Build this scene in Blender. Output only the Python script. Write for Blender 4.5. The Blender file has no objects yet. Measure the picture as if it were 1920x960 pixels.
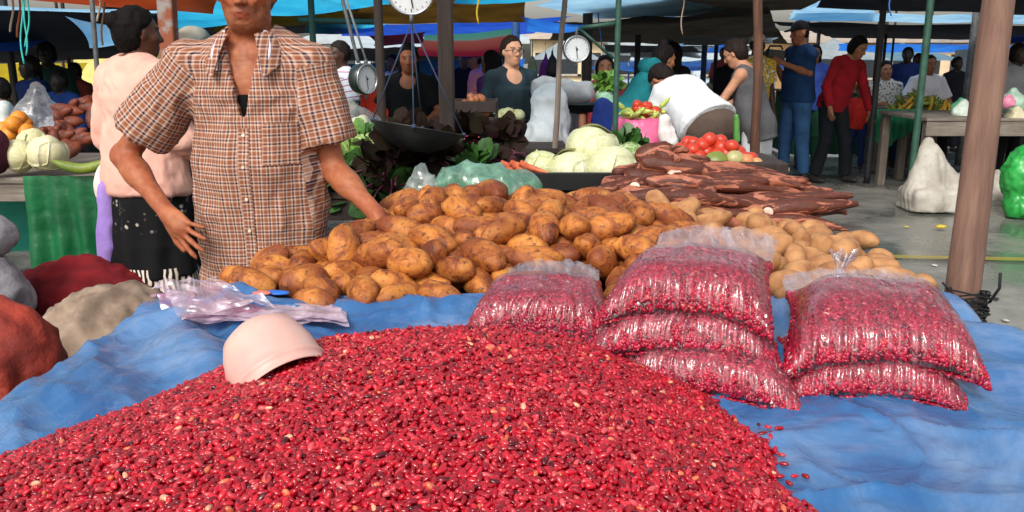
import bpy, bmesh, math, random
import numpy as np
from mathutils import Vector, Matrix
SC = bpy.context.scene
R = math.radians
# ------------------------------------------------------------------ camera
FPX = 1600.0; PITCH = R(13.36); CAMZ = 1.4
cam_d = bpy.data.cameras.new('camera'); cam = bpy.data.objects.new('camera', cam_d)
SC.collection.objects.link(cam); SC.camera = cam
cam_d.sensor_width = 36.0; cam_d.lens = 36.0 * FPX / 1920.0
cam_d.clip_start = 0.05; cam_d.clip_end = 600
cam.location = (0, 0, CAMZ); cam.rotation_euler = (R(90) - PITCH, 0, 0)
# ------------------------------------------------------------------ sky, sun, exposure
SUN_EL, SUN_AZ = R(41), R(202)      # azimuth clockwise from +Y: behind the camera, a little left
w = bpy.data.worlds.new('World'); SC.world = w; w.use_nodes = True
wn = w.node_tree; bg = wn.nodes['Background']
sky = wn.nodes.new('ShaderNodeTexSky'); sky.sky_type = 'NISHITA'; sky.sun_disc = False
sky.sun_elevation = SUN_EL; sky.sun_rotation = SUN_AZ; sky.air_density = 1.6; sky.dust_density = 4.0; sky.ozone_density = 1.0
hs = wn.nodes.new('ShaderNodeHueSaturation'); hs.inputs['Saturation'].default_value = 0.35
wn.links.new(sky.outputs[0], hs.inputs['Color']); wn.links.new(hs.outputs[0], bg.inputs[0])
bg.inputs[1].default_value = 0.15
sd = bpy.data.lights.new('sun', 'SUN'); sun = bpy.data.objects.new('sun', sd); SC.collection.objects.link(sun)
sd.energy = 1.5; sd.angle = R(12); sd.color = (1.0, 0.95, 0.88)
sdir = Vector((math.sin(SUN_AZ) * math.cos(SUN_EL), math.cos(SUN_AZ) * math.cos(SUN_EL), math.sin(SUN_EL)))
sun.rotation_euler = sdir.to_track_quat('Z', 'Y').to_euler()
SC.view_settings.view_transform = 'Standard'; SC.view_settings.look = 'None'
SC.view_settings.exposure = 0.36; SC.view_settings.gamma = 1.0; SC.view_settings.use_curve_mapping = False
SC.render.engine = 'CYCLES'
try:
    SC.cycles.max_bounces = 8; SC.cycles.transparent_max_bounces = 16; SC.cycles.caustics_reflective = False; SC.cycles.caustics_refractive = False
    SC.cycles.sample_clamp_indirect = 4.0
except Exception: pass
# ------------------------------------------------------------------ pixel -> world helpers (photo pixels 1920x960)
cp, sp_ = math.cos(PITCH), math.sin(PITCH)
def ray(px, py):
    a = (px - 960) / FPX; b = (480 - py) / FPX
    return np.array([a, cp + b * sp_, -sp_ + b * cp])
def P(px, py, Y):
    d = ray(px, py); t = Y / d[1]
    return np.array([d[0] * t, Y, CAMZ + d[2] * t])
def G(px, py, z=0.0):
    d = ray(px, py); t = (z - CAMZ) / d[2]
    return np.array([d[0] * t, d[1] * t, z])
def C(h):
    h = h.lstrip('#'); o = []
    for i in (0, 2, 4):
        c = int(h[i:i + 2], 16) / 255
        o.append(c / 12.92 if c <= 0.04045 else ((c + 0.055) / 1.055) ** 2.4)
    return tuple(o)
# ------------------------------------------------------------------ numpy noise
def _hash(ix, iy, iz, seed):
    h = (ix.astype(np.int64) * 374761393 + iy.astype(np.int64) * 668265263 + iz.astype(np.int64) * 2147483647 + seed * 974634777) & 0xFFFFFFFF
    h = ((h ^ (h >> 13)) * 1274126177) & 0xFFFFFFFF
    h = ((h ^ (h >> 16)) * 2246822519) & 0xFFFFFFFF
    return ((h ^ (h >> 15)) & 0xFFFFFF) / float(0xFFFFFF) * 2 - 1
def vnoise(p, seed=0):
    p = np.asarray(p, float); i = np.floor(p); f = p - i; f = f * f * f * (f * (f * 6 - 15) + 10); i = i.astype(np.int64)
    r = 0
    for dx in (0, 1):
        for dy in (0, 1):
            for dz in (0, 1):
                wgt = (f[..., 0] if dx else 1 - f[..., 0]) * (f[..., 1] if dy else 1 - f[..., 1]) * (f[..., 2] if dz else 1 - f[..., 2])
                r = r + wgt * _hash(i[..., 0] + dx, i[..., 1] + dy, i[..., 2] + dz, seed)
    return r
def fbm(p, oct=3, seed=0):
    p = np.asarray(p, float); a = 1; s = 0; t = 0
    for k in range(oct):
        s = s + a * vnoise(p * 2 ** k + 17.3 * k, seed + k); t += a; a *= 0.5
    return s / t
def ridged(p, oct=3, seed=0):
    p = np.asarray(p, float); a = 1; s = 0; t = 0
    for k in range(oct):
        s = s + a * (1 - 2 * np.abs(vnoise(p * 2 ** k + 9.1 * k, seed + k))); t += a; a *= 0.5
    return s / t
def v3(x, y, z=0.0):
    x, y, z = np.broadcast_arrays(x, y, z); return np.stack([x, y, z], -1)
def nrm(v):
    v = np.asarray(v, float); return v / (np.linalg.norm(v) + 1e-12)
# ------------------------------------------------------------------ object plumbing
def tag(o, label=None, cat=None, group=None, kind=None):
    if label: o['label'] = label
    if cat: o['category'] = cat
    if group: o['group'] = group
    if kind: o['kind'] = kind
    return o
def empty(name, loc, label, cat, group=None, rz=0.0):
    o = bpy.data.objects.new(name, None); SC.collection.objects.link(o); o.location = tuple(float(a) for a in loc); o.rotation_euler = (0, 0, rz)
    o.empty_display_size = 0.05
    return tag(o, label, cat, group)
def mkobj(name, V, F, mats, parent=None, smooth=True, mi=None, colors=None, uvs=None, local=False):
    """V world coords (or local ones); a child is stored relative to its thing's location."""
    V = np.asarray(V, float).copy()
    me = bpy.data.meshes.new(name)
    loc = np.zeros(3)
    if not local:
        if parent is None:
            loc = np.array([(V[:, 0].min() + V[:, 0].max()) / 2, (V[:, 1].min() + V[:, 1].max()) / 2, V[:, 2].min()])
        else:
            q = parent; off = np.zeros(3)
            while q is not None: off = off + np.array(q.location); q = q.parent
            loc = off
        V -= loc
    if isinstance(F, np.ndarray):
        n = F.shape[1]
        me.vertices.add(len(V)); me.vertices.foreach_set('co', V.astype(np.float32).ravel())
        me.loops.add(F.size); me.loops.foreach_set('vertex_index', F.astype(np.int32).ravel())
        me.polygons.add(len(F)); me.polygons.foreach_set('loop_start', np.arange(0, F.size, n, dtype=np.int32))
        me.polygons.foreach_set('loop_total', np.full(len(F), n, dtype=np.int32))
        me.update(calc_edges=True); me.validate()
    else:
        me.from_pydata(V.tolist(), [], [tuple(int(i) for i in f) for f in F]); me.update()
    if not isinstance(mats, (list, tuple)): mats = [mats]
    for m in mats: me.materials.append(m)
    if mi is not None: me.polygons.foreach_set('material_index', np.asarray(mi, np.int32))
    me.polygons.foreach_set('use_smooth', np.full(len(me.polygons), bool(smooth)))
    if colors is not None:
        at = me.color_attributes.new('Col', 'FLOAT_COLOR', 'POINT')
        c = np.ones((len(V), 4), np.float32); c[:, :3] = colors; at.data.foreach_set('color', c.ravel())
    if uvs is not None:
        uvl = me.uv_layers.new(name='UVMap'); uvl.data.foreach_set('uv', np.asarray(uvs, np.float32).ravel())
    o = bpy.data.objects.new(name, me); SC.collection.objects.link(o)
    if parent is None: o.location = tuple(loc)
    else: o.parent = parent
    return o
_boxcache = {}
def _unitbox(bev_rel, seg=2):
    k = (tuple(round(b, 3) for b in bev_rel), seg)
    return None
class MB:
    def __init__(s): s.v = []; s.f = []; s.m = []; s.n = 0
    def add(s, V, F, mi=0):
        V = np.asarray(V, float)
        s.v.append(V); s.f += [tuple(int(i) + s.n for i in f) for f in F]; s.m += [mi] * len(F); s.n += len(V); return s
    def box(s, c, size, M=None, bev=0.0, mi=0):
        bm = bmesh.new(); bmesh.ops.create_cube(bm, size=1.0)
        for v in bm.verts: v.co = Vector((v.co.x * size[0], v.co.y * size[1], v.co.z * size[2]))
        if bev > 0: bmesh.ops.bevel(bm, geom=bm.edges[:], offset=bev, segments=1, profile=0.5, affect='EDGES')
        V = np.array([v.co[:] for v in bm.verts]); F = [[v.index for v in f.verts] for f in bm.faces]; bm.free()
        if M is not None: V = V @ np.asarray(M).T
        return s.add(V + np.asarray(c, float), F, mi)
    def beam(s, a, b, wx, wy, bev=0.003, mi=0, up=(0, 0, 1)):
        a = np.asarray(a, float); b = np.asarray(b, float); d = nrm(b - a); up = np.asarray(up, float)
        if abs(d @ up) > 0.95: up = np.array([0, 1.0, 0])
        x = nrm(np.cross(up, d)); y = np.cross(d, x); M = np.stack([x, y, d], 1)
        return s.box((a + b) / 2, (wx, wy, np.linalg.norm(b - a)), M, bev, mi)
    def tube(s, pts, rads, seg=8, caps=True, mi=0, flat=1.0):
        pts = np.asarray(pts, float); n = len(pts); rads = np.broadcast_to(rads, (n,))
        t = np.gradient(pts, axis=0); t /= np.linalg.norm(t, axis=1)[:, None] + 1e-12
        u = np.array([0, 0, 1.0]) if abs(t[0][2]) < 0.9 else np.array([1.0, 0, 0])
        V = []
        for i in range(n):
            x = nrm(np.cross(u, t[i])); y = np.cross(t[i], x); u = y
            a = np.arange(seg) * 2 * math.pi / seg
            V.append(pts[i] + rads[i] * (np.cos(a)[:, None] * x + flat * np.sin(a)[:, None] * y))
        V = np.concatenate(V); F = []
        for i in range(n - 1):
            for j in range(seg):
                F.append((i * seg + j, i * seg + (j + 1) % seg, (i + 1) * seg + (j + 1) % seg, (i + 1) * seg + j))
        if caps: F.append(tuple(range(seg))[::-1]); F.append(tuple((n - 1) * seg + j for j in range(seg)))
        return s.add(V, F, mi)
    def lathe(s, prof, M=None, c=(0, 0, 0), seg=28, mi=0, caps=True):
        prof = [(max(r, 1e-4), z) for r, z in prof]; a = np.arange(seg) * 2 * math.pi / seg
        V = np.concatenate([np.stack([r * np.cos(a), r * np.sin(a), np.full(seg, z)], 1) for r, z in prof]); F = []
        for i in range(len(prof) - 1):
            for j in range(seg):
                F.append((i * seg + j, i * seg + (j + 1) % seg, (i + 1) * seg + (j + 1) % seg, (i + 1) * seg + j))
        if caps:
            F.append(tuple(range(seg))[::-1]); F.append(tuple((len(prof) - 1) * seg + j for j in range(seg)))
        if M is not None: V = V @ np.asarray(M).T
        return s.add(V + np.asarray(c, float), F, mi)
    def grid(s, X, mi=0):
        X = np.asarray(X, float); a, b = X.shape[:2]
        I = np.arange(a * b).reshape(a, b)
        F = np.stack([I[:-1, :-1], I[1:, :-1], I[1:, 1:], I[:-1, 1:]], -1).reshape(-1, 4)
        return s.add(X.reshape(-1, 3), F.tolist(), mi)
    def ell(s, c, r, M=None, seg=16, rings=10, mi=0, noise=0.0, nf=3.0, seed=0):
        th = np.linspace(0, math.pi, rings + 1)[1:-1]; ph = np.arange(seg) * 2 * math.pi / seg
        V = [np.array([[0, 0, 1.0]])] + [np.stack([math.sin(t) * np.cos(ph), math.sin(t) * np.sin(ph), np.full(seg, math.cos(t))], 1) for t in th] + [np.array([[0, 0, -1.0]])]
        V = np.concatenate(V)
        if noise: V = V * (1 + noise * fbm(V * nf + seed * 3.7, 2, seed))[:, None]
        V = V * np.asarray(r, float)
        if M is not None: V = V @ np.asarray(M).T
        F = [(0, 1 + j, 1 + (j + 1) % seg) for j in range(seg)]
        for i in range(rings - 2):
            for j in range(seg):
                a = 1 + i * seg + j; b = 1 + i * seg + (j + 1) % seg
                F.append((a, a + seg, b + seg, b))
        L = len(V) - 1; base = 1 + (rings - 2) * seg
        F += [(L, base + (j + 1) % seg, base + j) for j in range(seg)]
        return s.add(V + np.asarray(c, float), F, mi)
    def build(s, name, mats, parent=None, smooth=True, **k):
        return mkobj(name, np.concatenate(s.v), s.f, mats, parent, smooth, mi=s.m, **k)
def autosmooth(o, ang=35):
    me = o.data; me.set_sharp_from_angle(angle=R(ang)) if hasattr(me, 'set_sharp_from_angle') else None
    return o
def rotm(rx=0, ry=0, rz=0):
    return np.array(Matrix.Rotation(rz, 3, 'Z') @ Matrix.Rotation(ry, 3, 'Y') @ Matrix.Rotation(rx, 3, 'X'))
def frame(d, up=(0, 0, 1)):
    """matrix whose columns are x, y, z with z along d"""
    d = nrm(d); up = np.asarray(up, float)
    if abs(d @ nrm(up)) > 0.97: up = np.array([0, 1.0, 0.01])
    x = nrm(np.cross(up, d)); y = np.cross(d, x); return np.stack([x, y, d], 1)
# ------------------------------------------------------------------ materials
def newmat(name):
    m = bpy.data.materials.new(name); m.use_nodes = True
    return m, m.node_tree, m.node_tree.nodes['Principled BSDF']
def N(nt, t, **kw):
    n = nt.nodes.new('ShaderNode' + t)
    for k, v in kw.items():
        if k in n.inputs: n.inputs[k].default_value = v
        else: setattr(n, k, v)
    return n
def ramp(nt, src, stops):
    r = nt.nodes.new('ShaderNodeValToRGB'); nt.links.new(src, r.inputs[0])
    e = r.color_ramp.elements
    while len(e) < len(stops): e.new(0.5)
    for i, (p, c) in enumerate(stops):
        e[i].position = p; e[i].color = (*c, 1) if len(c) == 3 else c
    return r.outputs[0]
def mixc(nt, fac, a, b, mode='MIX'):
    n = nt.nodes.new('ShaderNodeMix'); n.data_type = 'RGBA'; n.blend_type = mode
    for i, v in ((0, fac), (6, a), (7, b)):
        if hasattr(v, 'default_value') and not isinstance(v, (int, float, tuple)): nt.links.new(v, n.inputs[i])
        else: n.inputs[i].default_value = v if not isinstance(v, tuple) else (*v[:3], 1)
    return n.outputs[2]
def bump(nt, bs, h, strength=0.3, dist=0.01):
    b = nt.nodes.new('ShaderNodeBump'); b.inputs['Strength'].default_value = strength; b.inputs['Distance'].default_value = dist
    nt.links.new(h, b.inputs['Height']); nt.links.new(b.outputs[0], bs.inputs['Normal']); return b
_mc = {}
def mat(name, col, col2=None, rough=0.7, scale=8.0, bmp=0.0, bscale=None, metal=0.0, spec=0.5, stretch=None, dist=0.005, lo=0.35, hi=0.65, detail=4, sheen=0):
    """noise-mottled principled surface in object space"""
    if name in _mc: return _mc[name]
    m, nt, bs = newmat(name); col = C(col) if isinstance(col, str) else col
    col2 = (C(col2) if isinstance(col2, str) else col2) or tuple(c * 0.72 for c in col)
    tc = N(nt, 'TexCoord'); mp = N(nt, 'Mapping'); nt.links.new(tc.outputs['Object'], mp.inputs[0])
    if stretch: mp.inputs['Scale'].default_value = stretch
    no = N(nt, 'TexNoise', Scale=scale, Detail=detail, Roughness=0.6); nt.links.new(mp.outputs[0], no.inputs['Vector'])
    nt.links.new(ramp(nt, no.outputs[0], [(lo, col2), (hi, col)]), bs.inputs['Base Color'])
    bs.inputs['Roughness'].default_value = rough; bs.inputs['Metallic'].default_value = metal; bs.inputs['Specular IOR Level'].default_value = spec
    if bmp:
        n2 = N(nt, 'TexNoise', Scale=bscale or scale * 3, Detail=5.0, Roughness=0.65); nt.links.new(mp.outputs[0], n2.inputs['Vector'])
        bump(nt, bs, n2.outputs[0], bmp, dist)
    _mc[name] = m; return m
def tarpmat(name, col, col2=None, trans=0.45, rough=0.45, scale=3.0, weave=True):
    """woven plastic sheet: part of the daylight comes through it"""
    if name in _mc: return _mc[name]
    m, nt, bs = newmat(name); col = C(col); col2 = C(col2) if col2 else tuple(c * 0.7 for c in col)
    tc = N(nt, 'TexCoord'); no = N(nt, 'TexNoise', Scale=scale, Detail=5.0, Roughness=0.6); nt.links.new(tc.outputs['Object'], no.inputs['Vector'])
    c = ramp(nt, no.outputs[0], [(0.35, col2), (0.65, col)])
    nt.links.new(c, bs.inputs['Base Color']); bs.inputs['Roughness'].default_value = rough
    n2 = N(nt, 'TexNoise', Scale=14.0, Detail=6.0); nt.links.new(tc.outputs['Object'], n2.inputs['Vector']); bump(nt, bs, n2.outputs[0], 0.35, 0.02)
    tr = N(nt, 'BsdfTranslucent'); nt.links.new(c, tr.inputs[0]); mx = N(nt, 'MixShader'); mx.inputs[0].default_value = trans
    nt.links.new(bs.outputs[0], mx.inputs[1]); nt.links.new(tr.outputs[0], mx.inputs[2])
    nt.links.new(mx.outputs[0], nt.nodes['Material Output'].inputs[0]); _mc[name] = m; return m
def wood(name, c1, c2, scale=1.0, rough=0.85, axis='Z', bmp=0.6):
    if name in _mc: return _mc[name]
    m, nt, bs = newmat(name); tc = N(nt, 'TexCoord'); mp = N(nt, 'Mapping'); nt.links.new(tc.outputs['Object'], mp.inputs[0])
    s = {'Z': (28, 28, 1.6), 'X': (1.6, 28, 28), 'Y': (28, 1.6, 28)}[axis]; mp.inputs['Scale'].default_value = tuple(a * scale for a in s)
    no = N(nt, 'TexNoise', Scale=1.6, Detail=8.0, Roughness=0.7); nt.links.new(mp.outputs[0], no.inputs['Vector'])
    n3 = N(nt, 'TexNoise', Scale=5.0, Detail=3.0); nt.links.new(tc.outputs['Object'], n3.inputs['Vector'])
    c = ramp(nt, no.outputs[0], [(0.3, C(c2)), (0.62, C(c1))])
    c = mixc(nt, ramp(nt, n3.outputs[0], [(0.4, (0, 0, 0)), (0.75, (0.6, 0.6, 0.6))]), c, C(c2))
    nt.links.new(c, bs.inputs['Base Color']); bs.inputs['Roughness'].default_value = rough
    bump(nt, bs, no.outputs[0], bmp, 0.004); _mc[name] = m; return m
def film(name, tint=(1, 1, 1), haze=0.12, hazecol=(0.8, 0.8, 0.8), rough=0.12, streak=(10, 40, 10), strength=0.8, base=0.08):
    """thin clear polythene: transparent, a mirror sheen broken by fine creases, slight milkiness"""
    if name in _mc: return _mc[name]
    m, nt, bs = newmat(name); nt.nodes.remove(bs)
    tc = N(nt, 'TexCoord'); mp = N(nt, 'Mapping'); mp.inputs['Scale'].default_value = streak; nt.links.new(tc.outputs['Object'], mp.inputs[0])
    no = N(nt, 'TexNoise', Scale=1.0, Detail=3.0, Roughness=0.55, Distortion=0.6); nt.links.new(mp.outputs[0], no.inputs['Vector'])
    b = N(nt, 'Bump'); b.inputs['Strength'].default_value = strength; b.inputs['Distance'].default_value = 0.006; nt.links.new(no.outputs[0], b.inputs['Height'])
    tr = N(nt, 'BsdfTransparent'); tr.inputs[0].default_value = (*tint, 1)
    df = N(nt, 'BsdfTranslucent'); df.inputs[0].default_value = (*hazecol, 1)
    dd = N(nt, 'BsdfDiffuse'); dd.inputs[0].default_value = (*hazecol, 1); nt.links.new(b.outputs[0], dd.inputs['Normal'])
    md = N(nt, 'MixShader'); md.inputs[0].default_value = 0.5; nt.links.new(df.outputs[0], md.inputs[1]); nt.links.new(dd.outputs[0], md.inputs[2])
    m1 = N(nt, 'MixShader')
    rr = ramp(nt, no.outputs[0], [(0.45, (haze * 0.5,) * 3), (0.68, (min(1, haze * 2.2),) * 3)]); nt.links.new(rr, m1.inputs[0])
    nt.links.new(tr.outputs[0], m1.inputs[1]); nt.links.new(md.outputs[0], m1.inputs[2])
    gl = N(nt, 'BsdfGlossy'); gl.inputs['Roughness'].default_value = rough; nt.links.new(b.outputs[0], gl.inputs['Normal'])
    fr = N(nt, 'Fresnel', IOR=1.5); nt.links.new(b.outputs[0], fr.inputs['Normal'])
    ad = N(nt, 'Math', operation='MULTIPLY_ADD'); nt.links.new(fr.outputs[0], ad.inputs[0]); ad.inputs[1].default_value = 1.0; ad.inputs[2].default_value = base; mn = N(nt, 'Math', operation='MINIMUM'); nt.links.new(ad.outputs[0], mn.inputs[0]); mn.inputs[1].default_value = 0.38; ad = mn
    m2 = N(nt, 'MixShader'); nt.links.new(ad.outputs[0], m2.inputs[0]); nt.links.new(m1.outputs[0], m2.inputs[1]); nt.links.new(gl.outputs[0], m2.inputs[2])
    nt.links.new(m2.outputs[0], nt.nodes['Material Output'].inputs[0]); _mc[name] = m; return m
def vcolmat(name, rough=0.5, spec=0.5, sss=0.0, bmp=0.0, bscale=60, coat=0.0, mott=0.12):
    if name in _mc: return _mc[name]
    m, nt, bs = newmat(name); a = N(nt, 'Attribute', attribute_name='Col')
    tc = N(nt, 'TexCoord'); no = N(nt, 'TexNoise', Scale=22.0, Detail=5.0); nt.links.new(tc.outputs['Object'], no.inputs['Vector'])
    c = mixc(nt, 1.0, a.outputs['Color'], ramp(nt, no.outputs[0], [(0.3, (1 - mott * 1.6,) * 3), (0.7, (1 + mott,) * 3)]), 'MULTIPLY')
    nt.links.new(c, bs.inputs['Base Color']); bs.inputs['Roughness'].default_value = rough; bs.inputs['Specular IOR Level'].default_value = spec
    bs.inputs['Coat Weight'].default_value = coat; bs.inputs['Coat Roughness'].default_value = 0.12
    if bmp:
        n2 = N(nt, 'TexNoise', Scale=bscale, Detail=4.0); nt.links.new(tc.outputs['Object'], n2.inputs['Vector']); bump(nt, bs, n2.outputs[0], bmp, 0.003)
    _mc[name] = m; return m
# ------------------------------------------------------------------ implicit surfaces: smooth union of tapered limbs, meshed by surface nets
def p_cap(a, b, ra, rb, **k): return dict(t='cap', a=np.asarray(a, float), b=np.asarray(b, float), ra=ra, rb=rb, **k)
def p_ell(c, r, M=None, **k): return dict(t='ell', c=np.asarray(c, float), r=np.asarray(r, float), M=np.eye(3) if M is None else np.asarray(M), **k)
def p_cone(a, b, ra, rb, flat=1.0, fdir=(0, 1, 0), **k):      # flat-ended, elliptical section
    return dict(t='cone', a=np.asarray(a, float), b=np.asarray(b, float), ra=ra, rb=rb, flat=flat, fdir=nrm(fdir), **k)
def p_box(c, h, M=None, r=0.0, **k): return dict(t='box', c=np.asarray(c, float), h=np.asarray(h, float), M=np.eye(3) if M is None else np.asarray(M), r=r, **k)
def _bb(p):
    if p['t'] in ('cap', 'cone'):
        r = max(p['ra'], p['rb']) * max(1.0, p.get('flat', 1)) ; return np.minimum(p['a'], p['b']) - r, np.maximum(p['a'], p['b']) + r
    if p['t'] == 'box': r = np.linalg.norm(p['h']) + p['r']
    else: r = np.max(p['r'])
    return p['c'] - r, p['c'] + r
def _sd(p, X):
    if p['t'] == 'cap':
        a, b = p['a'], p['b']; ab = b - a; h = np.clip(((X - a) @ ab) / (ab @ ab + 1e-12), 0, 1)
        return np.linalg.norm(X - a - h[..., None] * ab, axis=-1) - (p['ra'] + (p['rb'] - p['ra']) * h)
    if p['t'] == 'cone':
        a, b = p['a'], p['b']; L = np.linalg.norm(b - a); d = (b - a) / L; q = X - a; t = q @ d; q = q - t[..., None] * d
        f = p['fdir'] - (p['fdir'] @ d) * d; f = nrm(f); c = q @ f; q = q + np.multiply.outer(c * (1 / p['flat'] - 1), f)
        rr = p['ra'] + (p['rb'] - p['ra']) * np.clip(t / L, 0, 1)
        side = (np.linalg.norm(q, axis=-1) - rr) * min(1.0, p['flat'])
        return np.maximum(side, np.maximum(-t, t - L))
    if p['t'] == 'box':
        q = np.abs((X - p['c']) @ p['M']) - p['h'] + p['r']
        return np.linalg.norm(np.maximum(q, 0), axis=-1) + np.minimum(q.max(-1), 0) - p['r']
    q = (X - p['c']) @ p['M']; k0 = np.linalg.norm(q / p['r'], axis=-1); k1 = np.linalg.norm(q / p['r'] ** 2, axis=-1)
    return k0 * (k0 - 1) / (k1 + 1e-9)
def implicit(prims, vox, k=0.02, cuts=(), smooth=1, subs=(), rnd=0.0):
    """cuts: (point, normal) planes, the side the normal points to is removed; subs: prims carved out"""
    lo = np.min([_bb(p)[0] for p in prims], 0) - 3 * vox; hi = np.max([_bb(p)[1] for p in prims], 0) + 3 * vox
    n = np.ceil((hi - lo) / vox).astype(int) + 1
    ax = [lo[i] + np.arange(n[i]) * vox for i in range(3)]
    D = np.full(tuple(n), 1.0, np.float32)
    def region(p, m):
        a, b = _bb(p); i0 = np.clip(np.floor((a - m - lo) / vox).astype(int), 0, n - 1); i1 = np.clip(np.ceil((b + m - lo) / vox).astype(int) + 1, 1, n)
        sl = tuple(slice(i0[i], i1[i]) for i in range(3))
        X = np.stack(np.meshgrid(ax[0][sl[0]], ax[1][sl[1]], ax[2][sl[2]], indexing='ij'), -1); return sl, X
    for p in prims:
        kk = p.get('k', k); sl, X = region(p, kk + 2 * vox)
        d = _sd(p, X)
        for (pt, nm) in p.get('cut', ()): d = np.maximum(d, (X - np.asarray(pt)) @ nrm(nm))
        e = D[sl]; h = np.clip(kk - np.abs(e - d), 0, None) / max(kk, 1e-6)
        D[sl] = np.minimum(e, d) - h * h * kk * 0.25
    for p in subs:
        kk = p.get('k', 0.008); sl, X = region(p, kk + 2 * vox); d = -_sd(p, X)
        e = D[sl]; h = np.clip(kk - np.abs(e - d), 0, None) / max(kk, 1e-6); D[sl] = np.maximum(e, d) + h * h * kk * 0.25
    if cuts:
        X = np.stack(np.meshgrid(*ax, indexing='ij'), -1).astype(np.float32)
        for pt, nm in cuts: D = np.maximum(D, (X - np.asarray(pt, np.float32)) @ nrm(nm).astype(np.float32))
    V, F = snets(D, lo, vox)
    for _ in range(smooth): V = lap(V, F, 0.5)
    return V, F
def snets(D, lo, vox):
    s = D < 0; nx, ny, nz = D.shape
    c = np.zeros((nx - 1, ny - 1, nz - 1), np.int8)
    for dx in (0, 1):
        for dy in (0, 1):
            for dz in (0, 1): c += s[dx:nx - 1 + dx, dy:ny - 1 + dy, dz:nz - 1 + dz]
    act = (c > 0) & (c < 8); I = np.argwhere(act); idx = np.full(act.shape, -1, np.int64); idx[act] = np.arange(len(I))
    corners = [(0, 0, 0), (1, 0, 0), (0, 1, 0), (1, 1, 0), (0, 0, 1), (1, 0, 1), (0, 1, 1), (1, 1, 1)]
    val = [D[I[:, 0] + a, I[:, 1] + b, I[:, 2] + d] for a, b, d in corners]
    acc = np.zeros((len(I), 3)); cnt = np.zeros(len(I))
    for i in range(8):
        for j in range(i + 1, 8):
            if sum(abs(corners[i][q] - corners[j][q]) for q in range(3)) != 1: continue
            a, b = val[i], val[j]; m = (a < 0) != (b < 0); t = np.where(m, a / np.where(m, a - b, 1), 0)
            pt = np.array(corners[i]) + t[:, None] * (np.array(corners[j]) - np.array(corners[i]))
            acc += pt * m[:, None]; cnt += m
    V = (I + acc / cnt[:, None]) * vox + lo
    F = []
    for axx in range(3):
        o1, o2 = [(1, 2), (2, 0), (0, 1)][axx]
        a = [slice(None)] * 3; b = [slice(None)] * 3; a[axx] = slice(0, -1); b[axx] = slice(1, None)
        sa = s[tuple(a)]; sb = s[tuple(b)]; E = np.argwhere(sa != sb)
        E = E[(E[:, o1] > 0) & (E[:, o2] > 0) & (E[:, o1] < D.shape[o1] - 1) & (E[:, o2] < D.shape[o2] - 1)]
        fl = sa[E[:, 0], E[:, 1], E[:, 2]]
        def cell(d1, d2):
            q = E.copy(); q[:, o1] -= d1; q[:, o2] -= d2; return idx[q[:, 0], q[:, 1], q[:, 2]]
        Q = np.stack([cell(1, 1), cell(0, 1), cell(0, 0), cell(1, 0)], 1)
        Q[~fl] = Q[~fl][:, ::-1]; F.append(Q)
    F = np.concatenate(F); F = F[(F >= 0).all(1)]
    return V, F
def lap(V, F, f):
    A = np.zeros_like(V); c = np.zeros(len(V))
    for i in range(4):
        a = F[:, i]; b = F[:, (i + 1) % 4]
        for q in range(3): A[:, q] += np.bincount(a, V[b, q], len(V)) + np.bincount(b, V[a, q], len(V))
        c += np.bincount(a, minlength=len(V)) + np.bincount(b, minlength=len(V))
    return V + f * (A / np.maximum(c, 1)[:, None] - V)
def vnormals(V, F):
    n = np.cross(V[F[:, 2]] - V[F[:, 0]], V[F[:, 3]] - V[F[:, 1]]); A = np.zeros_like(V)
    for i in range(4):
        for q in range(3): A[:, q] += np.bincount(F[:, i], n[:, q], len(V))
    return A / (np.linalg.norm(A, axis=1)[:, None] + 1e-12)
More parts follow.
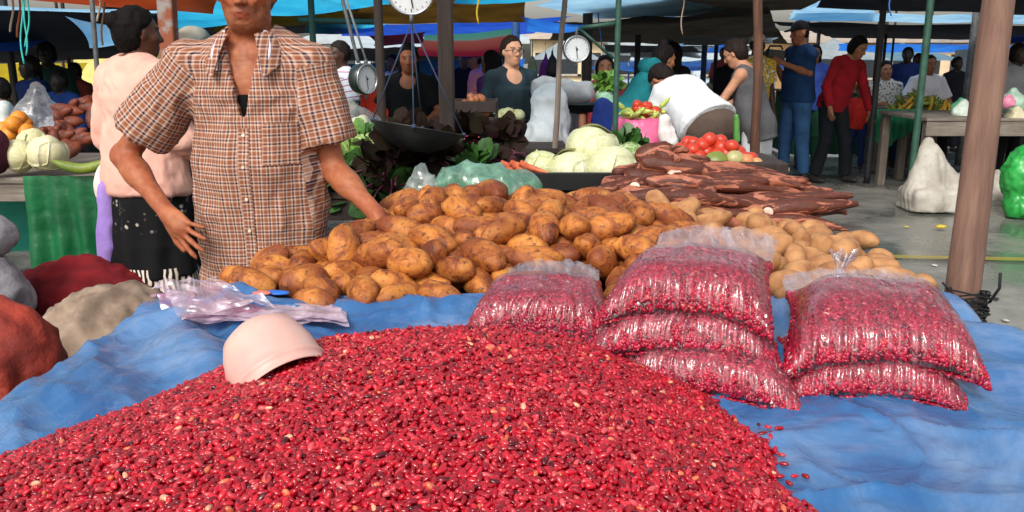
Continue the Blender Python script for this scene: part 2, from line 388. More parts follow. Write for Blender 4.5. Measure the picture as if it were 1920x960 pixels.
# ================================================================== SETTING
def ground():
    n = 160; xs = np.linspace(-1, 1, n); X = np.sign(xs) * (np.abs(xs) ** 2.2) * 90; Yv = np.concatenate([-np.linspace(12, 0.2, 12), np.linspace(0, 1, 150) ** 2.0 * 120])
    gx, gy = np.meshgrid(X, Yv, indexing='ij'); gz = 0.012 * fbm(v3(gx * 0.6, gy * 0.6), 3, 3) * np.clip(1, 0, 1)
    m, nt, bs = newmat('wet_concrete'); tc = N(nt, 'TexCoord')
    n1 = N(nt, 'TexNoise', Scale=0.9, Detail=6.0, Roughness=0.6); nt.links.new(tc.outputs['Object'], n1.inputs['Vector'])
    n2 = N(nt, 'TexNoise', Scale=14.0, Detail=6.0, Roughness=0.7); nt.links.new(tc.outputs['Object'], n2.inputs['Vector'])
    base = mixc(nt, ramp(nt, n2.outputs[0], [(0.3, (0, 0, 0)), (0.7, (1, 1, 1))]), (0.20, 0.19, 0.165), (0.29, 0.28, 0.25))
    wet = ramp(nt, n1.outputs[0], [(0.38, (0, 0, 0)), (0.58, (1, 1, 1))])
    c = mixc(nt, wet, base, (0.10, 0.105, 0.095))
    vo = N(nt, 'TexVoronoi', feature='DISTANCE_TO_EDGE', Scale=0.35); nd = N(nt, 'TexNoise', Scale=3.0, Detail=5.0); nt.links.new(tc.outputs['Object'], nd.inputs['Vector'])
    mv = N(nt, 'VectorMath', operation='SCALE'); nt.links.new(nd.outputs[1], mv.inputs[0]); mv.inputs['Scale'].default_value = 0.5
    av = N(nt, 'VectorMath', operation='ADD'); nt.links.new(tc.outputs['Object'], av.inputs[0]); nt.links.new(mv.outputs[0], av.inputs[1]); nt.links.new(av.outputs[0], vo.inputs['Vector'])
    crack = ramp(nt, vo.outputs[0], [(0.0, (1, 1, 1)), (0.006, (0, 0, 0))]); c = mixc(nt, crack, c, (0.05, 0.05, 0.045))
    # litter stains: sparse specks
    v2 = N(nt, 'TexVoronoi', Scale=7.0); nt.links.new(tc.outputs['Object'], v2.inputs['Vector'])
    c = mixc(nt, ramp(nt, v2.outputs[0], [(0.05, (0.7, 0.7, 0.7)), (0.09, (0, 0, 0))]), c, (0.34, 0.32, 0.28))
    nt.links.new(c, bs.inputs['Base Color'])
    rg = nt.nodes.new('ShaderNodeMapRange'); nt.links.new(wet, rg.inputs[0]); rg.inputs[3].default_value = 0.55; rg.inputs[4].default_value = 0.10; nt.links.new(rg.outputs[0], bs.inputs['Roughness'])
    bump(nt, bs, n2.outputs[0], 0.25, 0.006)
    mb = MB().grid(np.stack([gx, gy, gz], -1)); o = mb.build('ground', m); tag(o, 'wet grey cracked concrete floor of the market', kind='structure')
    # worn yellow line
    m2, nt, bs = newmat('worn_yellow_paint'); tc = N(nt, 'TexCoord'); n1 = N(nt, 'TexNoise', Scale=9.0, Detail=7.0, Roughness=0.75); nt.links.new(tc.outputs['Object'], n1.inputs['Vector'])
    n0 = N(nt, 'TexNoise', Scale=1.1, Detail=2.0); nt.links.new(tc.outputs['Object'], n0.inputs['Vector'])
    ad = N(nt, 'Math', operation='ADD'); nt.links.new(n1.outputs[0], ad.inputs[0]); nt.links.new(n0.outputs[0], ad.inputs[1])
    al = ramp(nt, ad.outputs[0], [(0.60, (0, 0, 0)), (0.70, (0.7, 0.7, 0.7))])
    bs.inputs['Base Color'].default_value = (*C('a08f3c'), 1); bs.inputs['Roughness'].default_value = 0.5; nt.links.new(al, bs.inputs['Alpha'])
    mb = MB()
    for a, b, wd in ((G(1330, 478), G(2300, 498), 0.10),):
        d = nrm(b - a); s = np.array([-d[1], d[0], 0]) * wd / 2; t = np.linspace(0, 1, 60)[:, None]
        c_ = a + t * (b - a); c_[:, 2] = 0.017
        mb.grid(np.stack([c_ - s, c_ + s], 1))
    tag(mb.build('painted_line', m2), 'worn yellow line painted across the concrete aisle', kind='structure')
ground()
# ------------------------------------------------------------------ canopies: sagging sheets at real heights
def canopy(name, label, pts, m, sag=0.1, nu=26, nv=26, wr=0.03, seed=0, cat='tarp', group=None, edge=0.04, freq=1.2):
    """pts: four corners (a b c d, around); bilinear sheet that sags between them"""
    a, b, c, d = [np.asarray(p, float) for p in pts]
    u = np.linspace(0, 1, nu)[:, None, None]; v = np.linspace(0, 1, nv)[None, :, None]
    X = (1 - u) * (1 - v) * a + u * (1 - v) * b + u * v * c + (1 - u) * v * d
    s = sag * (4 * u * (1 - u)) ** 0.8 * (0.45 + 0.55 * (4 * v * (1 - v)) ** 0.8); X[..., 2] -= s[..., 0]
    X[..., 2] += wr * ridged(X * freq + seed * 3.1, 3, seed)
    cu = X.mean((0, 1)); e = (edge * (4 * v * (1 - v)))[..., 0]      # scalloped edges between the tie points
    X[..., 0] += (0.5 - u[..., 0]) * 2 * e * np.sign(b[0] - a[0] or 1); 
    V = X.reshape(-1, 3); mb = MB().grid(X)
    o = mb.build(name, m); return tag(o, label, cat, group)
T_black = tarpmat('black_shade_cloth', '1c1e24', '101116', trans=0.30, rough=0.85)
T_brown = tarpmat('brown_canvas', '332f27', '211e1a', trans=0.30, rough=0.85)
T_blue = tarpmat('blue_sheet', '3a8cf0', '2a70d8', trans=0.75)
T_dblue = tarpmat('deep_blue_sheet', '2c5cd0', '2048b0', trans=0.7)
T_cyan = tarpmat('turquoise_sheet', '3fc4ea', '25a3d8', trans=0.75)
T_sky = tarpmat('pale_blue_sheet', 'a9d3ea', '86b9dd', trans=0.75)
T_white = tarpmat('white_sheet', 'e6eef2', 'c9dbe4', trans=0.7)
T_yellow = tarpmat('yellow_sheet', 'f0d428', 'd7b51c', trans=0.7)
T_mustard = tarpmat('mustard_canvas', '7a5a1c', '4e3a14', trans=0.3, rough=0.8)
T_orange = tarpmat('orange_sheet', 'd0521f', 'b44017', trans=0.4)
T_red = tarpmat('red_sheet', 'dc4433', 'c0392b', trans=0.6)
T_green = tarpmat('green_sheet', '6fc6a0', '4fae88', trans=0.6)
def stripes_tarp():
    m, nt, bs = newmat('striped_sheet'); tc = N(nt, 'TexCoord'); sx = N(nt, 'SeparateXYZ'); nt.links.new(tc.outputs['Generated'], sx.inputs[0])
    no = N(nt, 'TexNoise', Scale=3.0); nt.links.new(tc.outputs['Object'], no.inputs['Vector'])
    c = ramp(nt, sx.outputs[1], [(0.0, C('5fc79a')), (0.2, C('8adbb0')), (0.26, C('f08060')), (0.6, C('ec6a50')), (0.75, C('d8333f')), (1.0, C('c92c44'))])
    nt.links.new(c, bs.inputs['Base Color']); bs.inputs['Roughness'].default_value = 0.5
    tr = N(nt, 'BsdfTranslucent'); nt.links.new(c, tr.inputs[0]); mx = N(nt, 'MixShader'); mx.inputs[0].default_value = 0.5
    nt.links.new(bs.outputs[0], mx.inputs[1]); nt.links.new(tr.outputs[0], mx.inputs[2]); nt.links.new(mx.outputs[0], nt.nodes['Material Output'].inputs[0]); return m
def pq(*a): return [P(*q) for q in a]
# -- left side
canopy('orange_tarp', 'orange tarp edge hanging over the left stall behind the vendor', pq((-420, -60, 4.6), (452, -40, 4.9), (400, 27, 5.3), (60, 2, 5.6)), T_orange, 0.01, wr=0.008)
canopy('pale_tarp', 'pale blue tarp stretched under the orange one at far left', pq((-300, 0, 6.3), (300, 22, 6.3), (330, 32, 9.5), (-200, 22, 9.5)), T_sky, 0.03, wr=0.02)
canopy('black_canopy', 'black canopy shading the stall at far left', pq((-700, 0, 6.8), (230, 20, 6.8), (240, 110, 11), (-400, 112, 11)), T_black, 0.10, wr=0.03, seed=3)
canopy('white_tarp', 'pale sheet slung diagonally beside the pink jacket', pq((122, 32, 6.2), (268, 52, 6.2), (262, 70, 6.5), (168, 92, 6.5)), T_sky, 0.045, wr=0.01, seed=4)
canopy('blue_tarp', 'narrow blue tarp strip at the left edge below the black canopy', pq((-300, 92, 7.5), (50, 96, 7.5), (95, 76, 8.6), (-280, 70, 8.6)), T_dblue, 0.02, wr=0.012, seed=5)
canopy('yellow_tarp', 'yellow tarp hanging low behind the far left stall', pq((-400, 128, 13), (165, 118, 13), (150, 160, 12.4), (-380, 168, 12.4)), T_yellow, 0.03, wr=0.03, seed=6)
canopy('black_canopy', 'dark canopy above the pink jacket, left of the vendor', pq((180, 8, 7.5), (700, 8, 7.5), (620, 60, 12.5), (240, 66, 12.5)), T_black, 0.06, wr=0.03, seed=7)
# -- centre
canopy('turquoise_tarp', 'bright turquoise tarp over the vendor', pq((300, -110, 5.0), (905, -80, 5.0), (800, 4, 6.6), (318, 40, 6.6)), T_cyan, 0.05, wr=0.025, seed=8)
canopy('turquoise_tarp', 'turquoise tarp hanging lower, left of the vendor head', pq((322, 20, 7.0), (470, 18, 7.0), (455, 44, 7.4), (322, 60, 7.4)), T_cyan, 0.02, wr=0.02, seed=9)
canopy('yellow_tarp', 'yellow tarp edge below the turquoise tarp by the vendor shoulder', pq((400, 18, 7.6), (690, 22, 7.6), (665, 36, 8.3), (400, 62, 8.3)), T_yellow, 0.02, wr=0.02, seed=10)
canopy('mustard_canopy', 'mustard brown canopy at the top behind the square post', pq((730, -40, 6.0), (1010, -60, 6.0), (985, 42, 8.2), (640, 44, 8.2)), T_mustard, 0.03, wr=0.02, seed=11)
canopy('blue_tarp', 'bright blue tarp at the top right of the square post', pq((880, -90, 4.8), (1080, -80, 4.8), (1060, -4, 5.6), (850, 4, 5.6)), T_cyan, 0.03, wr=0.015, seed=12)
canopy('blue_tarp', 'blue tarp behind the mustard canopy', pq((620, 48, 9), (1080, 30, 9), (1000, 66, 12.5), (640, 68, 12.5)), T_dblue, 0.05, wr=0.03, seed=13)
SM = stripes_tarp()
canopy('pale_tarp', 'pale blue white sheet added for brightness far behind the bark pole', pq((1180, 100, 17), (1500, 96, 17), (1500, 112, 22), (1180, 114, 22)), T_white, 0.05, wr=0.05, seed=41)  # added pale sheet, stands in for bright daylight between the far canopies
canopy('striped_tarp', 'faded red and green striped tarp behind the glasses woman', pq((965, 54, 8.9), (795, 66, 8.9), (770, 106, 9.15), (968, 102, 9.15)), SM, 0.03, wr=0.03, seed=14)
canopy('white_tarp', 'white tarp glowing with daylight left of the square post', pq((640, 72, 13.5), (1000, 70, 13.5), (960, 92, 17), (640, 96, 17)), T_white, 0.05, wr=0.03, seed=15)
canopy('black_canopy', 'sagging dark canopy behind the square post', pq((560, 92, 14.5), (905, 78, 14.5), (900, 112, 19), (600, 112, 19)), T_black, 0.10, wr=0.03, seed=16)
canopy('blue_tarp', 'blue tarp hanging behind the woman in the black top', pq((560, 118, 17), (985, 110, 17), (985, 150, 18.0), (560, 152, 18.0)), T_blue, 0.06, wr=0.05, seed=17)
canopy('blue_tarp', 'blue tarp bundle tied to the thin crooked pole', pq((975, 28, 7.6), (1110, 44, 7.6), (1100, 58, 8.6), (985, 60, 8.6)), T_blue, 0.04, wr=0.03, seed=18)
canopy('pale_tarp', 'long pale blue tarp sloping down to the right of the crooked pole', pq((1000, 10, 7.0), (1120, -28, 6.0), (1420, 26, 9.6), (1110, 34, 8.4)), T_sky, 0.02, wr=0.012, seed=19)
canopy('black_canopy', 'large dark brown canopy over the middle stalls', pq((1030, 44, 8.4), (1440, 12, 8.4), (1480, 84, 15), (1030, 76, 15)), T_brown, 0.04, wr=0.03, seed=20)
canopy('black_canopy', 'dark brown canopy overhead at the top centre right', pq((1080, -38, 7.2), (1660, -38, 7.2), (1500, 22, 9.4), (1100, 6, 9.0)), T_brown, 0.06, wr=0.03, seed=21)
canopy('dark_canopy', 'dark cloth hanging beyond the bending white shirt', pq((1130, 84, 15), (1300, 84, 15), (1320, 100, 19), (1130, 96, 19)), T_black, 0.06, wr=0.03, seed=22)
canopy('blue_tarp', 'blue and white stall roof far beyond the bending man', pq((1140, 118, 24), (1440, 112, 24), (1500, 132, 21), (1100, 130, 21)), T_blue, 0.1, wr=0.06, seed=23)
# -- right
canopy('white_tarp', 'white sheet gap over the man with the camera', pq((1490, -20, 9.5), (1660, -40, 9.5), (1640, 34, 13.0), (1480, 36, 13.0)), T_sky, 0.03, wr=0.02, seed=24)
canopy('black_canopy', 'black canopy overhead at the top right', pq((1545, -40, 7.6), (2300, -50, 7.6), (2250, 34, 10.6), (1530, 14, 10.6)), T_black, 0.05, wr=0.02, seed=25)
canopy('black_canopy', 'second black canopy behind the first at the right', pq((1440, 42, 12.0), (2300, 52, 12.0), (2300, 76, 17), (1560, 72, 17)), T_black, 0.04, wr=0.035, seed=26)
canopy('pale_tarp', 'pale tarp peeping between the two black canopies', pq((1480, 26, 11), (2250, 24, 11), (2250, 46, 13.0), (1480, 40, 13.0)), T_sky, 0.03, wr=0.03, seed=27)
canopy('blue_tarp', 'long blue tarp edge behind the seated women', pq((1570, 84, 19), (2080, 84, 19), (2080, 102, 19.8), (1570, 96, 19.8)), T_blue, 0.05, wr=0.05, seed=28)
canopy('blue_tarp', 'steep blue tarp corner right of the near wooden pole', pq((1880, 70, 9), (2100, 40, 9), (2100, 70, 9.6), (1890, 84, 9.6)), T_dblue, 0.03, wr=0.03, seed=29)
canopy('white_sheet', 'white sheet hanging behind the seated woman in white', pq((1790, 96, 12.5), (1838, 92, 12.5), (1840, 164, 12.5), (1778, 160, 12.5)), T_white, 0.01, wr=0.02, seed=30)
def tent(label, px, Y, wd, ztop, m):
    x = P(px, 100, Y)[0]; n = 13; u, v = np.meshgrid(np.linspace(-1, 1, n), np.linspace(-1, 1, n), indexing='ij'); z = ztop - 0.55 * np.maximum(np.abs(u), np.abs(v)) ** 0.9 + 0.03 * fbm(v3(u * 2, v * 2), 2, int(px)); X = np.stack([x + u * wd, Y + v * wd, z], -1)
    root = empty('market_tent', (x, Y, 0), label, 'tent'); MB().grid(X).build('roof', m, root)
    for sx in (-1, 1):
        for sy in (-1, 1): MB().tube([(x + sx * wd * .97, Y + sy * wd * .97, 0), (x + sx * wd * .97, Y + sy * wd * .97, ztop - .56)], 0.025, 8).build('leg', M_steel0, root)
M_steel0 = mat('tent_pole', '8a8d90', rough=0.5)
tent('pale blue peaked tent far beyond the teal jacket', 1262, 22, 1.0, 1.75, T_sky); tent('small blue and white tent far behind the bark pole', 1352, 26, 1.1, 1.72, T_blue); tent('white peaked tent far behind the woman in red', 1560, 24, 1.2, 1.8, T_white); tent('pale tent far behind the seated women', 1690, 27, 1.3, 1.75, T_sky)
tent('white tent far behind the crooked pole', 1060, 23, 0.9, 1.8, T_white); tent('pale blue tent far behind the hanging pan', 760, 24, 1.1, 1.78, T_sky)
canopy('red_tarp', 'orange red tarp glowing behind the mustard canopy', pq((690, 66, 9.4), (800, 60, 9.4), (800, 82, 9.7), (700, 86, 9.7)), T_red, 0.03, wr=0.03, seed=51)
canopy('pale_tarp', 'thin pale strip added as a bright gap above the bending man', pq((1270, 70, 10.5), (1460, 70, 10.5), (1450, 82, 11.4), (1280, 84, 11.4)), T_white, 0.02, wr=0.015, seed=52)  # added white sheet standing in for a gap of daylight
canopy('turquoise_tarp', 'turquoise tarp strip between vendor head and dark post', pq((560, 40, 8.6), (730, 46, 8.6), (720, 60, 9.6), (570, 62, 9.6)), T_cyan, 0.03, wr=0.03, seed=53)
# ------------------------------------------------------------------ poles
W_post = wood('weathered_post', '8a6b5c', '5d4238'); W_dark = wood('dark_post', '3b2f2a', '1f1815'); W_bark = wood('bark_pole', '6a4634', '38241b'); W_thin = wood('pale_pole', '8b7c70', '584c44')
M_green = mat('green_pipe_paint', '2f5848', '213f35', rough=0.55, scale=12, bmp=0.2); M_bluep = mat('blue_pipe_paint', '2a5a9a', '1d3f70', rough=0.5, scale=12)
M_steel = mat('grey_pipe', '6d7073', '4c4e50', rough=0.5, scale=15, metal=0.3); M_blackp = mat('black_pipe', '25262a', '16171a', rough=0.6, scale=12)
def pole(name, label, top, bot, r0, r1, m, seed=0, crook=0.0, seg=14, group=None, sq=False):
    top = np.asarray(top, float); bot = np.asarray(bot, float); n = 26; t = np.linspace(0, 1, n)[:, None]; pts = top + t * (bot - top)
    pts[:, 0] += crook * fbm(v3(t[:, 0] * 3 + seed, 0 * t[:, 0] + seed), 2, seed); pts[:, 1] += crook * fbm(v3(t[:, 0] * 3 + seed, 5 + 0 * t[:, 0]), 2, seed + 4)
    rad = (r0 + (r1 - r0) * t[:, 0]) * (1 + (0.08 if crook else 0) * fbm(v3(t[:, 0] * 9, 0 * t[:, 0] + seed), 2, seed))
    mb = MB()
    if sq: mb.beam(bot, top, r0 * 2, r1 * 2, bev=0.006, up=(0, -1, 0.01))
    else: mb.tube(pts, rad, seg)
    o = mb.build(name, m, smooth=not sq); return tag(o, label, 'pole', group)
def vpole(name, label, px, pyb, Y, r, m, ztop=2.3, zb=0.0, **k):
    """vertical pole: through pixel (px, pyb) at depth Y"""
    b = P(px, pyb, Y); return pole(name, label, (b[0], Y, ztop), (b[0], Y, zb), r, r, m, **k)
for px, py, Y, r, m, lab in (
        (1703, 388, 7.75, 0.032, M_green, 'dark green pipe post between plantains and blue camera man'),
        (1625, 342, 9.4, 0.034, M_blackp, 'black pipe post beside the woman in the red sweater'),
        (1153, 255, 5.3, 0.018, M_green, 'green pipe post behind the pink sack'),
        (27, 160, 8.6, 0.036, M_blackp, 'black post at the far left edge'),
        (137, 180, 10.5, 0.022, W_dark, 'thin dark post left of the pink jacket'),
        (122, 150, 12.0, 0.02, W_dark, 'thinner dark post behind the left stall'),
        (1320, 110, 14, 0.045, M_bluep, 'blue post beyond the man bending in white'),
        (1342, 110, 13, 0.03, M_blackp, 'dark post right of the blue one'),
        (1255, 110, 12.6, 0.055, M_bluep, 'thick blue post above the teal hood'),
        (1735, 120, 13.5, 0.04, M_blackp, 'black post behind the seated woman in white'),
        (1818, 130, 11, 0.045, M_steel, 'dark grey post left of the near wooden pole'),
        (1534, 80, 14.5, 0.03, M_steel, 'thin grey post above the camera man cap'),
        (1655, 130, 15, 0.025, W_dark, 'thin wooden post behind the dark green pipe'),
        (1640, 130, 16, 0.022, W_dark, 'thinnest wooden post between the two dark pipes'),
        (1670, 130, 17, 0.022, W_dark, 'slim far post left of the dark green pipe'),
        (967, 70, 8.8, 0.042, M_bluep, 'dark blue post right of the glasses woman'),
        (1100, 140, 7.8, 0.045, W_dark, 'dark wooden post right of the crooked pole'),
        (1195, 110, 11.5, 0.04, M_blackp, 'black post between the green pipe and the teal hood'),
        (716, 215, 4.7, 0.024, W_dark, 'dark post right of the small dial scale'),
        (587, 80, 6.0, 0.022, M_green, 'green painted post behind the vendor shoulder'),
        (1510, 90, 16.5, 0.05, W_dark, 'dark post behind the camera man')):
    vpole('market_post', lab, px, py, Y, r, m, ztop=2.05 + 0.012 * Y, seed=int(px))
# near pole at the table corner, leaning like the photo; thin crooked ones
o = pole('wooden_pole', 'thick debarked wooden pole lashed to the right table corner', P(1868, -20, 2.25) + np.array([0.015, 0, 0.9]), (P(1812, 590, 2.1)[0] - 0.01, 2.12, 0.0), 0.036, 0.042, W_post, seed=3, crook=0.008, seg=20)
pole('crooked_pole', 'thin crooked pole right of the glasses woman', P(1056, -60, 5.4), (P(1052, 300, 5.4)[0], 5.4, 0.0), 0.016, 0.020, W_thin, seed=5, crook=0.05, seg=10)
pole('bark_pole', 'rough brown pole in front of the woman in the grey tank top', P(1422, -60, 6.6), (P(1424, 300, 6.6)[0], 6.6, 0), 0.034, 0.04, W_bark, seed=8, crook=0.03, seg=12)
pole('square_post', 'heavy square dark post behind the hanging scale pan', P(832, -80, 3.9) + np.array([0, 0, 0.2]), (P(842, 320, 3.9)[0], 3.9, 0.0), 0.034, 0.034, W_dark, sq=True)
pole('leaning_strut', 'thin grey strut leaning behind the vendor shoulder', P(632, -40, 4.3), P(672, 118, 4.3), 0.009, 0.009, M_steel, seed=6, seg=8)
pole('grey_post', 'grey post behind the shoulder of the pink jacket', P(172, -60, 4.6) + np.array([0, 0, .3]), (P(178, 250, 4.6)[0], 4.6, 0), 0.013, 0.013, M_steel, seed=7, seg=8)
pole('painted_column', 'wide rust stained grey column between pink jacket and vendor', P(312, -60, 4.9) + np.array([0, 0, .3]), (P(318, 250, 4.9)[0], 4.9, 0), 0.042, 0.042, mat('rusty_paint', '8f8a86', '8a4a30', rough=0.8, scale=9, lo=0.42, hi=0.55), sq=True)
mb = MB(); a = P(1090, 52, 5.3); b = P(1153, 44, 5.3); mb.tube([a, b], 0.013, 8); mb.tube([P(1085, 52, 5.3), P(1150, 110, 5.3)], 0.009, 8)
tag(mb.build('pipe_bracket', M_green), 'green pipe bracket reaching left from the green pipe post', 'bracket')
mb = MB(); mb.tube([P(560, 38, 6.0), P(708, 42, 6.0)], 0.017, 8); tag(mb.build('cross_pipe', M_green), 'green cross pipe between vendor shoulder and dark post', 'pipe')
# ------------------------------------------------------------------ far buildings that close the market square
def house(px0, px1, Y, h, wallc, roofc, lab, nwin):
    x0 = P(px0, 100, Y)[0]; x1 = P(px1, 100, Y)[0]; root = empty('market_building', ((x0 + x1) / 2, Y + 2, 0), lab, 'building')
    MB().box(((x0 + x1) / 2, Y + 2, h / 2), (x1 - x0, 4, h), bev=0.03).build('wall', mat(wallc + '_plaster', wallc, rough=0.9, scale=1.2, bmp=0.2), root, smooth=False)
    mb = MB(); c = (x0 + x1) / 2; wd = (x1 - x0) / 2 + 0.3
    V = [(c - wd, Y - 0.5, h), (c + wd, Y - 0.5, h), (c + wd, Y + 4.4, h + 0.4), (c - wd, Y + 4.4, h + 0.4)]; V = V + [(x, y, z + 0.1) for x, y, z in V]
    mb.add(V, [(0, 3, 2, 1), (4, 5, 6, 7), (0, 1, 5, 4), (1, 2, 6, 5), (2, 3, 7, 6), (3, 0, 4, 7)]); mb.build('roof', mat(roofc + '_roof', roofc, rough=0.8, scale=2), root, smooth=False)
    for i in range(nwin):
        xx = x0 + (i + 0.5) * (x1 - x0) / nwin; wn_ = MB(); wn_.box((xx, Y - 0.03, h * 0.55), (0.7, 0.08, 0.75), bev=0.01).build('window', mat('dark_opening', '2b3036', rough=0.3), root, smooth=False)
        MB().box((xx, Y - 0.08, h * 0.55 - 0.42), (1.0, 0.14, 0.08), bev=0.01).build('sill', mat('sill_plaster', 'b9b0a2', rough=0.9), root, smooth=False)
house(1480, 1700, 30, 1.75, 'e8b87c', 'b8a89a', 'orange plastered building behind the seated women', 5)
house(1720, 2150, 34, 1.8, 'e8ccaa', 'a8a09a', 'tan building far right behind the blue tarp edge', 8)
house(1000, 1130, 32, 1.9, 'f2dcb4', 'c8b8a8', 'cream building seen past the crooked pole', 3)
house(1150, 1470, 36, 1.7, 'c8dcea', 'b8c4cc', 'pale blue building beyond the middle stalls', 6)
house(-500, 280, 26, 1.9, 'ece08a', 'c8c4a8', 'yellow building behind the left stalls', 7)
house(560, 980, 38, 1.8, 'dfe8ee', 'c0c8cc', 'pale grey building beyond the blue tarps', 7)
# ================================================================== MAIN STALL TABLE
TZ = 0.80
W_plank = wood('old_plank', '8d857b', '55493f', axis='X'); W_leg = wood('old_leg', '7d746a', '4a4038')
root = empty('display_table', (0.1, 1.7, 0), 'long wooden display table under blue plastic and dark cloth', 'table')
mb = MB()
for i, y in enumerate(np.arange(0.42, 3.25, 0.2)):
    x0 = -0.80 if y < 2.3 else -0.40
    mb.box(((x0 + 1.02) / 2, y, TZ - 0.035), (1.02 - x0, 0.19, 0.03), bev=0.003)
mb.build('table_top', W_plank, root, smooth=False)
MB().beam((-0.76, 0.4, TZ - 0.09), (-0.76, 2.3, TZ - 0.09), 0.08, 0.04).build('apron', W_plank, root, smooth=False)
MB().beam((0.98, 0.4, TZ - 0.09), (0.98, 3.2, TZ - 0.09), 0.08, 0.04).build('apron', W_plank, root, smooth=False)
for x, y in ((-0.74, 0.45), (0.96, 0.45), (-0.74, 2.25), (0.96, 3.15), (-0.36, 3.15), (0.96, 1.8)):
    MB().beam((x, y, 0), (x, y, TZ - 0.05), 0.07, 0.07, 0.004).build('leg', W_leg, root, smooth=False)
# blue plastic sheet: lies on the table, falls over the left, right and front edges
def blue_sheet():
    xl, xr, yf, yb = -0.86, 1.06, 0.36, 1.99
    s = np.linspace(xl - 0.55, xr + 0.5, 330); t = np.linspace(yf - 0.3, yb, 260); S, T = np.meshgrid(s, t, indexing='ij')
    ox = np.where(S < xl, xl - S, np.where(S > xr, S - xr, 0)); oy = np.clip(yf - T, 0, None)
    # ease round the edge
    X = np.clip(S, xl, xr); Y = np.clip(T, yf, None); d = ox + oy; r = 0.03
    drop = np.where(d > 0, np.sqrt(d * d + r * r) - r, 0)
    out = r * (1 - np.exp(-d / r)); X = X + np.sign(S - X) * out * (ox > 0); Y = Y - out * (oy > 0)
    hang = np.clip(d / 0.3, 0, 1)
    X = X + np.sign(S - 0.1) * (ox > 0) * hang * (0.03 + 0.035 * np.sin(T * 19 + 2 * fbm(v3(T * 2, 0 * T), 2, 5)) + 0.06 * d)
    q = v3(S, T)
    z = TZ - drop
    fl = 1 - np.clip(d / 0.1, 0, 1)
    z = z + 0.004
    # broad rumples, fine creases, and folds radiating at the left and the far edge
    big = 0.5 + 0.5 * fbm(q * np.array([2.6, 4.0, 1]) + 4, 2, 11)
    z = z + fl * (0.020 * big ** 2 + 0.007 * (ridged(q * np.array([5, 9, 1]) + 3 * fbm(q * 2, 2, 3)[..., None], 2, 12)) + 0.0030 * ridged(q * 19, 2, 13) + 0.016 * np.clip(1 - 2.2 * np.abs(vnoise(q * np.array([3.1, 5.2, 1]) + 0.6 * fbm(q * 3, 2, 8)[..., None], 44)), 0, 1) ** 2 + 0.009 * np.clip(1 - 2.4 * np.abs(vnoise(q * np.array([7.5, 6, 1]) + 0.5 * fbm(q * 5, 2, 9)[..., None] + 7, 45)), 0, 1) ** 2)
    # left shoulder folds
    L = np.exp(-((S + 0.62) / 0.2) ** 2) * np.clip((T - 1.2) / 0.3, 0, 1)
    z = z + fl * L * (0.042 * np.sin((S * 0.75 + T * 0.55) * 34 + 2 * fbm(q * 5, 2, 31)) * 0.5 + 0.022)
    # bunched ridge along the far edge, under the potatoes' front
    e = np.exp(-((T - 1.90) / 0.045) ** 2); z = z + e * (0.020 + 0.012 * ridged(v3(S * 7, T * 3), 2, 15)) * (ox == 0)
    # ridge of slack plastic in front of the right-hand bags
    e = np.exp(-((T - 1.25 - 0.06 * np.sin(S * 6)) / 0.05) ** 2) * np.clip((S - 0.5) / 0.15, 0, 1); z = z + fl * e * 0.03 * (0.6 + 0.4 * np.sin(S * 17))
    z = z + fl * np.clip((S - 0.82) / 0.2, 0, 1) * 0.02 * np.sin(T * 22 + S * 14)
    # pressed flat where bags and heap load it
    fold = v3(X, Y, z); return fold
m, nt, bs = newmat('blue_polythene'); tc = N(nt, 'TexCoord'); n1 = N(nt, 'TexNoise', Scale=3.5, Detail=6.0, Roughness=0.65, Distortion=1.0); nt.links.new(tc.outputs['Object'], n1.inputs['Vector'])
c = ramp(nt, n1.outputs[0], [(0.32, C('24548a')), (0.5, C('386a9e')), (0.7, C('6a87ad'))])
n4 = N(nt, 'TexNoise', Scale=2.2, Detail=8.0, Roughness=0.8); mp = N(nt, 'Mapping'); mp.inputs['Scale'].default_value = (1, 5, 1); nt.links.new(tc.outputs['Object'], mp.inputs[0]); nt.links.new(mp.outputs[0], n4.inputs['Vector'])
c = mixc(nt, ramp(nt, n4.outputs[0], [(0.52, (0, 0, 0)), (0.72, (0.55, 0.55, 0.55))]), c, C('8088b0'))     # dusty scuffs
nt.links.new(c, bs.inputs['Base Color']); bs.inputs['Roughness'].default_value = 0.22
n2 = N(nt, 'TexNoise', Scale=26.0, Detail=6.0, Roughness=0.7, Distortion=1.2); nt.links.new(tc.outputs['Object'], n2.inputs['Vector'])
n3 = N(nt, 'TexVoronoi', feature='DISTANCE_TO_EDGE', Scale=9.0); nt.links.new(n1.outputs[1], n3.inputs['Vector'])
ad = N(nt, 'Math', operation='MULTIPLY_ADD'); nt.links.new(n3.outputs[0], ad.inputs[0]); ad.inputs[1].default_value = -0.5; nt.links.new(n2.outputs[0], ad.inputs[2])

nd = N(nt, 'TexNoise', Scale=3.0, Detail=3.0); nt.links.new(tc.outputs['Object'], nd.inputs['Vector']); sv = N(nt, 'VectorMath', operation='SCALE'); sv.inputs['Scale'].default_value = 0.35; nt.links.new(nd.outputs[1], sv.inputs[0])
av = N(nt, 'VectorMath', operation='ADD'); nt.links.new(tc.outputs['Object'], av.inputs[0]); nt.links.new(sv.outputs[0], av.inputs[1]); vc = N(nt, 'TexVoronoi', feature='DISTANCE_TO_EDGE', Scale=5.5); nt.links.new(av.outputs[0], vc.inputs['Vector'])
cr_ = ramp(nt, vc.outputs[0], [(0.0, (1, 1, 1)), (0.05, (0.15, 0.15, 0.15)), (0.25, (0, 0, 0))]); a2 = N(nt, 'MixRGB', blend_type='ADD'); a2.inputs[0].default_value = 0.35; nt.links.new(ad.outputs[0], a2.inputs[1]); nt.links.new(cr_, a2.inputs[2])
bump(nt, bs, a2.outputs[0], 0.34, 0.008)
M_bluepoly = m
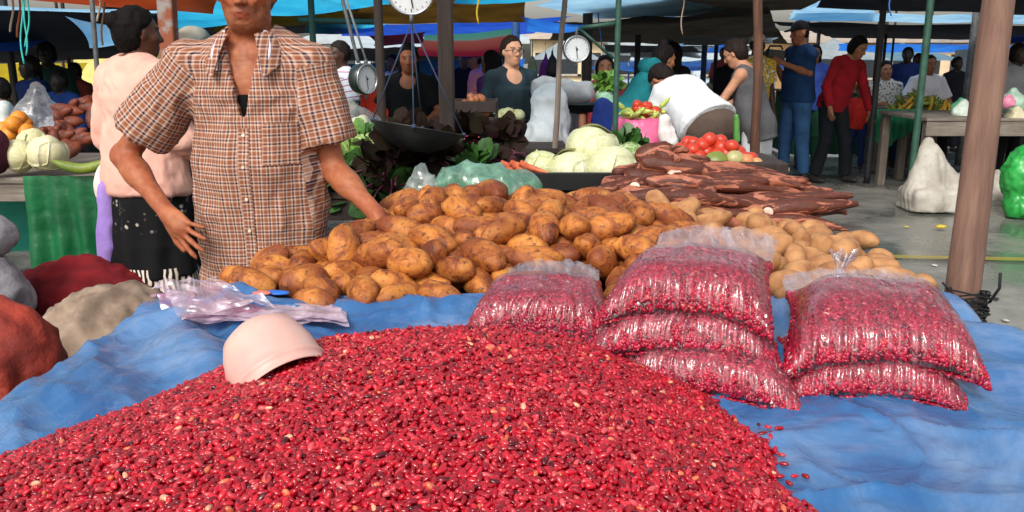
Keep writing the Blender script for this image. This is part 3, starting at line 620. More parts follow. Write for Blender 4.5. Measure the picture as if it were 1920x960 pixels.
sheetX = blue_sheet(); o = MB().grid(sheetX).build('blue_tablecloth', m); tag(o, 'creased blue plastic sheet covering the front of the display table', 'plastic sheet')
# dark cloth under potatoes and cassava
def dark_cloth():
    s = np.linspace(-0.72, 1.30, 150); t = np.linspace(1.93, 3.35, 110); S, T = np.meshgrid(s, t, indexing='ij')
    xr = 1.07; d = np.clip(S - xr, 0, None); X = np.minimum(S, xr) + 0.03 * (1 - np.exp(-d / 0.03)) + 0.02 * np.sin(T * 21) * np.clip(d / 0.1, 0, 1)
    z = TZ - 0.012 - np.where(d > 0, np.sqrt(d * d + 0.0009) - 0.03, 0) + 0.003 * ridged(v3(S, T) * 8, 2, 5)
    keep = (S > -0.42) | (T < 2.34)
    X = np.where(keep, X, np.maximum(S, -0.42)); 
    return v3(X, T, z)
o = MB().grid(dark_cloth()).build('black_tablecloth', mat('black_plastic', '1b1917', '100f0e', rough=0.45, scale=6, bmp=0.3)); tag(o, 'black plastic under the potatoes and cassava, edge hanging at the right', 'plastic sheet')
# ------------------------------------------------------------------ potato shapes (shared)
def potato_mesh(k):
    rs = np.random.RandomState(100 + k)
    L = [0.128, 0.112, 0.145, 0.100, 0.120, 0.135, 0.092, 0.108][k]; W = [0.072, 0.074, 0.076, 0.068, 0.066, 0.070, 0.066, 0.078][k]
    th = np.linspace(0, math.pi, 17)[1:-1]; ph = np.arange(24) * 2 * math.pi / 24
    D = np.concatenate([[[1, 0, 0]]] + [np.stack([np.full(24, math.cos(t)), math.sin(t) * np.cos(ph), math.sin(t) * np.sin(ph)], 1) for t in th] + [[[-1, 0, 0]]])
    s = 1 + 0.13 * fbm(D * 1.3 + k * 5.1, 2, k) + 0.02 * fbm(D * 5 + k, 2, k + 9)
    V = D * s[:, None] * np.array([L / 2, W / 2, W / 2 * 0.92]); V[:, 2] += 0.06 * L * (V[:, 0] / L * 2) ** 2 * rs.uniform(-1, 1)
    for _ in range(3):      # eyes of the potato: small pits
        d = nrm(rs.normal(size=3)); a = np.exp(-((D - d) ** 2).sum(1) / 0.012); V -= V * a[:, None] * 0.05
    F = [(0, 1 + (j + 1) % 24, 1 + j) for j in range(24)]
    for i in range(14):
        for j in range(24):
            a = 1 + i * 24 + j; b = 1 + i * 24 + (j + 1) % 24; F.append((a, b, b + 24, a + 24))
    e = len(V) - 1; base = 1 + 14 * 24
    F += [(e, base + j, base + (j + 1) % 24) for j in range(24)]
    return V, F
POTATOES = [(3,-0.463,1.917,0.833,0.05,0.277,0.942,0.18),(2,-0.358,1.972,0.838,0.449,0.42,0.568,0.547),(5,-0.259,1.961,0.832,0.004,-0.483,0.859,-0.172),(4,-0.068,1.96,0.832,0.689,0.255,0.233,0.637),(6,0.051,1.941,0.831,0.849,0.524,0.063,-0.03),(3,0.179,1.951,0.834,0.873,0.421,0.03,0.243),(7,0.279,1.94,0.836,0.945,0.156,-0.038,-0.285),(5,0.452,1.948,0.832,0.093,-0.897,-0.433,0),(1,0.578,1.997,0.835,0.846,0.322,0.154,0.397),(2,0.702,1.968,0.838,0.869,-0.492,-0.034,0.033),(5,0.822,2.012,0.832,0.178,0.701,0.689,0.035),(3,0.96,1.997,0.831,0.718,-0,0.085,-0.69),(2,-0.674,2.096,0.835,0.237,0.078,0.007,0.968),(7,-0.516,2.073,0.839,0.809,-0.536,-0.136,0.198),(1,-0.359,2.1,0.834,0.792,0.267,-0.19,-0.515),(4,-0.21,2.079,0.831,0.133,-0.932,0.336,-0.03),(5,-0.084,2.083,0.835,0.748,-0.349,0.235,-0.513),(4,0.049,2.102,0.83,0.84,-0.133,-0.028,0.525),(4,0.186,2.114,0.834,0.393,0.673,-0.491,-0.389),(5,0.277,2.09,0.835,0.567,-0.275,0.328,-0.704),(7,0.459,2.081,0.835,0.064,-0.992,0.064,0.083),(7,0.594,2.086,0.836,0.25,0.964,0.042,0.076),(6,0.693,2.109,0.831,0.883,-0.39,0.045,-0.258),(2,0.844,2.133,0.839,0.752,0.369,-0.301,-0.456),(3,0.922,2.101,0.832,0.554,0.136,0.136,0.81),(1,-0.638,2.232,0.835,0.033,-0.235,-0.957,0.166),(4,-0.535,2.141,0.833,0.019,0.017,0.656,-0.755),(4,-0.341,2.211,0.831,0.062,-0.61,-0.786,0.077),(6,-0.218,2.209,0.829,0.176,-0.941,0.285,-0.052),(3,-0.094,2.187,0.831,0.879,-0.008,-0.025,-0.476),(1,0.046,2.207,0.835,0.232,-0.911,0.307,-0.148),(3,0.194,2.208,0.832,0.128,-0.979,-0.152,0.045),(2,0.309,2.184,0.835,0.91,0.003,-0.082,-0.406),(7,0.416,2.215,0.837,0.983,0.166,0.024,0.067),(3,0.583,2.214,0.831,0.642,0.025,-0.012,0.766),(0,0.691,2.221,0.835,0.543,0.799,0.189,0.177),(7,0.845,2.238,0.838,0.932,-0.329,0.004,0.154),(5,0.979,2.23,0.832,0.116,-0.943,0.29,-0.116),(0,-0.623,2.364,0.832,0.982,-0.174,-0.038,0.059),(6,-0.483,2.199,0.829,0.047,-0.243,-0.968,0.043),(6,-0.357,2.31,0.831,0.454,-0.175,-0.488,0.725),(0,-0.19,2.309,0.835,0.661,-0.749,-0.047,0.021),(2,-0.076,2.299,0.835,0.952,0.096,-0.006,0.292),(0,0.018,2.301,0.832,0.898,0.004,0.073,0.434),(0,0.211,2.312,0.832,0.874,0.056,-0.061,-0.478),(1,0.305,2.323,0.835,0.398,-0.905,-0.129,0.079),(2,0.457,2.311,0.84,0.382,-0.916,0.122,0.01),(0,0.572,2.315,0.835,0.213,-0.82,-0.508,0.158),(1,0.712,2.304,0.835,0.136,-0.946,-0.285,0.074),(2,0.84,2.341,0.835,0.104,0.872,-0.471,-0.084),(3,0.967,2.353,0.835,0.815,0.51,0.188,0.198),(5,-0.458,2.296,0.833,0.168,0.972,0.167,-0.008),(3,-0.305,2.399,0.832,0.912,0.191,0.036,0.362),(2,-0.201,2.448,0.835,0.911,0.09,0.02,0.402),(7,-0.062,2.428,0.837,0.241,-0.911,0.327,-0.077),(5,0.051,2.446,0.835,0.889,-0.377,-0.079,0.247),(6,0.19,2.412,0.832,0.93,0.026,0.004,0.367),(0,0.305,2.394,0.832,0.981,0.146,0.033,0.123),(5,0.461,2.429,0.835,0.862,-0.354,0.152,-0.331),(2,0.573,2.418,0.84,0.375,-0.838,-0.36,0.165),(4,0.706,2.431,0.833,0.819,-0.565,0.035,0.09),(5,0.828,2.438,0.835,0.565,0.823,0.053,0.002),(2,0.957,2.47,0.839,0.799,0.597,-0.073,0.01),(5,-0.386,2.495,0.84,0.202,0.138,0.052,0.968),(7,-0.319,2.561,0.835,0.005,-0.717,-0.695,0.05),(0,-0.222,2.548,0.834,0.044,-0.978,-0.202,-0),(5,-0.103,2.534,0.833,0.787,0.592,0.111,0.133),(0,0.069,2.527,0.834,0.012,-0.998,0.052,0.015),(0,0.198,2.532,0.836,0.762,0.633,0.103,0.087),(5,0.301,2.513,0.836,0.513,-0.368,-0.508,0.586),(3,0.424,2.532,0.833,0.464,0.732,-0.425,-0.259),(0,0.587,2.53,0.832,0.789,0.131,0.102,0.592),(1,0.712,2.556,0.839,0.753,-0.626,-0.093,0.179),(7,0.807,2.533,0.841,0.54,0.645,0.442,0.31),(0,0.942,2.565,0.833,0.113,-0.874,-0.472,0.023),(4,-0.419,2.685,0.834,0.316,-0.599,0.633,-0.375),(0,-0.327,2.67,0.832,0.751,0.299,0.215,0.548),(2,-0.204,2.643,0.835,0.992,0.038,-0.077,-0.09),(0,-0.086,2.652,0.832,0.751,0.163,-0.168,-0.617),(3,0.055,2.64,0.832,0.217,-0.976,0.026,0.022),(2,0.188,2.668,0.834,0.21,0.952,0.219,0.05),(6,0.29,2.661,0.831,0.479,0.205,0.311,0.795),(7,0.463,2.676,0.836,0.876,0.136,-0.061,-0.458),(6,0.569,2.642,0.829,0.049,-0.984,0.165,-0.038),(5,0.723,2.647,0.836,0.489,0.704,0.441,0.265),(3,0.822,2.651,0.833,0.358,0.571,-0.621,-0.4),(0,0.97,2.665,0.832,0.899,0.359,0.094,0.232),(5,-0.396,2.774,0.842,0.262,-0.904,0.101,-0.323),(0,-0.315,2.787,0.836,0.342,-0.903,0.261,0.009),(6,-0.213,2.79,0.829,0.068,-0.927,0.367,-0.032),(0,-0.089,2.762,0.835,0.396,0.779,-0.442,-0.201),(1,0.051,2.777,0.835,0.764,-0.133,0.189,-0.603),(6,0.184,2.739,0.833,0.586,0.806,0.055,-0.062),(4,0.315,2.755,0.83,0.565,-0.165,0.267,-0.763),(3,0.465,2.778,0.831,0.648,0.009,0.058,-0.759),(6,0.577,2.759,0.833,0.443,0.739,-0.425,-0.277),(5,0.715,2.767,0.832,0.051,-0.712,0.686,-0.14),(3,0.851,2.778,0.834,0.611,0.384,-0.341,-0.603),(1,0.994,2.751,0.836,0.321,0.93,0.179,-0.027),(1,-0.466,1.998,0.838,0.462,0.783,-0.374,-0.182),(1,-0.292,2.032,0.84,0.503,0.838,0.201,-0.066),(1,-0.169,1.948,0.836,0.274,0.911,-0.258,-0.17),(1,-0.001,2.008,0.835,0.133,-0.288,-0.907,0.278),(0,0.09,2.003,0.836,0.716,0.596,-0.22,-0.289),(4,0.185,2.019,0.83,0.979,-0.198,0.027,0.023),(7,0.324,2.005,0.837,0,0.958,-0.227,-0.175),(1,0.514,2.027,0.867,0.097,0.914,0.377,-0.116),(1,0.682,2.044,0.839,0.028,-0.307,-0.554,0.773),(3,0.778,2.096,0.838,0.16,-0.256,0.12,0.946),(4,0.891,2.017,0.837,0.144,-0.756,0.622,0.146),(3,1.03,2.063,0.832,0.184,-0.888,-0.406,0.112),(6,-0.637,2.156,0.832,0.966,-0.021,-0.014,-0.257),(0,-0.429,2.143,0.84,0.846,-0.341,0.011,0.409),(0,-0.286,2.138,0.833,0.533,-0.277,0.305,-0.739),(6,-0.166,2.14,0.829,0.036,-0.965,0.25,-0.072),(0,-0.015,2.12,0.836,0.582,-0.567,-0.37,0.451),(6,0.119,2.149,0.832,0.721,0.076,-0.021,-0.688),(7,0.236,2.153,0.869,0.725,0.35,0.507,0.307),(2,0.355,2.08,0.847,0.822,0.386,0.075,-0.412),(1,0.531,2.14,0.84,0.293,0.784,0.546,-0.031),(7,0.647,2.151,0.87,0.075,0.949,-0.254,0.173),(7,0.753,2.173,0.837,0.081,0.929,0.353,0.073),(3,0.912,2.194,0.839,0.204,-0.189,0.813,0.511),(4,0.99,2.149,0.832,0.165,-0.983,0.039,0.067),(6,-0.578,2.303,0.831,0.979,-0.068,-0.049,0.183),(6,-0.419,2.229,0.832,0.97,-0.159,0.024,-0.182),(7,-0.282,2.265,0.845,0.456,-0.823,0.17,0.293),(5,-0.156,2.209,0.868,0.67,-0.256,-0.127,0.685),(2,-0.046,2.218,0.869,0.884,-0.38,0.132,-0.236),(4,0.112,2.29,0.831,0.034,-0.348,0.932,-0.094),(0,0.271,2.246,0.882,0.739,-0.007,-0.123,-0.663),(0,0.348,2.269,0.833,0.898,0.425,0.04,0.111),(3,0.509,2.232,0.835,0.572,-0.694,0.426,-0.098),(4,0.632,2.284,0.838,0.192,0.66,-0.575,-0.443),(4,0.782,2.289,0.844,0.607,-0.137,0.596,-0.507),(7,0.915,2.281,0.87,0.199,0.893,0.394,-0.081),(3,1.018,2.289,0.831,0.945,-0.115,0.11,-0.286),(5,-0.424,2.373,0.834,0.901,-0.415,-0.082,0.094),(3,-0.285,2.333,0.835,0.408,-0.878,0.024,0.25),(4,-0.132,2.377,0.834,0.169,0.878,-0.444,-0.055),(1,-0,2.37,0.863,0.503,-0.85,0.008,0.157),(2,0.111,2.375,0.841,0.955,0.193,-0.187,-0.129),(4,0.237,2.366,0.873,0.347,-0.917,0.144,-0.136),(6,0.413,2.384,0.831,0.039,0.297,0.926,-0.23),(6,0.505,2.351,0.879,0.669,0.122,0.376,0.63),(5,0.648,2.374,0.849,0.803,-0.499,0.324,-0.012),(1,0.751,2.377,0.863,0.554,-0.812,-0.072,-0.17),(7,0.899,2.389,0.849,0.832,-0.22,0.448,0.242),(6,1.046,2.357,0.831,0.693,-0.482,0.2,-0.498),(4,-0.349,2.432,0.867,0.098,0.476,-0.011,-0.874),(1,-0.285,2.478,0.839,0.835,-0.501,0.152,0.17),(2,-0.132,2.452,0.886,0.547,-0.589,0.463,-0.374),(7,-0.02,2.492,0.842,0.75,0.639,0.016,-0.168),(0,0.141,2.446,0.868,0.383,0.668,-0.636,0.044),(4,0.253,2.458,0.845,0.406,0.849,-0.337,0.004),(4,0.374,2.479,0.831,0.113,-0.771,0.623,-0.068),(4,0.501,2.49,0.84,0.247,0.921,0.214,-0.214),(5,0.657,2.489,0.848,0.154,0.819,-0.42,0.36),(0,0.746,2.479,0.869,0.252,-0.914,0.229,-0.221),(3,0.868,2.505,0.846,0.683,0.347,0.641,0.042),(1,1.022,2.552,0.834,0.659,-0.132,0.114,-0.732),(1,-0.392,2.59,0.837,0.072,-0.614,0.729,-0.293),(0,-0.275,2.62,0.871,0.838,-0.06,0.109,-0.531),(2,-0.145,2.577,0.879,0.013,0.913,0.403,-0.061),(0,-0.016,2.595,0.839,0.022,-0.789,0.554,-0.266),(3,0.124,2.591,0.839,0.764,0.248,0.186,-0.566),(5,0.232,2.603,0.836,0.597,-0.8,0.013,0.058),(3,0.344,2.585,0.834,0.553,-0.761,0.328,-0.082),(3,0.527,2.572,0.833,0.045,0.888,0.456,0.044),(4,0.646,2.603,0.839,0.189,-0.714,0.522,-0.426),(7,0.773,2.612,0.876,0.322,0.687,-0.516,-0.399),(2,0.875,2.593,0.851,0.031,0.804,0.478,-0.354),(4,1.091,2.612,0.832,0.407,0.028,0.209,0.889),(7,-0.363,2.696,0.889,0.431,0.727,0.281,0.456),(7,-0.248,2.723,0.848,0.553,-0.127,0.705,-0.426),(7,-0.161,2.718,0.84,0.958,-0.055,0.177,0.217),(7,-0.008,2.71,0.837,0.231,-0.624,-0.708,0.237),(0,0.103,2.701,0.846,0.506,0.824,-0.105,0.233),(1,0.256,2.724,0.875,0.25,0.894,-0.364,-0.072),(1,0.377,2.673,0.835,0.951,0.039,-0.012,-0.307),(1,0.524,2.719,0.838,0.812,0.243,-0.325,-0.419),(3,0.623,2.69,0.834,0.464,0.88,0.035,-0.089),(0,0.785,2.719,0.866,0.769,-0.628,0.064,0.099),(5,0.896,2.691,0.839,0.316,-0.881,-0.202,0.288),(0,-0.376,2.794,0.917,0.464,-0.856,-0.033,-0.228),(0,-0.27,2.794,0.894,0.245,-0.969,-0.02,0.029),(4,-0.148,2.795,0.879,0.157,-0.979,-0.122,-0.053),(6,-0.03,2.798,0.835,0.638,-0.741,0.136,-0.16),(5,0.136,2.793,0.84,0.279,-0.932,-0.045,0.226),(1,0.242,2.795,0.842,0.198,-0.112,-0.891,-0.393),(7,0.39,2.769,0.837,0.668,0.096,0.072,0.734),(2,0.533,2.79,0.888,0.078,0.992,-0.1,0.025),(3,0.637,2.79,0.833,0.254,-0.906,0.336,0.045),(4,0.792,2.796,0.855,0.861,-0.232,-0.448,-0.06),(3,0.921,2.776,0.834,0.261,-0.849,-0.308,0.342),(3,-0.42,2.058,0.835,0.169,0.609,0.774,-0.046),(7,-0.255,2.073,0.888,0.165,0.94,-0.297,-0.018),(1,-0.129,2.013,0.842,0.949,-0.107,-0.281,-0.09),(0,0.054,2.148,0.883,0.292,0.956,0.008,-0.015),(5,0.115,2.069,0.847,0.271,0.258,-0.778,0.506),(0,0.238,2.028,0.88,0.755,-0.463,0.285,-0.365),(4,0.419,2.01,0.845,0.921,0.058,-0.268,0.276),(3,0.572,2.118,0.894,0.824,-0.041,0.103,0.555),(4,-0.558,2.223,0.852,0.116,0.701,-0.693,-0.119),(2,-0.349,2.155,0.892,0.759,-0.565,0.033,-0.321),(0,-0.216,2.139,0.879,0.657,0.559,-0.506,-0.023),(2,-0.076,2.145,0.891,0.876,0.165,-0.056,-0.451),(3,0.127,2.202,0.876,0.176,0.249,0.937,0.173),(0,0.202,2.223,0.896,0.081,0.652,-0.719,0.224),(1,0.327,2.157,0.903,0.943,-0.275,0.155,-0.1),(6,0.404,2.144,0.837,0.513,-0.819,-0.197,-0.163),(7,0.624,2.228,0.888,0.984,-0.096,0.13,0.068),(7,-0.518,2.352,0.849,0.76,0.314,-0.516,-0.238),(2,-0.389,2.275,0.884,0.936,0.324,-0.023,0.134),(4,-0.204,2.267,0.886,0.105,-0.57,0.8,0.156),(1,-0.049,2.299,0.901,0.886,0.399,0.194,0.134),(5,0.054,2.304,0.891,0.909,-0.33,0.138,0.216),(6,0.195,2.313,0.894,0.784,-0.45,-0.357,0.235),(2,0.341,2.32,0.901,0.869,-0.459,0.183,0.017),(7,0.443,2.265,0.892,0.12,-0.987,0.095,0.056),(3,0.535,2.27,0.89,0.944,0.081,-0.191,-0.255),(3,-0.353,2.363,0.883,0.248,-0.19,0.63,-0.711),(4,-0.221,2.362,0.861,0.617,-0.662,0.096,0.415),(7,-0.188,2.404,0.905,0.592,0.673,-0.372,-0.239),(2,-0.031,2.432,0.904,0.986,-0.036,0.158,0.031),(7,0.075,2.444,0.902,0.077,-0.78,0.621,0.008),(1,0.218,2.44,0.899,0.954,-0.121,-0.049,-0.268),(3,0.358,2.424,0.883,0.568,0.303,0.419,0.64),(0,0.499,2.423,0.891,0.924,-0.335,0.017,0.185),(6,0.588,2.484,0.886,0.975,0.175,0.009,0.136),(3,-0.341,2.508,0.891,0.288,0.831,-0.475,-0.022),(5,-0.243,2.51,0.887,0.277,-0.876,0.379,-0.109),(0,-0.176,2.524,0.937,0.626,0.223,-0.11,-0.739),(5,-0.083,2.531,0.899,0.121,0.963,0.152,-0.187),(7,0.089,2.541,0.901,0.391,-0.905,-0.151,0.071),(1,0.188,2.567,0.893,0.064,0.986,0.069,0.137),(4,0.344,2.535,0.885,0.681,-0.164,0.303,-0.647),(1,0.462,2.582,0.858,0.29,-0.531,-0.356,0.712),(5,0.598,2.579,0.888,0.06,0.961,-0.186,0.197),(4,-0.34,2.628,0.905,0.58,-0.075,0.636,-0.504),(1,-0.213,2.603,0.903,0.429,-0.473,0.374,-0.672),(4,-0.116,2.691,0.883,0.416,-0.135,0.397,-0.807),(1,-0.036,2.65,0.886,0.985,-0.058,0.09,-0.134),(0,0.059,2.609,0.889,0.265,0.787,0.366,0.419),(1,0.236,2.642,0.893,0.89,-0.396,0.134,0.184),(6,0.327,2.649,0.879,0.069,-0.916,0.393,0.049),(5,0.51,2.66,0.89,0.137,-0.913,0.337,0.182),(0,0.634,2.648,0.888,0.12,0.977,0.112,0.136),(0,-0.289,2.727,0.913,0.765,-0.224,-0.566,0.212),(1,-0.206,2.761,0.932,0.016,0.964,0.253,-0.085),(2,-0.113,2.768,0.938,0.372,-0.255,0.827,-0.336),(3,-0.054,2.772,0.89,0.303,0.417,0.656,0.551),(4,0.082,2.746,0.893,0.399,0.067,0.352,-0.844),(2,0.186,2.78,0.904,0.92,0.132,-0.204,0.308),(4,0.314,2.8,0.89,0.862,0.505,0.038,0.006),(0,0.447,2.759,0.89,0.874,0.254,-0.101,-0.401),(1,0.645,2.737,0.875,0.988,-0,0.089,-0.128),(6,-0.5,2.241,0.879,0.215,0.348,-0.912,-0.03),(5,-0.291,2.207,0.892,0.931,0.247,0.208,-0.17),(3,-0.142,2.078,0.871,0.793,-0.506,0.097,-0.326),(4,0.037,2.225,0.895,0.932,-0.223,0.029,-0.284),(6,0.138,2.265,0.882,0.722,0.606,0.15,-0.299),(5,0.258,2.279,0.94,0.904,0.405,-0.118,0.069),(2,0.423,2.103,0.901,0.344,0.916,0.208,-0.007),(1,0.488,2.186,0.877,0.481,-0.778,-0.327,-0.236),(2,-0.44,2.345,0.9,0.26,0.864,0.366,0.229),(2,-0.297,2.313,0.917,0.452,0.857,-0.105,-0.222),(4,-0.133,2.291,0.895,0.269,0.684,-0.674,-0.07),(0,0.017,2.35,0.926,0.782,-0.586,0.051,0.204),(6,0.129,2.341,0.902,0.252,-0.911,0.314,-0.094),(7,0.229,2.368,0.942,0.932,-0.33,0.042,-0.143),(3,0.423,2.36,0.893,0.959,-0.26,0.078,-0.087),(7,0.568,2.351,0.901,0.729,0.145,0.386,0.547),(3,-0.416,2.439,0.878,0.266,-0.635,0.72,-0.088),(4,-0.268,2.412,0.889,0.82,0.148,0.162,0.528),(7,-0.143,2.432,0.959,0.94,0.143,0.075,-0.3),(3,0.01,2.503,0.907,0.158,-0.608,-0.521,0.578),(4,0.149,2.485,0.916,0.722,0.139,0.505,0.451),(5,0.279,2.488,0.898,0.933,-0.063,-0.073,-0.346),(0,0.412,2.472,0.89,0.013,0.597,0.788,-0.149),(3,0.535,2.531,0.893,0.649,-0.112,-0.751,0.051),(6,-0.414,2.533,0.897,0.788,-0.151,-0.132,-0.582),(2,-0.304,2.558,0.935,0.826,-0.107,0.04,0.553),(0,-0.101,2.589,0.935,0.946,-0.002,0.292,0.141),(7,-0.002,2.591,0.922,0.218,-0.582,0.714,0.322),(1,0.141,2.621,0.914,0.921,-0.1,-0.21,0.314),(3,0.285,2.581,0.891,0.512,0.686,0.355,0.375),(6,0.394,2.601,0.874,0.844,-0.062,0.505,0.171),(4,0.532,2.599,0.924,0.9,0.228,-0.305,0.213),(4,-0.413,2.624,0.895,0.411,-0.712,0.453,-0.345),(0,-0.219,2.686,0.905,0.496,-0.849,-0.162,0.081),(4,-0.056,2.715,0.942,0.234,0.671,-0.625,-0.324),(3,0.003,2.719,0.906,0.383,0.749,0.533,0.093),(2,0.164,2.704,0.922,0.253,0.939,-0.085,-0.217),(5,0.337,2.735,0.905,0.383,0.491,-0.025,-0.782),(0,0.414,2.687,0.892,0.18,-0.467,-0.817,0.285),(3,0.573,2.703,0.901,0.038,-0.664,0.746,0.032),(3,-0.672,2.302,0.841,0.671,0.699,-0.208,0.136),(7,-0.446,2.205,0.897,0.184,-0.702,0.496,0.477),(0,-0.212,2.204,0.922,0.919,0.155,0.043,-0.359),(4,-0.026,2.245,0.936,0.914,-0.187,-0.17,0.319),(1,0.088,2.266,0.94,0.739,0.216,0.09,-0.631),(1,0.167,2.26,0.945,0.005,0.732,-0.671,0.117),(1,0.354,2.231,0.895,0.371,-0.867,-0.187,-0.275),(7,0.417,2.188,0.91,0.624,-0.579,-0.508,0.13),(2,-0.055,2.608,0.983,0.104,-0.627,-0.742,0.214),(6,0.034,2.546,0.961,0.699,0.41,-0.372,0.453),(5,-0.092,2.368,0.918,0.601,-0.795,-0.028,0.081),(3,0.028,2.42,0.95,0.739,-0.577,0.305,-0.165),(0,0.107,2.393,0.956,0.013,-0.768,-0.633,-0.099),(2,0.288,2.421,0.945,0.274,0.862,-0.201,-0.377),(1,0.374,2.459,0.944,0.046,-0.655,-0.75,-0.08),(0,0.473,2.487,0.924,0.637,0.729,0.149,-0.203),(3,-0.25,2.453,0.94,0.216,-0.038,-0.059,-0.974),(1,-0.24,2.538,0.962,0.517,-0.247,0.687,-0.446),(0,-0.055,2.493,0.951,0.617,-0.65,-0.203,0.393),(5,0.09,2.591,0.959,0.054,-0.977,0.198,-0.057),(0,0.094,2.499,0.959,0.825,-0.496,-0.148,0.226),(2,0.228,2.525,0.945,0.296,0.828,0.43,0.207),(7,0.315,2.542,0.95,0.245,0.598,0.669,0.367),(7,0.414,2.55,0.924,0.95,-0.202,0.012,0.237),(1,-0.182,2.634,0.963,0.66,0.546,-0.407,-0.317),(7,-0.121,2.676,0.95,0.106,-0.604,-0.788,-0.063),(3,0.022,2.799,0.902,0.79,0.61,0.049,0.049),(1,0.052,2.682,0.938,0.684,-0.602,-0.231,0.342),(5,0.295,2.672,0.935,0.018,-0.702,0.711,0.031),(0,0.261,2.755,0.938,0.16,-0.192,0.724,-0.643),(0,0.366,2.646,0.933,0.611,-0.371,-0.364,0.596),(5,0.455,2.639,0.943,0.124,0.786,-0.536,-0.282)]

def potato_mat():
    m, nt, bs = newmat('potato_skin'); tc = N(nt, 'TexCoord'); oi = N(nt, 'ObjectInfo')
    add = N(nt, 'VectorMath', operation='ADD'); nt.links.new(tc.outputs['Object'], add.inputs[0]); nt.links.new(oi.outputs['Random'], add.inputs[1])
    n1 = N(nt, 'TexNoise', Scale=17.0, Detail=7.0, Roughness=0.72, Distortion=0.7); nt.links.new(add.outputs[0], n1.inputs['Vector'])
    c = ramp(nt, n1.outputs[0], [(0.32, C('45200e')), (0.42, C('86451a')), (0.53, C('b87230')), (0.75, C('cf9646'))])
    n2 = N(nt, 'TexNoise', Scale=90.0, Detail=3.0); nt.links.new(add.outputs[0], n2.inputs['Vector'])
    n5 = N(nt, 'TexNoise', Scale=6.0, Detail=3.0, Distortion=0.5); nt.links.new(add.outputs[0], n5.inputs['Vector']); c = mixc(nt, ramp(nt, n5.outputs[0], [(0.42, (0, 0, 0)), (0.66, (0.8, 0.8, 0.8))]), c, C('7a3a18'))
    n5 = N(nt, 'TexNoise', Scale=6.0, Detail=3.0, Distortion=0.5); nt.links.new(add.outputs[0], n5.inputs['Vector']); c = mixc(nt, ramp(nt, n5.outputs[0], [(0.46, (0, 0, 0)), (0.66, (0.7, 0.7, 0.7))]), c, C('6f3014'))
    c = mixc(nt, ramp(nt, n2.outputs[0], [(0.57, (0, 0, 0)), (0.70, (0.8, 0.8, 0.8))]), c, C('3d1a0a'))
    c2 = ramp(nt, oi.outputs['Random'], [(0.0, (0.80, 0.70, 0.62)), (0.5, (1, 0.95, 0.9)), (1.0, (1.1, 1.08, 1.05))]); c = mixc(nt, 1.0, c, c2, 'MULTIPLY')
    nt.links.new(c, bs.inputs['Base Color']); bs.inputs['Roughness'].default_value = 0.66
    bump(nt, bs, n1.outputs[0], 0.5, 0.004); return m
def pale_potato_mat():
    return mat('pale_potato_skin', 'bb8a5a', '93603a', rough=0.75, scale=18, bmp=0.25, bscale=90, dist=0.002)
M_pot = potato_mat(); M_pale = pale_potato_mat(); POTM = []
for k in range(8):
    V, F = potato_mesh(k); pair = []
    for mm in (M_pot, M_pale):
        me = bpy.data.meshes.new('potato'); me.from_pydata(V.tolist(), [], F); me.update(); me.polygons.foreach_set('use_smooth', [True] * len(me.polygons)); me.materials.append(mm); pair.append(me)
    POTM.append(pair)
def potatoes():
    nm = [p for p in POTATOES if p[1] < 0.5]; LM = min(nm, key=lambda p: p[1])[:4]; TM = max(nm, key=lambda p: p[3])[:4]
    for k, x, y, z, qw, qx, qy, qz in POTATOES:
        if -0.14 < x < 0.24 and y < 2.06: continue      # the left bag lies there
        pale = x > 0.56 - 0.25 * max(0, y - 2.4) * 4 * 0.5
        o = bpy.data.objects.new('potato', POTM[k][1 if pale else 0]); SC.collection.objects.link(o); o.location = (x, y, z)
        o.scale = (1.24, 1.12, 1.12) if not pale else (1, 1, 1); o.rotation_mode = 'QUATERNION'; o.rotation_quaternion = (qw, qx, qy, qz)
        if pale: tag(o, ('dull pale potato beside the right table edge' if x > 0.9 else 'dull pale potato behind the two-bag pile of beans' if x > 0.72 else 'dull pale potato between muddy potatoes and cassava'), 'potato', 'pale potatoes right of the pile')
        else:
            if (k, x, y, z) == LM: lab = 'muddy potato furthest left, at the very end of the pile'
            elif (k, x, y, z) == TM: lab = 'muddy potato lying highest on the crest of the pile'
            elif y < 2.06 and z < 0.86: lab = 'muddy potato in the front row touching the blue plastic'
            elif x < -0.42: lab = 'muddy potato in the left end of the pile before the vendor'
            elif z > 0.945: lab = 'muddy potato on the crest of the big pile'
            elif x > 0.2 and y < 2.3: lab = 'muddy potato on the pile slope just behind the bean bags'
            elif y < 2.25: lab = 'muddy orange brown potato low on the front slope of the pile'
            else: lab = 'muddy orange brown potato high on the front slope of the pile'
            tag(o, lab, 'potato', 'potatoes heaped on the table')
potatoes()
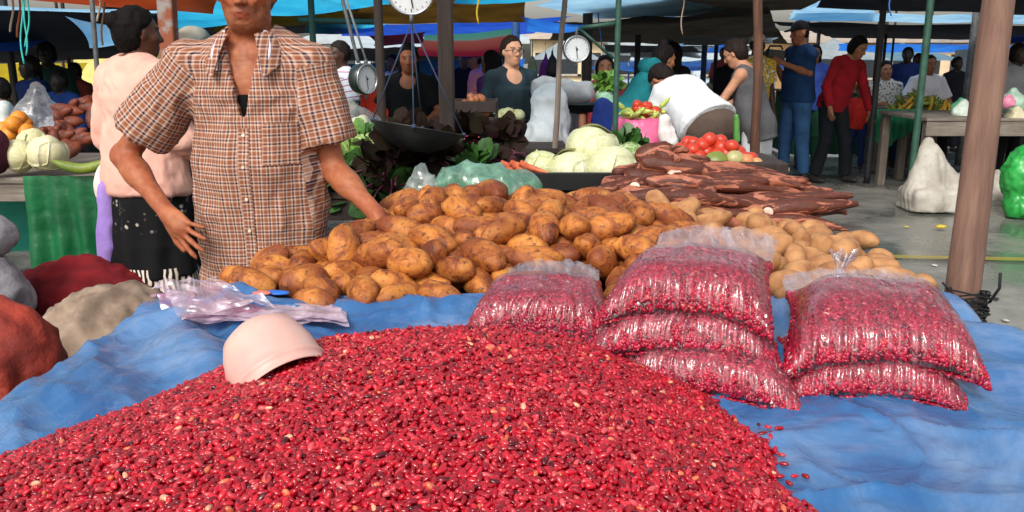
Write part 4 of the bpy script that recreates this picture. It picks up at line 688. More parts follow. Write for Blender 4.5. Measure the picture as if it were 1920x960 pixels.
# ================================================================== BEANS
BEAN_COLS = np.array([C('b01024'), C('9c0c1e'), C('be1a2c'), C('8c081a'), C('c4303c'), C('cc5054'), C('7a0a1c'), C('4a0714'), C('d06a48'), C('e0a080'), C('a81028'), C('b0182c')])
BEAN_P = np.array([.20, .17, .14, .15, .07, .03, .08, .022, .015, .004, .06, .059]); BEAN_P = BEAN_P / BEAN_P.sum()
def bean_base(seg=8, rings=6):
    th = np.linspace(0, math.pi, rings + 1)[1:-1]; ph = np.arange(seg) * 2 * math.pi / seg
    D = np.concatenate([[[1, 0, 0]]] + [np.stack([np.full(seg, math.cos(t)), math.sin(t) * np.cos(ph), math.sin(t) * np.sin(ph)], 1) for t in th] + [[[-1, 0, 0]]])
    r = np.sign(D[:, 0]) * np.abs(D[:, 0]) ** 0.85; V = np.stack([r * 0.5, D[:, 1] * 0.27, D[:, 2] * 0.24], 1)
    V[:, 1] += 0.09 - 0.32 * V[:, 0] ** 2         # kidney bend
    F = []
    for j in range(seg): F.append((0, 1 + j, 1 + (j + 1) % seg, 1 + (j + 1) % seg))
    Q = []
    for i in range(rings - 2):
        for j in range(seg):
            a = 1 + i * seg + j; b = 1 + i * seg + (j + 1) % seg; Q.append((a, a + seg, b + seg, b))
    e = len(V) - 1; base = 1 + (rings - 2) * seg
    T = [(0, 1 + j, 1 + (j + 1) % seg) for j in range(seg)] + [(e, base + (j + 1) % seg, base + j) for j in range(seg)]
    return V, np.array(Q), np.array(T)
def beans_mesh(pos, nor, rs, L=0.0138, tilt=0.35, seg=8, rings=6, dark=0.0):
    BV, BQ, BT = bean_base(seg, rings); n = len(pos); k = len(BV)
    z = nor + rs.normal(size=(n, 3)) * tilt; z /= np.linalg.norm(z, axis=1)[:, None]
    a = rs.normal(size=(n, 3)); x = a - (a * z).sum(1)[:, None] * z; x /= np.linalg.norm(x, axis=1)[:, None]; y = np.cross(z, x)
    sc = L * rs.uniform(0.82, 1.15, n)[:, None, None]; st = rs.uniform(0.9, 1.1, (n, 1, 3))
    B = BV[None] * sc * st
    V = pos[:, None, :] + B[..., 0:1] * x[:, None] + B[..., 1:2] * y[:, None] + B[..., 2:3] * z[:, None]
    off = (np.arange(n) * k)[:, None, None]
    Q = (BQ[None] + off).reshape(-1, 4); T = (BT[None] + off).reshape(-1, 3)
    col = BEAN_COLS[rs.choice(len(BEAN_COLS), n, p=BEAN_P)] * rs.uniform(0.85, 1.15, (n, 1)) * (1 - dark)
    return V.reshape(-1, 3), Q, T, np.repeat(col, k, axis=0)
def mixed_obj(name, V, Q, T, col, m, parent=None):
    V = np.asarray(V, float).copy(); me = bpy.data.meshes.new(name)
    if parent is None: loc = np.array([(V[:, 0].min() + V[:, 0].max()) / 2, (V[:, 1].min() + V[:, 1].max()) / 2, V[:, 2].min()])
    else: loc = np.array(parent.location)
    V -= loc; nl = Q.size + T.size
    me.vertices.add(len(V)); me.vertices.foreach_set('co', V.astype(np.float32).ravel()); me.loops.add(nl)
    me.loops.foreach_set('vertex_index', np.concatenate([Q.ravel(), T.ravel()]).astype(np.int32)); me.polygons.add(len(Q) + len(T))
    me.polygons.foreach_set('loop_start', np.concatenate([np.arange(len(Q)) * 4, Q.size + np.arange(len(T)) * 3]).astype(np.int32))
    me.polygons.foreach_set('loop_total', np.concatenate([np.full(len(Q), 4), np.full(len(T), 3)]).astype(np.int32)); me.update(calc_edges=True)
    me.polygons.foreach_set('use_smooth', np.full(len(me.polygons), True)); me.materials.append(m)
    at = me.color_attributes.new('Col', 'FLOAT_COLOR', 'POINT'); c = np.ones((len(V), 4), np.float32); c[:, :3] = col; at.data.foreach_set('color', c.ravel())
    o = bpy.data.objects.new(name, me); SC.collection.objects.link(o)
    if parent is None: o.location = tuple(loc)
    else: o.parent = parent
    return o
M_bean = vcolmat('red_bean_skin', rough=0.17, spec=0.45, mott=0.12, coat=0.15)
def heap_h(x, y):
    xp = [-1.3, -0.90, -0.71, -0.632, -0.556, -0.48, -0.316, -0.228, -0.07, 0.05, 0.123, 0.197, 0.253, 0.31, 0.335, 0.42]
    hp = [-.08, -.06, -.02, 0.002, 0.033, 0.054, 0.094, 0.114, 0.130, 0.111, 0.092, 0.061, 0.038, 0.012, 0.0, -.05]
    xl = np.interp(y, [0.6, 0.8, 1.0, 1.15, 1.33, 1.6], [1.02, 0.94, 0.83, 0.745, 0.635, 0.5]); xr = np.interp(y, [0.6, 0.8, 1.03, 1.2, 1.28, 1.33, 1.5], [0.36, 0.37, 0.385, 0.385, 0.385, 0.350, 0.28])
    wob = 0.014 * np.sin(y * 31) + 0.012 * vnoise(v3(x * 4, y * 14), 9)
    xx = np.where(x < 0, x * 0.635 / xl, (x + wob * np.clip(x / 0.3, 0, 1)) * 0.335 / xr)
    p = np.interp(xx, xp, hp) + 0.006 * fbm(v3(x * 7, y * 7), 2, 40)
    q = np.interp(y, [0.25, 0.5, 0.75, 0.95, 1.15, 1.30, 1.38], [-.2, 0.45, 0.80, 0.92, 0.98, 1.0, 0.98])
    h = p * np.where(p > 0, q, 1)
    return np.minimum(h, 0.136 - np.clip(y - 1.37, 0, None) * 0.75 + np.clip(1.37 - y, 0, None) * 0.2)
def heap():
    rs = np.random.RandomState(7); allp = []
    g = 0.0072
    xs = np.arange(-1.0, 0.46, g); ys = np.arange(0.42, 1.62, g); X, Y = np.meshgrid(xs, ys, indexing='ij')
    for layer in range(2):
        x = X + rs.uniform(-.5, .5, X.shape) * g; y = Y + rs.uniform(-.5, .5, X.shape) * g
        x = x.ravel(); y = y.ravel(); h = heap_h(x, y); k = h > -0.001 + 0.004 * rs.rand(len(h)); x, y, h = x[k], y[k], h[k]
        z = TZ + 0.022 + h - layer * 0.006 + rs.uniform(-.0028, .0028, len(h))
        e = 0.004; nx = -(heap_h(x + e, y) - heap_h(x - e, y)) / (2 * e); ny = -(heap_h(x, y + e) - heap_h(x, y - e)) / (2 * e)
        n = np.stack([nx, ny, np.ones_like(nx)], 1); n /= np.linalg.norm(n, axis=1)[:, None]
        allp.append((np.stack([x, y, z], 1), n))
    pos = np.concatenate([a for a, b in allp]); nor = np.concatenate([b for a, b in allp])
    V, Q, T, col = beans_mesh(pos, nor, rs, L=0.0142, tilt=0.42)
    # the body of the heap under the outer layers
    xs = np.linspace(-1.0, 0.46, 90); ys = np.linspace(0.42, 1.62, 90); X, Y = np.meshgrid(xs, ys, indexing='ij')
    Z = TZ + 0.010 + heap_h(X, Y); Z = np.where(heap_h(X, Y) < 0.002, TZ - 0.01, Z); I = np.arange(90 * 90).reshape(90, 90)
    F = np.stack([I[:-1, :-1], I[1:, :-1], I[1:, 1:], I[:-1, 1:]], -1).reshape(-1, 4) + len(V)
    ok = (heap_h(X, Y).ravel() > 0.0); F = F[ok[F - len(V)].all(1)]
    V = np.concatenate([V, v3(X, Y, Z).reshape(-1, 3)]); col = np.concatenate([col, np.tile(C('6a0a18'), (8100, 1))]); Q = np.concatenate([Q, F])
    o = mixed_obj('bean_heap', V, Q, T, col, M_bean); tag(o, 'loose heap of glossy red beans filling the front of the table', 'beans', kind='stuff')
    print('beans in heap', len(pos))
heap()
rs = np.random.RandomState(21)
for i, (px, py) in enumerate([(1440, 800), (1452, 812), (1446, 818), (1461, 803), (1430, 812), (1470, 870), (1462, 892), (1476, 936), (1490, 893), (1455, 842), (1500, 945), (1488, 960), (1510, 893), (1466, 852), (1424, 796), (392, 706), (300, 744), (1437, 826), (1450, 880), (1480, 905)]):
    p = G(px, py, TZ + 0.028); V, Q, T, col = beans_mesh(p[None], np.array([[0, 0, 1.0]]), rs, tilt=0.1)
    tag(mixed_obj('red_bean', V, Q, T, col, M_bean), 'single red bean rolled off the heap onto the blue plastic', 'bean', 'loose beans beside the heap')
# ------------------------------------------------------------------ bags of beans
M_film = film('clear_polythene', tint=(1.0, 0.97, 0.98), haze=0.05, hazecol=(0.95, 0.55, 0.70), rough=0.11, streak=(46, 16, 20), strength=1.0, base=0.03)  # pink from the flash is put into the haze colour
M_slack = film('slack_polythene', tint=(0.97, 0.95, 0.97), haze=0.18, hazecol=(0.88, 0.80, 0.87), rough=0.14, streak=(60, 14, 30), strength=1.0, base=0.10)
def nrm_r(v): return v / (np.linalg.norm(v, axis=1)[:, None] + 1e-9)
def bag(label, FL, FR, BR, BL, z0, T, seed, zb=0.0, zneck=0.0, neck=None, fill=0.90):
    """pillow of beans between four base corners; the back strip is slack empty film"""
    rs = np.random.RandomState(seed); FL, FR, BR, BL = [np.array(p, float) for p in (FL, FR, BR, BL)]
    def surf(u, v, side, grow=0.0):
        # inward-curved sides, pointed corners
        uu = u + 0.055 * np.sin(math.pi * v) * (0.5 - u) * 2 * (1 - np.abs(2 * u - 1) * 0) * np.abs(2 * u - 1) ** 2
        vv = v + 0.045 * np.sin(math.pi * u) * (0.5 - v) * 2 * np.abs(2 * v - 1) ** 2
        x = (1 - uu) * (1 - vv) * FL[0] + uu * (1 - vv) * FR[0] + uu * vv * BR[0] + (1 - uu) * vv * BL[0]
        y = (1 - uu) * (1 - vv) * FL[1] + uu * (1 - vv) * FR[1] + uu * vv * BR[1] + (1 - uu) * vv * BL[1]
        vf = np.clip(v / fill, 0, 1); eu = np.clip(np.minimum(u, 1 - u) / 0.24, 0, 1); ev = np.clip(vf / 0.24, 0, 1); w = (1 - (1 - eu) ** 2) ** 0.5 * (1 - (1 - ev) ** 2) ** 0.5 * np.clip((1 - vf) / 0.45, 0, 1) ** 0.75 * (0.92 + 0.16 * np.sin(math.pi * u))
        lump = 1 + 0.16 * fbm(v3(u * 3 + seed, v * 3), 2, seed)
        cn = (np.abs(2 * u - 1) ** 3) * (np.abs(2 * v - 1) ** 3)
        seam = z0 + T * 0.20 * (1 - cn) + zb * v - 0.010 * cn
        up = seam + (T * 0.80 * w * lump) + grow * np.minimum(1, w * 1.4); dn = seam - T * 0.20 * w - grow * 0.3
        return np.stack([x, y, np.where(side > 0, up, dn)], -1)
    for q_ in (FL, FR, BR, BL): q_[1] -= 0.025
    ctr = (FL + FR + BR + BL) / 4; root = empty('bean_bag', (ctr[0], ctr[1], z0), label, 'bag of beans', 'clear bags of red beans on the table')
    W = np.linalg.norm(FR - FL); D = np.linalg.norm(BL - FL); g = 0.0072
    P_, Nn = [], []
    for side in (1, -1):
        nu, nv = int(W / g * 1.12), int(D / g * (1.15 if side > 0 else 0.3)); hi = fill * 0.975 if side > 0 else 0.25
        u, v = np.meshgrid(np.linspace(0.022, 0.978, nu), np.linspace(0.02, hi, nv), indexing='ij'); u = (u + rs.uniform(-.5, .5, u.shape) / nu).ravel(); v = (v + rs.uniform(-.5, .5, v.shape) * hi / nv).ravel()
        u = np.clip(u, 0.012, 0.988); v = np.clip(v, 0.012, hi)
        # denser rows near the steep rim
        ex = rs.rand(int(len(u) * 0.5)); eu = rs.rand(len(ex)); 
        k = rs.rand(len(ex)) < 0.6; ev = np.where(k, 0.012 + 0.085 * ex ** 1.5, 0.02 + (hi - 0.02) * ex); eu = np.where(k, 0.03 + 0.94 * eu, np.where(rs.rand(len(ex)) < .5, 0.012 + 0.06 * eu ** 1.5, 0.988 - 0.06 * eu ** 1.5))
        u = np.concatenate([u, eu]); v = np.concatenate([v, ev])
        s = np.full(u.shape, side); a = surf(u, v, s, -0.004); e = 0.004
        du = surf(u + e, v, s) - surf(u - e, v, s); dv = surf(u, v + e, s) - surf(u, v - e, s); n = np.cross(du, dv) * side; n /= np.linalg.norm(n, axis=1)[:, None] + 1e-9
        P_.append(a); Nn.append(n)
    for k_ in range(3):      # rows of beans pressed into the seam
        u = np.concatenate([rs.rand(int(W / g * 1.3)), np.full(int(D / g), 0.004), np.full(int(D / g), 0.996)]); v = np.concatenate([np.full(int(W / g * 1.3), 0.004), rs.rand(int(D / g)) * fill, rs.rand(int(D / g)) * fill])
        a = surf(u, v, np.ones(len(u)), 0.0); a[:, 2] += rs.uniform(-.006, .006, len(u)); P_.append(a); Nn.append(nrm_r(a - np.array([ctr[0], ctr[1], z0])))
    pos = np.concatenate(P_); nor = np.concatenate(Nn)
    V, Q, Tt, col = beans_mesh(pos, nor, rs, L=0.0138, tilt=0.28, seg=6, rings=5, dark=0.0)
    col = col * np.array([0.85, 1.0, 1.6])  # magenta cast of the flash multiplied into the bagged beans' colour
    # inner body so no gaps show
    uu, vv = np.meshgrid(np.linspace(0.004, 0.996, 26), np.linspace(0.003, fill * 0.985, 26), indexing='ij')
    for side in (1, -1):
        X = surf(uu, vv, np.full(uu.shape, side), -0.007 if side > 0 else -0.004); I = np.arange(676).reshape(26, 26)
        Q = np.concatenate([Q, np.stack([I[:-1, :-1], I[1:, :-1], I[1:, 1:], I[:-1, 1:]], -1).reshape(-1, 4) + len(V)]); V = np.concatenate([V, X.reshape(-1, 3)]); col = np.concatenate([col, np.tile(C('3a0510'), (676, 1))])
    b = mixed_obj('beans', V, Q, Tt, col, M_bean, root); b['kind'] = 'stuff'
    # film
    nu, nv = 150, 150
    mb = MB(); u, v = np.meshgrid(np.linspace(0, 1, nu), np.linspace(0, 1, nv), indexing='ij')
    # creases run in from the rim, perpendicular to it
    for side in (1, -1):
        X = surf(u, v, np.full(u.shape, side), 0.0045)
        rimv = np.exp(-(v / 0.20) ** 2) + 0.8 * np.exp(-((v - fill) / 0.10) ** 2); rimu = np.exp(-(u / 0.10) ** 2) + np.exp(-((1 - u) / 0.10) ** 2)
        cr = 0.0040 * rimv * ridged(v3(u * 34 + 1.8 * vnoise(v3(u * 5, v * 6), seed), v * 4.0), 2, seed) + 0.0032 * rimu * ridged(v3(v * 36, u * 4.0), 2, seed + 5)
        cr += 0.006 * np.clip((v - fill) / (1 - fill), 0, 1) * ridged(v3(u * 14, v * 9), 3, seed + 8) * (side > 0)
        X[..., 2] += side * (cr + 0.002); X[..., 1] -= np.where(v < 0.15, cr * 1.2, 0)
        X[..., 2] += zneck * np.clip((v - fill) / (1 - fill), 0, 1) ** 1.5
        mb.grid(X)
        vv_ = np.broadcast_to((v[:-1, :-1] > fill - 0.06), (nu - 1, nv - 1)).reshape(-1); mb.m[-len(vv_):] = [int(a) for a in vv_]
    if neck is not None:      # gathered tuft of film where the bag is tied
        c = np.asarray(neck, float); t = np.linspace(0, 1, 16)[:, None]; a = np.linspace(0, 2 * math.pi, 40)[None, :]
        r = 0.009 + 0.034 * np.abs(t - 0.35) ** 1.2 * (1 + 0.35 * np.sin(a * 7 + seed)) ; X = np.stack([c[0] + r * np.cos(a) + 0.01 * t, c[1] + r * np.sin(a) * 0.6 + 0 * t, c[2] + 0.06 * (t - 0.35) + 0.01 * np.sin(a * 5) * t], -1); mb.grid(X, 1)
    f = mb.build('plastic_film', [M_film, M_slack], root)
    return root
g = lambda px, py, z: G(px, py, z)[:2]
z1 = TZ + 0.012
# left single bag
bag('flat bag of red beans leaning against the potatoes, left of the stacks', (-0.115, 1.69), (0.215, 1.65), (0.21, 2.02), (0.0, 2.05), z1, 0.088, 1, zb=0.075, fill=0.74, zneck=0.01)
# three-bag stack
bag('bottom bag of beans of the three-bag stack, half behind the heap', (0.17, 1.46), (0.487, 1.325), (0.52, 1.74), (0.22, 1.80), z1, 0.076, 2, zb=0.0)
bag('middle bag of beans in the three-bag stack', (0.135, 1.475), (0.462, 1.405), (0.56, 1.80), (0.24, 1.84), z1 + 0.056, 0.078, 3, zb=0.005)
bag('top bag of beans on the three-bag stack, slack clear film at its back', (0.15, 1.50), (0.448, 1.425), (0.585, 1.86), (0.335, 1.92), z1 + 0.116, 0.088, 4, zb=0.035, fill=0.76, zneck=0.045)
# right pair
bag('lower bag of beans of the two-bag pile at the right', (0.462, 1.395), (0.775, 1.365), (0.86, 1.72), (0.56, 1.76), z1, 0.070, 5)
bag('large bag of beans on top at the right, tied with a pink gathered knot', (0.465, 1.405), (0.805, 1.375), (0.94, 1.88), (0.62, 1.92), z1 + 0.046, 0.098, 6, zb=0.02, fill=0.80, zneck=0.03, neck=P(1572, 505, 1.93))
# ------------------------------------------------------------------ scoop
def scoop():
    c = P(512, 682, 1.34); ax = nrm(np.array([0.52, -0.56, -0.58])); M = frame(ax)
    mb = MB(); prof = [(0.001, -0.100), (0.020, -0.099), (0.038, -0.092), (0.053, -0.079), (0.064, -0.060), (0.071, -0.038), (0.0765, -0.015), (0.079, 0.018), (0.0795, 0.030), (0.0825, 0.033), (0.0825, 0.040), (0.0800, 0.043), (0.0805, 0.056), (0.082, 0.060), (0.081, 0.063), (0.078, 0.060), (0.0765, 0.02), (0.072, -0.04), (0.062, -0.07), (0.04, -0.088), (0.001, -0.095)]
    prof = [(r, z * 0.82) for r, z in prof]; mb.lathe(prof, M, c, seg=48, caps=False)
    m = mat('worn_pink_plastic', 'd9b4a6', 'cf958e', rough=0.42, scale=6, lo=0.3, hi=0.6, bmp=0.05)
    tag(mb.build('measuring_cup', m), 'pale pink plastic cup tipped over and half sunk in the beans', 'cup')
scoop()
# ------------------------------------------------------------------ stack of empty plastic bags
def bagroll():
    M2 = film('milky_polythene', tint=(1, 0.94, 0.97), haze=0.45, hazecol=(0.92, 0.74, 0.84), rough=0.22, streak=(12, 12, 12), strength=0.35, base=0.06)
    root = empty('plastic_bags', tuple(G(470, 590, TZ + 0.03)), 'crumpled sheaf of empty pinkish clear bags left of the potatoes', 'plastic bags')
    zt = TZ + 0.035
    A, B, Cc, D = G(338, 607, zt), G(655, 611, zt), G(648, 588, zt), G(470, 575, zt)
    for k in range(4):
        u, v = np.meshgrid(np.linspace(0, 1, 90), np.linspace(0, 1, 26), indexing='ij'); u_ = u[..., None]; v_ = v[..., None]
        X = (1 - u_) * (1 - v_) * A + u_ * (1 - v_) * B + u_ * v_ * Cc + (1 - u_) * v_ * D
        X[..., 2] += 0.004 + 0.004 * k + 0.007 * ridged(v3(u * 6, v * 2 + k * 3), 2, k + 50) + 0.010 * np.sin(v * 3.1) * (1 - u); X[..., 0] -= 0.004 * k
        MB().grid(X).build('bag_sheet', M2, root)
    # crumpled mouth at the left
    q = [G(283, 556, zt + 0.03), G(345, 608, zt), G(520, 590, zt + 0.015), G(400, 536, zt + 0.05)]
    for k in range(2):
        u, v = np.meshgrid(np.linspace(0, 1, 80), np.linspace(0, 1, 60), indexing='ij'); u_ = u[..., None]; v_ = v[..., None]
        X = (1 - u_) * (1 - v_) * q[0] + u_ * (1 - v_) * q[1] + u_ * v_ * q[2] + (1 - u_) * v_ * q[3]
        X[..., 2] += (0.016 if k else 0.0) + 0.024 * ridged(v3(u * 1.8 + k * 5, v * 1.8), 2, 60 + k); X[..., 1] += 0.012 * fbm(v3(u * 5, v * 5), 2, 61 + k)
        MB().grid(X).build('bag_mouth', M2 if k else film('pink_polythene', tint=(1, 0.70, 0.82), haze=0.5, hazecol=(0.86, 0.40, 0.58), rough=0.25, streak=(9, 9, 9), strength=0.35), root)
    mb = MB(); c = G(520, 572, zt) + (0, 0, 0.03); mb.ell(c, (0.030, 0.010, 0.004), rotm(0.25, 0.05, 0.1), seg=20); mb.build('printed_mark', mat('blue_print', '2a6fd0', rough=0.4), root)
    mb = MB(); c = G(492, 576, zt) + (0, 0, 0.034); mb.ell(c, (0.022, 0.009, 0.004), rotm(0.25, 0, 0), seg=20); mb.build('printed_mark', mat('red_print', 'dd7a72', rough=0.4), root)
bagroll()
# ================================================================== PEOPLE
def skin_mat(): return vcolmat('human_skin', rough=0.55, spec=0.38, mott=0.10, bmp=0.15, bscale=70)
def fabric(name, c1, c2=None, scale=5, rough=0.9, **k): return mat('cloth_' + name, c1, c2, rough=rough, scale=scale, bmp=0.25, bscale=60, spec=0.2, lo=0.3, hi=0.6, dist=0.004, **k)
def uvpattern(name, fn, rough=0.88):
    m, nt, bs = newmat('cloth_' + name); uv = N(nt, 'UVMap'); sx = N(nt, 'SeparateXYZ'); nt.links.new(uv.outputs[0], sx.inputs[0])
    c = fn(nt, sx, uv); nt.links.new(c, bs.inputs['Base Color']); bs.inputs['Roughness'].default_value = rough; bs.inputs['Specular IOR Level'].default_value = 0.2
    tc = N(nt, 'TexCoord'); n2 = N(nt, 'TexNoise', Scale=400.0, Detail=2.0); nt.links.new(tc.outputs['Object'], n2.inputs['Vector']); bump(nt, bs, n2.outputs[0], 0.15, 0.001); return m
def band(nt, src, per, stops):
    mu = N(nt, 'Math', operation='MULTIPLY'); nt.links.new(src, mu.inputs[0]); mu.inputs[1].default_value = 1 / per
    fr = N(nt, 'Math', operation='FRACT'); nt.links.new(mu.outputs[0], fr.inputs[0]); return ramp(nt, fr.outputs[0], stops)
def joints(H, lean, slean, ph, head, yaw=0.0):
    s = H / 1.70; Rm = rotm(-lean, slean, 0); U = Rm @ [0, 0, 1]; Fv = Rm @ [0, 1, 0]; X = Rm @ [1, 0, 0]
    P0 = np.array([0, 0, (ph if ph is not None else 0.93) * s]) if True else 0
    HR = rotm(0, 0, head[1]) @ rotm(-(lean * head[3] + head[0]), head[2], 0)
    nb = P0 + 0.51 * s * U; hc = nb + HR @ np.array([0, 0.022, 0.138]) * s
    return dict(s=s, U=U, F=Fv, X=X, P0=P0, nb=nb, hc=hc, HR=HR, shR=P0 + s * (0.445 * U + 0.163 * X), shL=P0 + s * (0.445 * U - 0.163 * X), Rm=Rm)
def hand_prims(w, d, nrmv, s, side, curl=0.25, spread=0.16, flat=False):
    """w wrist, d hand direction, nrmv palm normal, side +1: thumb toward +cross"""
    d = nrm(d); n = nrm(np.asarray(nrmv) - (np.asarray(nrmv) @ d) * d); t = np.cross(n, d) * side      # t: toward the thumb
    M = np.stack([t, d, n], 1); pr = [p_ell(w + d * 0.045 * s, np.array([0.040, 0.052, 0.017]) * s, M, k=0.018 * s)]
    pr.append(p_cap(w, w + d * 0.06 * s, 0.024 * s, 0.026 * s, k=0.012 * s))
    for i, (off, ln, r) in enumerate(((0.030, 0.070, 0.0086), (0.010, 0.079, 0.0088), (-0.010, 0.073, 0.0084), (-0.029, 0.057, 0.0074))):
        sp = spread * (1.5 - i) ; fd = nrm(d + t * sp); a = w + (d * 0.082 + t * off) * s
        k1 = nrm(fd * math.cos(curl * 0.6) + n * math.sin(curl * 0.6)); k2 = nrm(fd * math.cos(curl * 1.8) + n * math.sin(curl * 1.8)); k3 = nrm(fd * math.cos(curl * 2.8) + n * math.sin(curl * 2.8))
        b = a + k1 * ln * 0.45 * s; c = b + k2 * ln * 0.33 * s; e = c + k3 * ln * 0.22 * s
        pr += [p_cap(w + (d * 0.03 + t * off * 0.7) * s, a, r * 1.15 * s, r * 1.15 * s, k=0.01 * s), p_cap(a, b, r * 1.12 * s, r * s, k=0.005 * s), p_cap(b, c, r * 1.03 * s, r * 0.92 * s, k=0.003 * s), p_cap(c, e, r * 0.95 * s, r * 0.8 * s, k=0.003 * s)]
    a = w + (d * 0.022 + t * 0.026) * s; b = w + (d * 0.060 + t * 0.058 + n * 0.010) * s; c = b + nrm(d * 0.9 + t * 0.35 + n * 0.25) * 0.032 * s
    pr += [p_cap(a, b, 0.014 * s, 0.0105 * s, k=0.012 * s), p_cap(b, c, 0.0105 * s, 0.0085 * s, k=0.004 * s)]
    return pr
def head_prims(J, s, jaw=1.0):
    h = lambda x, y, z: J['hc'] + J['HR'] @ (np.array([x, y, z]) * s); M = J['HR']
    pr = [p_ell(h(0, -0.012, 0.028), np.array([0.074, 0.094, 0.092]) * s, M, k=0.03 * s), p_ell(h(0, 0.022, -0.035), np.array([0.060 * jaw, 0.068, 0.078]) * s, M, k=0.03 * s),
          p_ell(h(0, 0.052, -0.086), np.array([0.030 * jaw, 0.032, 0.026]) * s, M, k=0.03 * s),
          p_cap(h(0, 0.086, 0.020), h(0, 0.105, -0.024), 0.008 * s, 0.0125 * s, k=0.012 * s), p_ell(h(0.012, 0.096, -0.028), np.array([.009, .011, .008]) * s, M, k=0.006 * s), p_ell(h(-0.012, 0.096, -0.028), np.array([.009, .011, .008]) * s, M, k=0.006 * s),
          p_ell(h(0, 0.080, -0.056), np.array([0.026, 0.015, 0.009]) * s, M, k=0.008 * s), p_ell(h(0, 0.078, -0.069), np.array([0.022, 0.014, 0.009]) * s, M, k=0.006 * s),
          p_cap(h(-0.036, 0.077, 0.032), h(0.036, 0.077, 0.032), 0.010 * s, 0.010 * s, k=0.016 * s),
          p_ell(h(0.040, 0.055, -0.018), np.array([.022, .02, .018]) * s, M, k=0.02 * s), p_ell(h(-0.040, 0.055, -0.018), np.array([.022, .02, .018]) * s, M, k=0.02 * s)]
    for sx in (1, -1):
        pr.append(p_ell(h(0.076 * sx, -0.005, -0.004), np.array([0.010, 0.019, 0.031]) * s, M, k=0.008 * s))
    sub = [p_ell(h(0.031 * sx, 0.092, 0.010), np.array([0.017, 0.012, 0.010]) * s, M, k=0.012 * s) for sx in (1, -1)]
    sub.append(p_box(h(0, 0.098, -0.0625), np.array([0.022, 0.010, 0.0012]) * s, M, k=0.003 * s))
    return pr, sub
def body_color(V, J, s, skin, lip=None):
    c = np.tile(np.asarray(skin), (len(V), 1)); q = (V - J['hc']) @ J['HR'] / s; fr = q[:, 1] > 0.055
    ell = lambda cx, cz, rx, rz: ((np.abs(q[:, 0]) - cx) / rx) ** 2 + ((q[:, 2] - cz) / rz) ** 2
    def put(m, col): c[m] = c[m] * 0 + np.asarray(col)
    put(fr & (ell(0.0, -0.062, 0.024, 0.012) < 1), lip or tuple(np.array(skin) * np.array([0.85, 0.55, 0.55])))
    put(fr & (ell(0.031, 0.009, 0.015, 0.0075) < 1), tuple(0.55 * np.array(skin) + 0.10)); put(fr & (ell(0.031, 0.009, 0.0065, 0.0075) < 1), (0.015, 0.01, 0.008))
    put(fr & (ell(0.033, 0.031, 0.020, 0.0050) < 1), tuple(np.array(skin) * 0.22))
    ck = fr & (ell(0.042, -0.02, 0.022, 0.02) < 1); c[ck] *= np.array([1.08, 0.9, 0.88]); return c
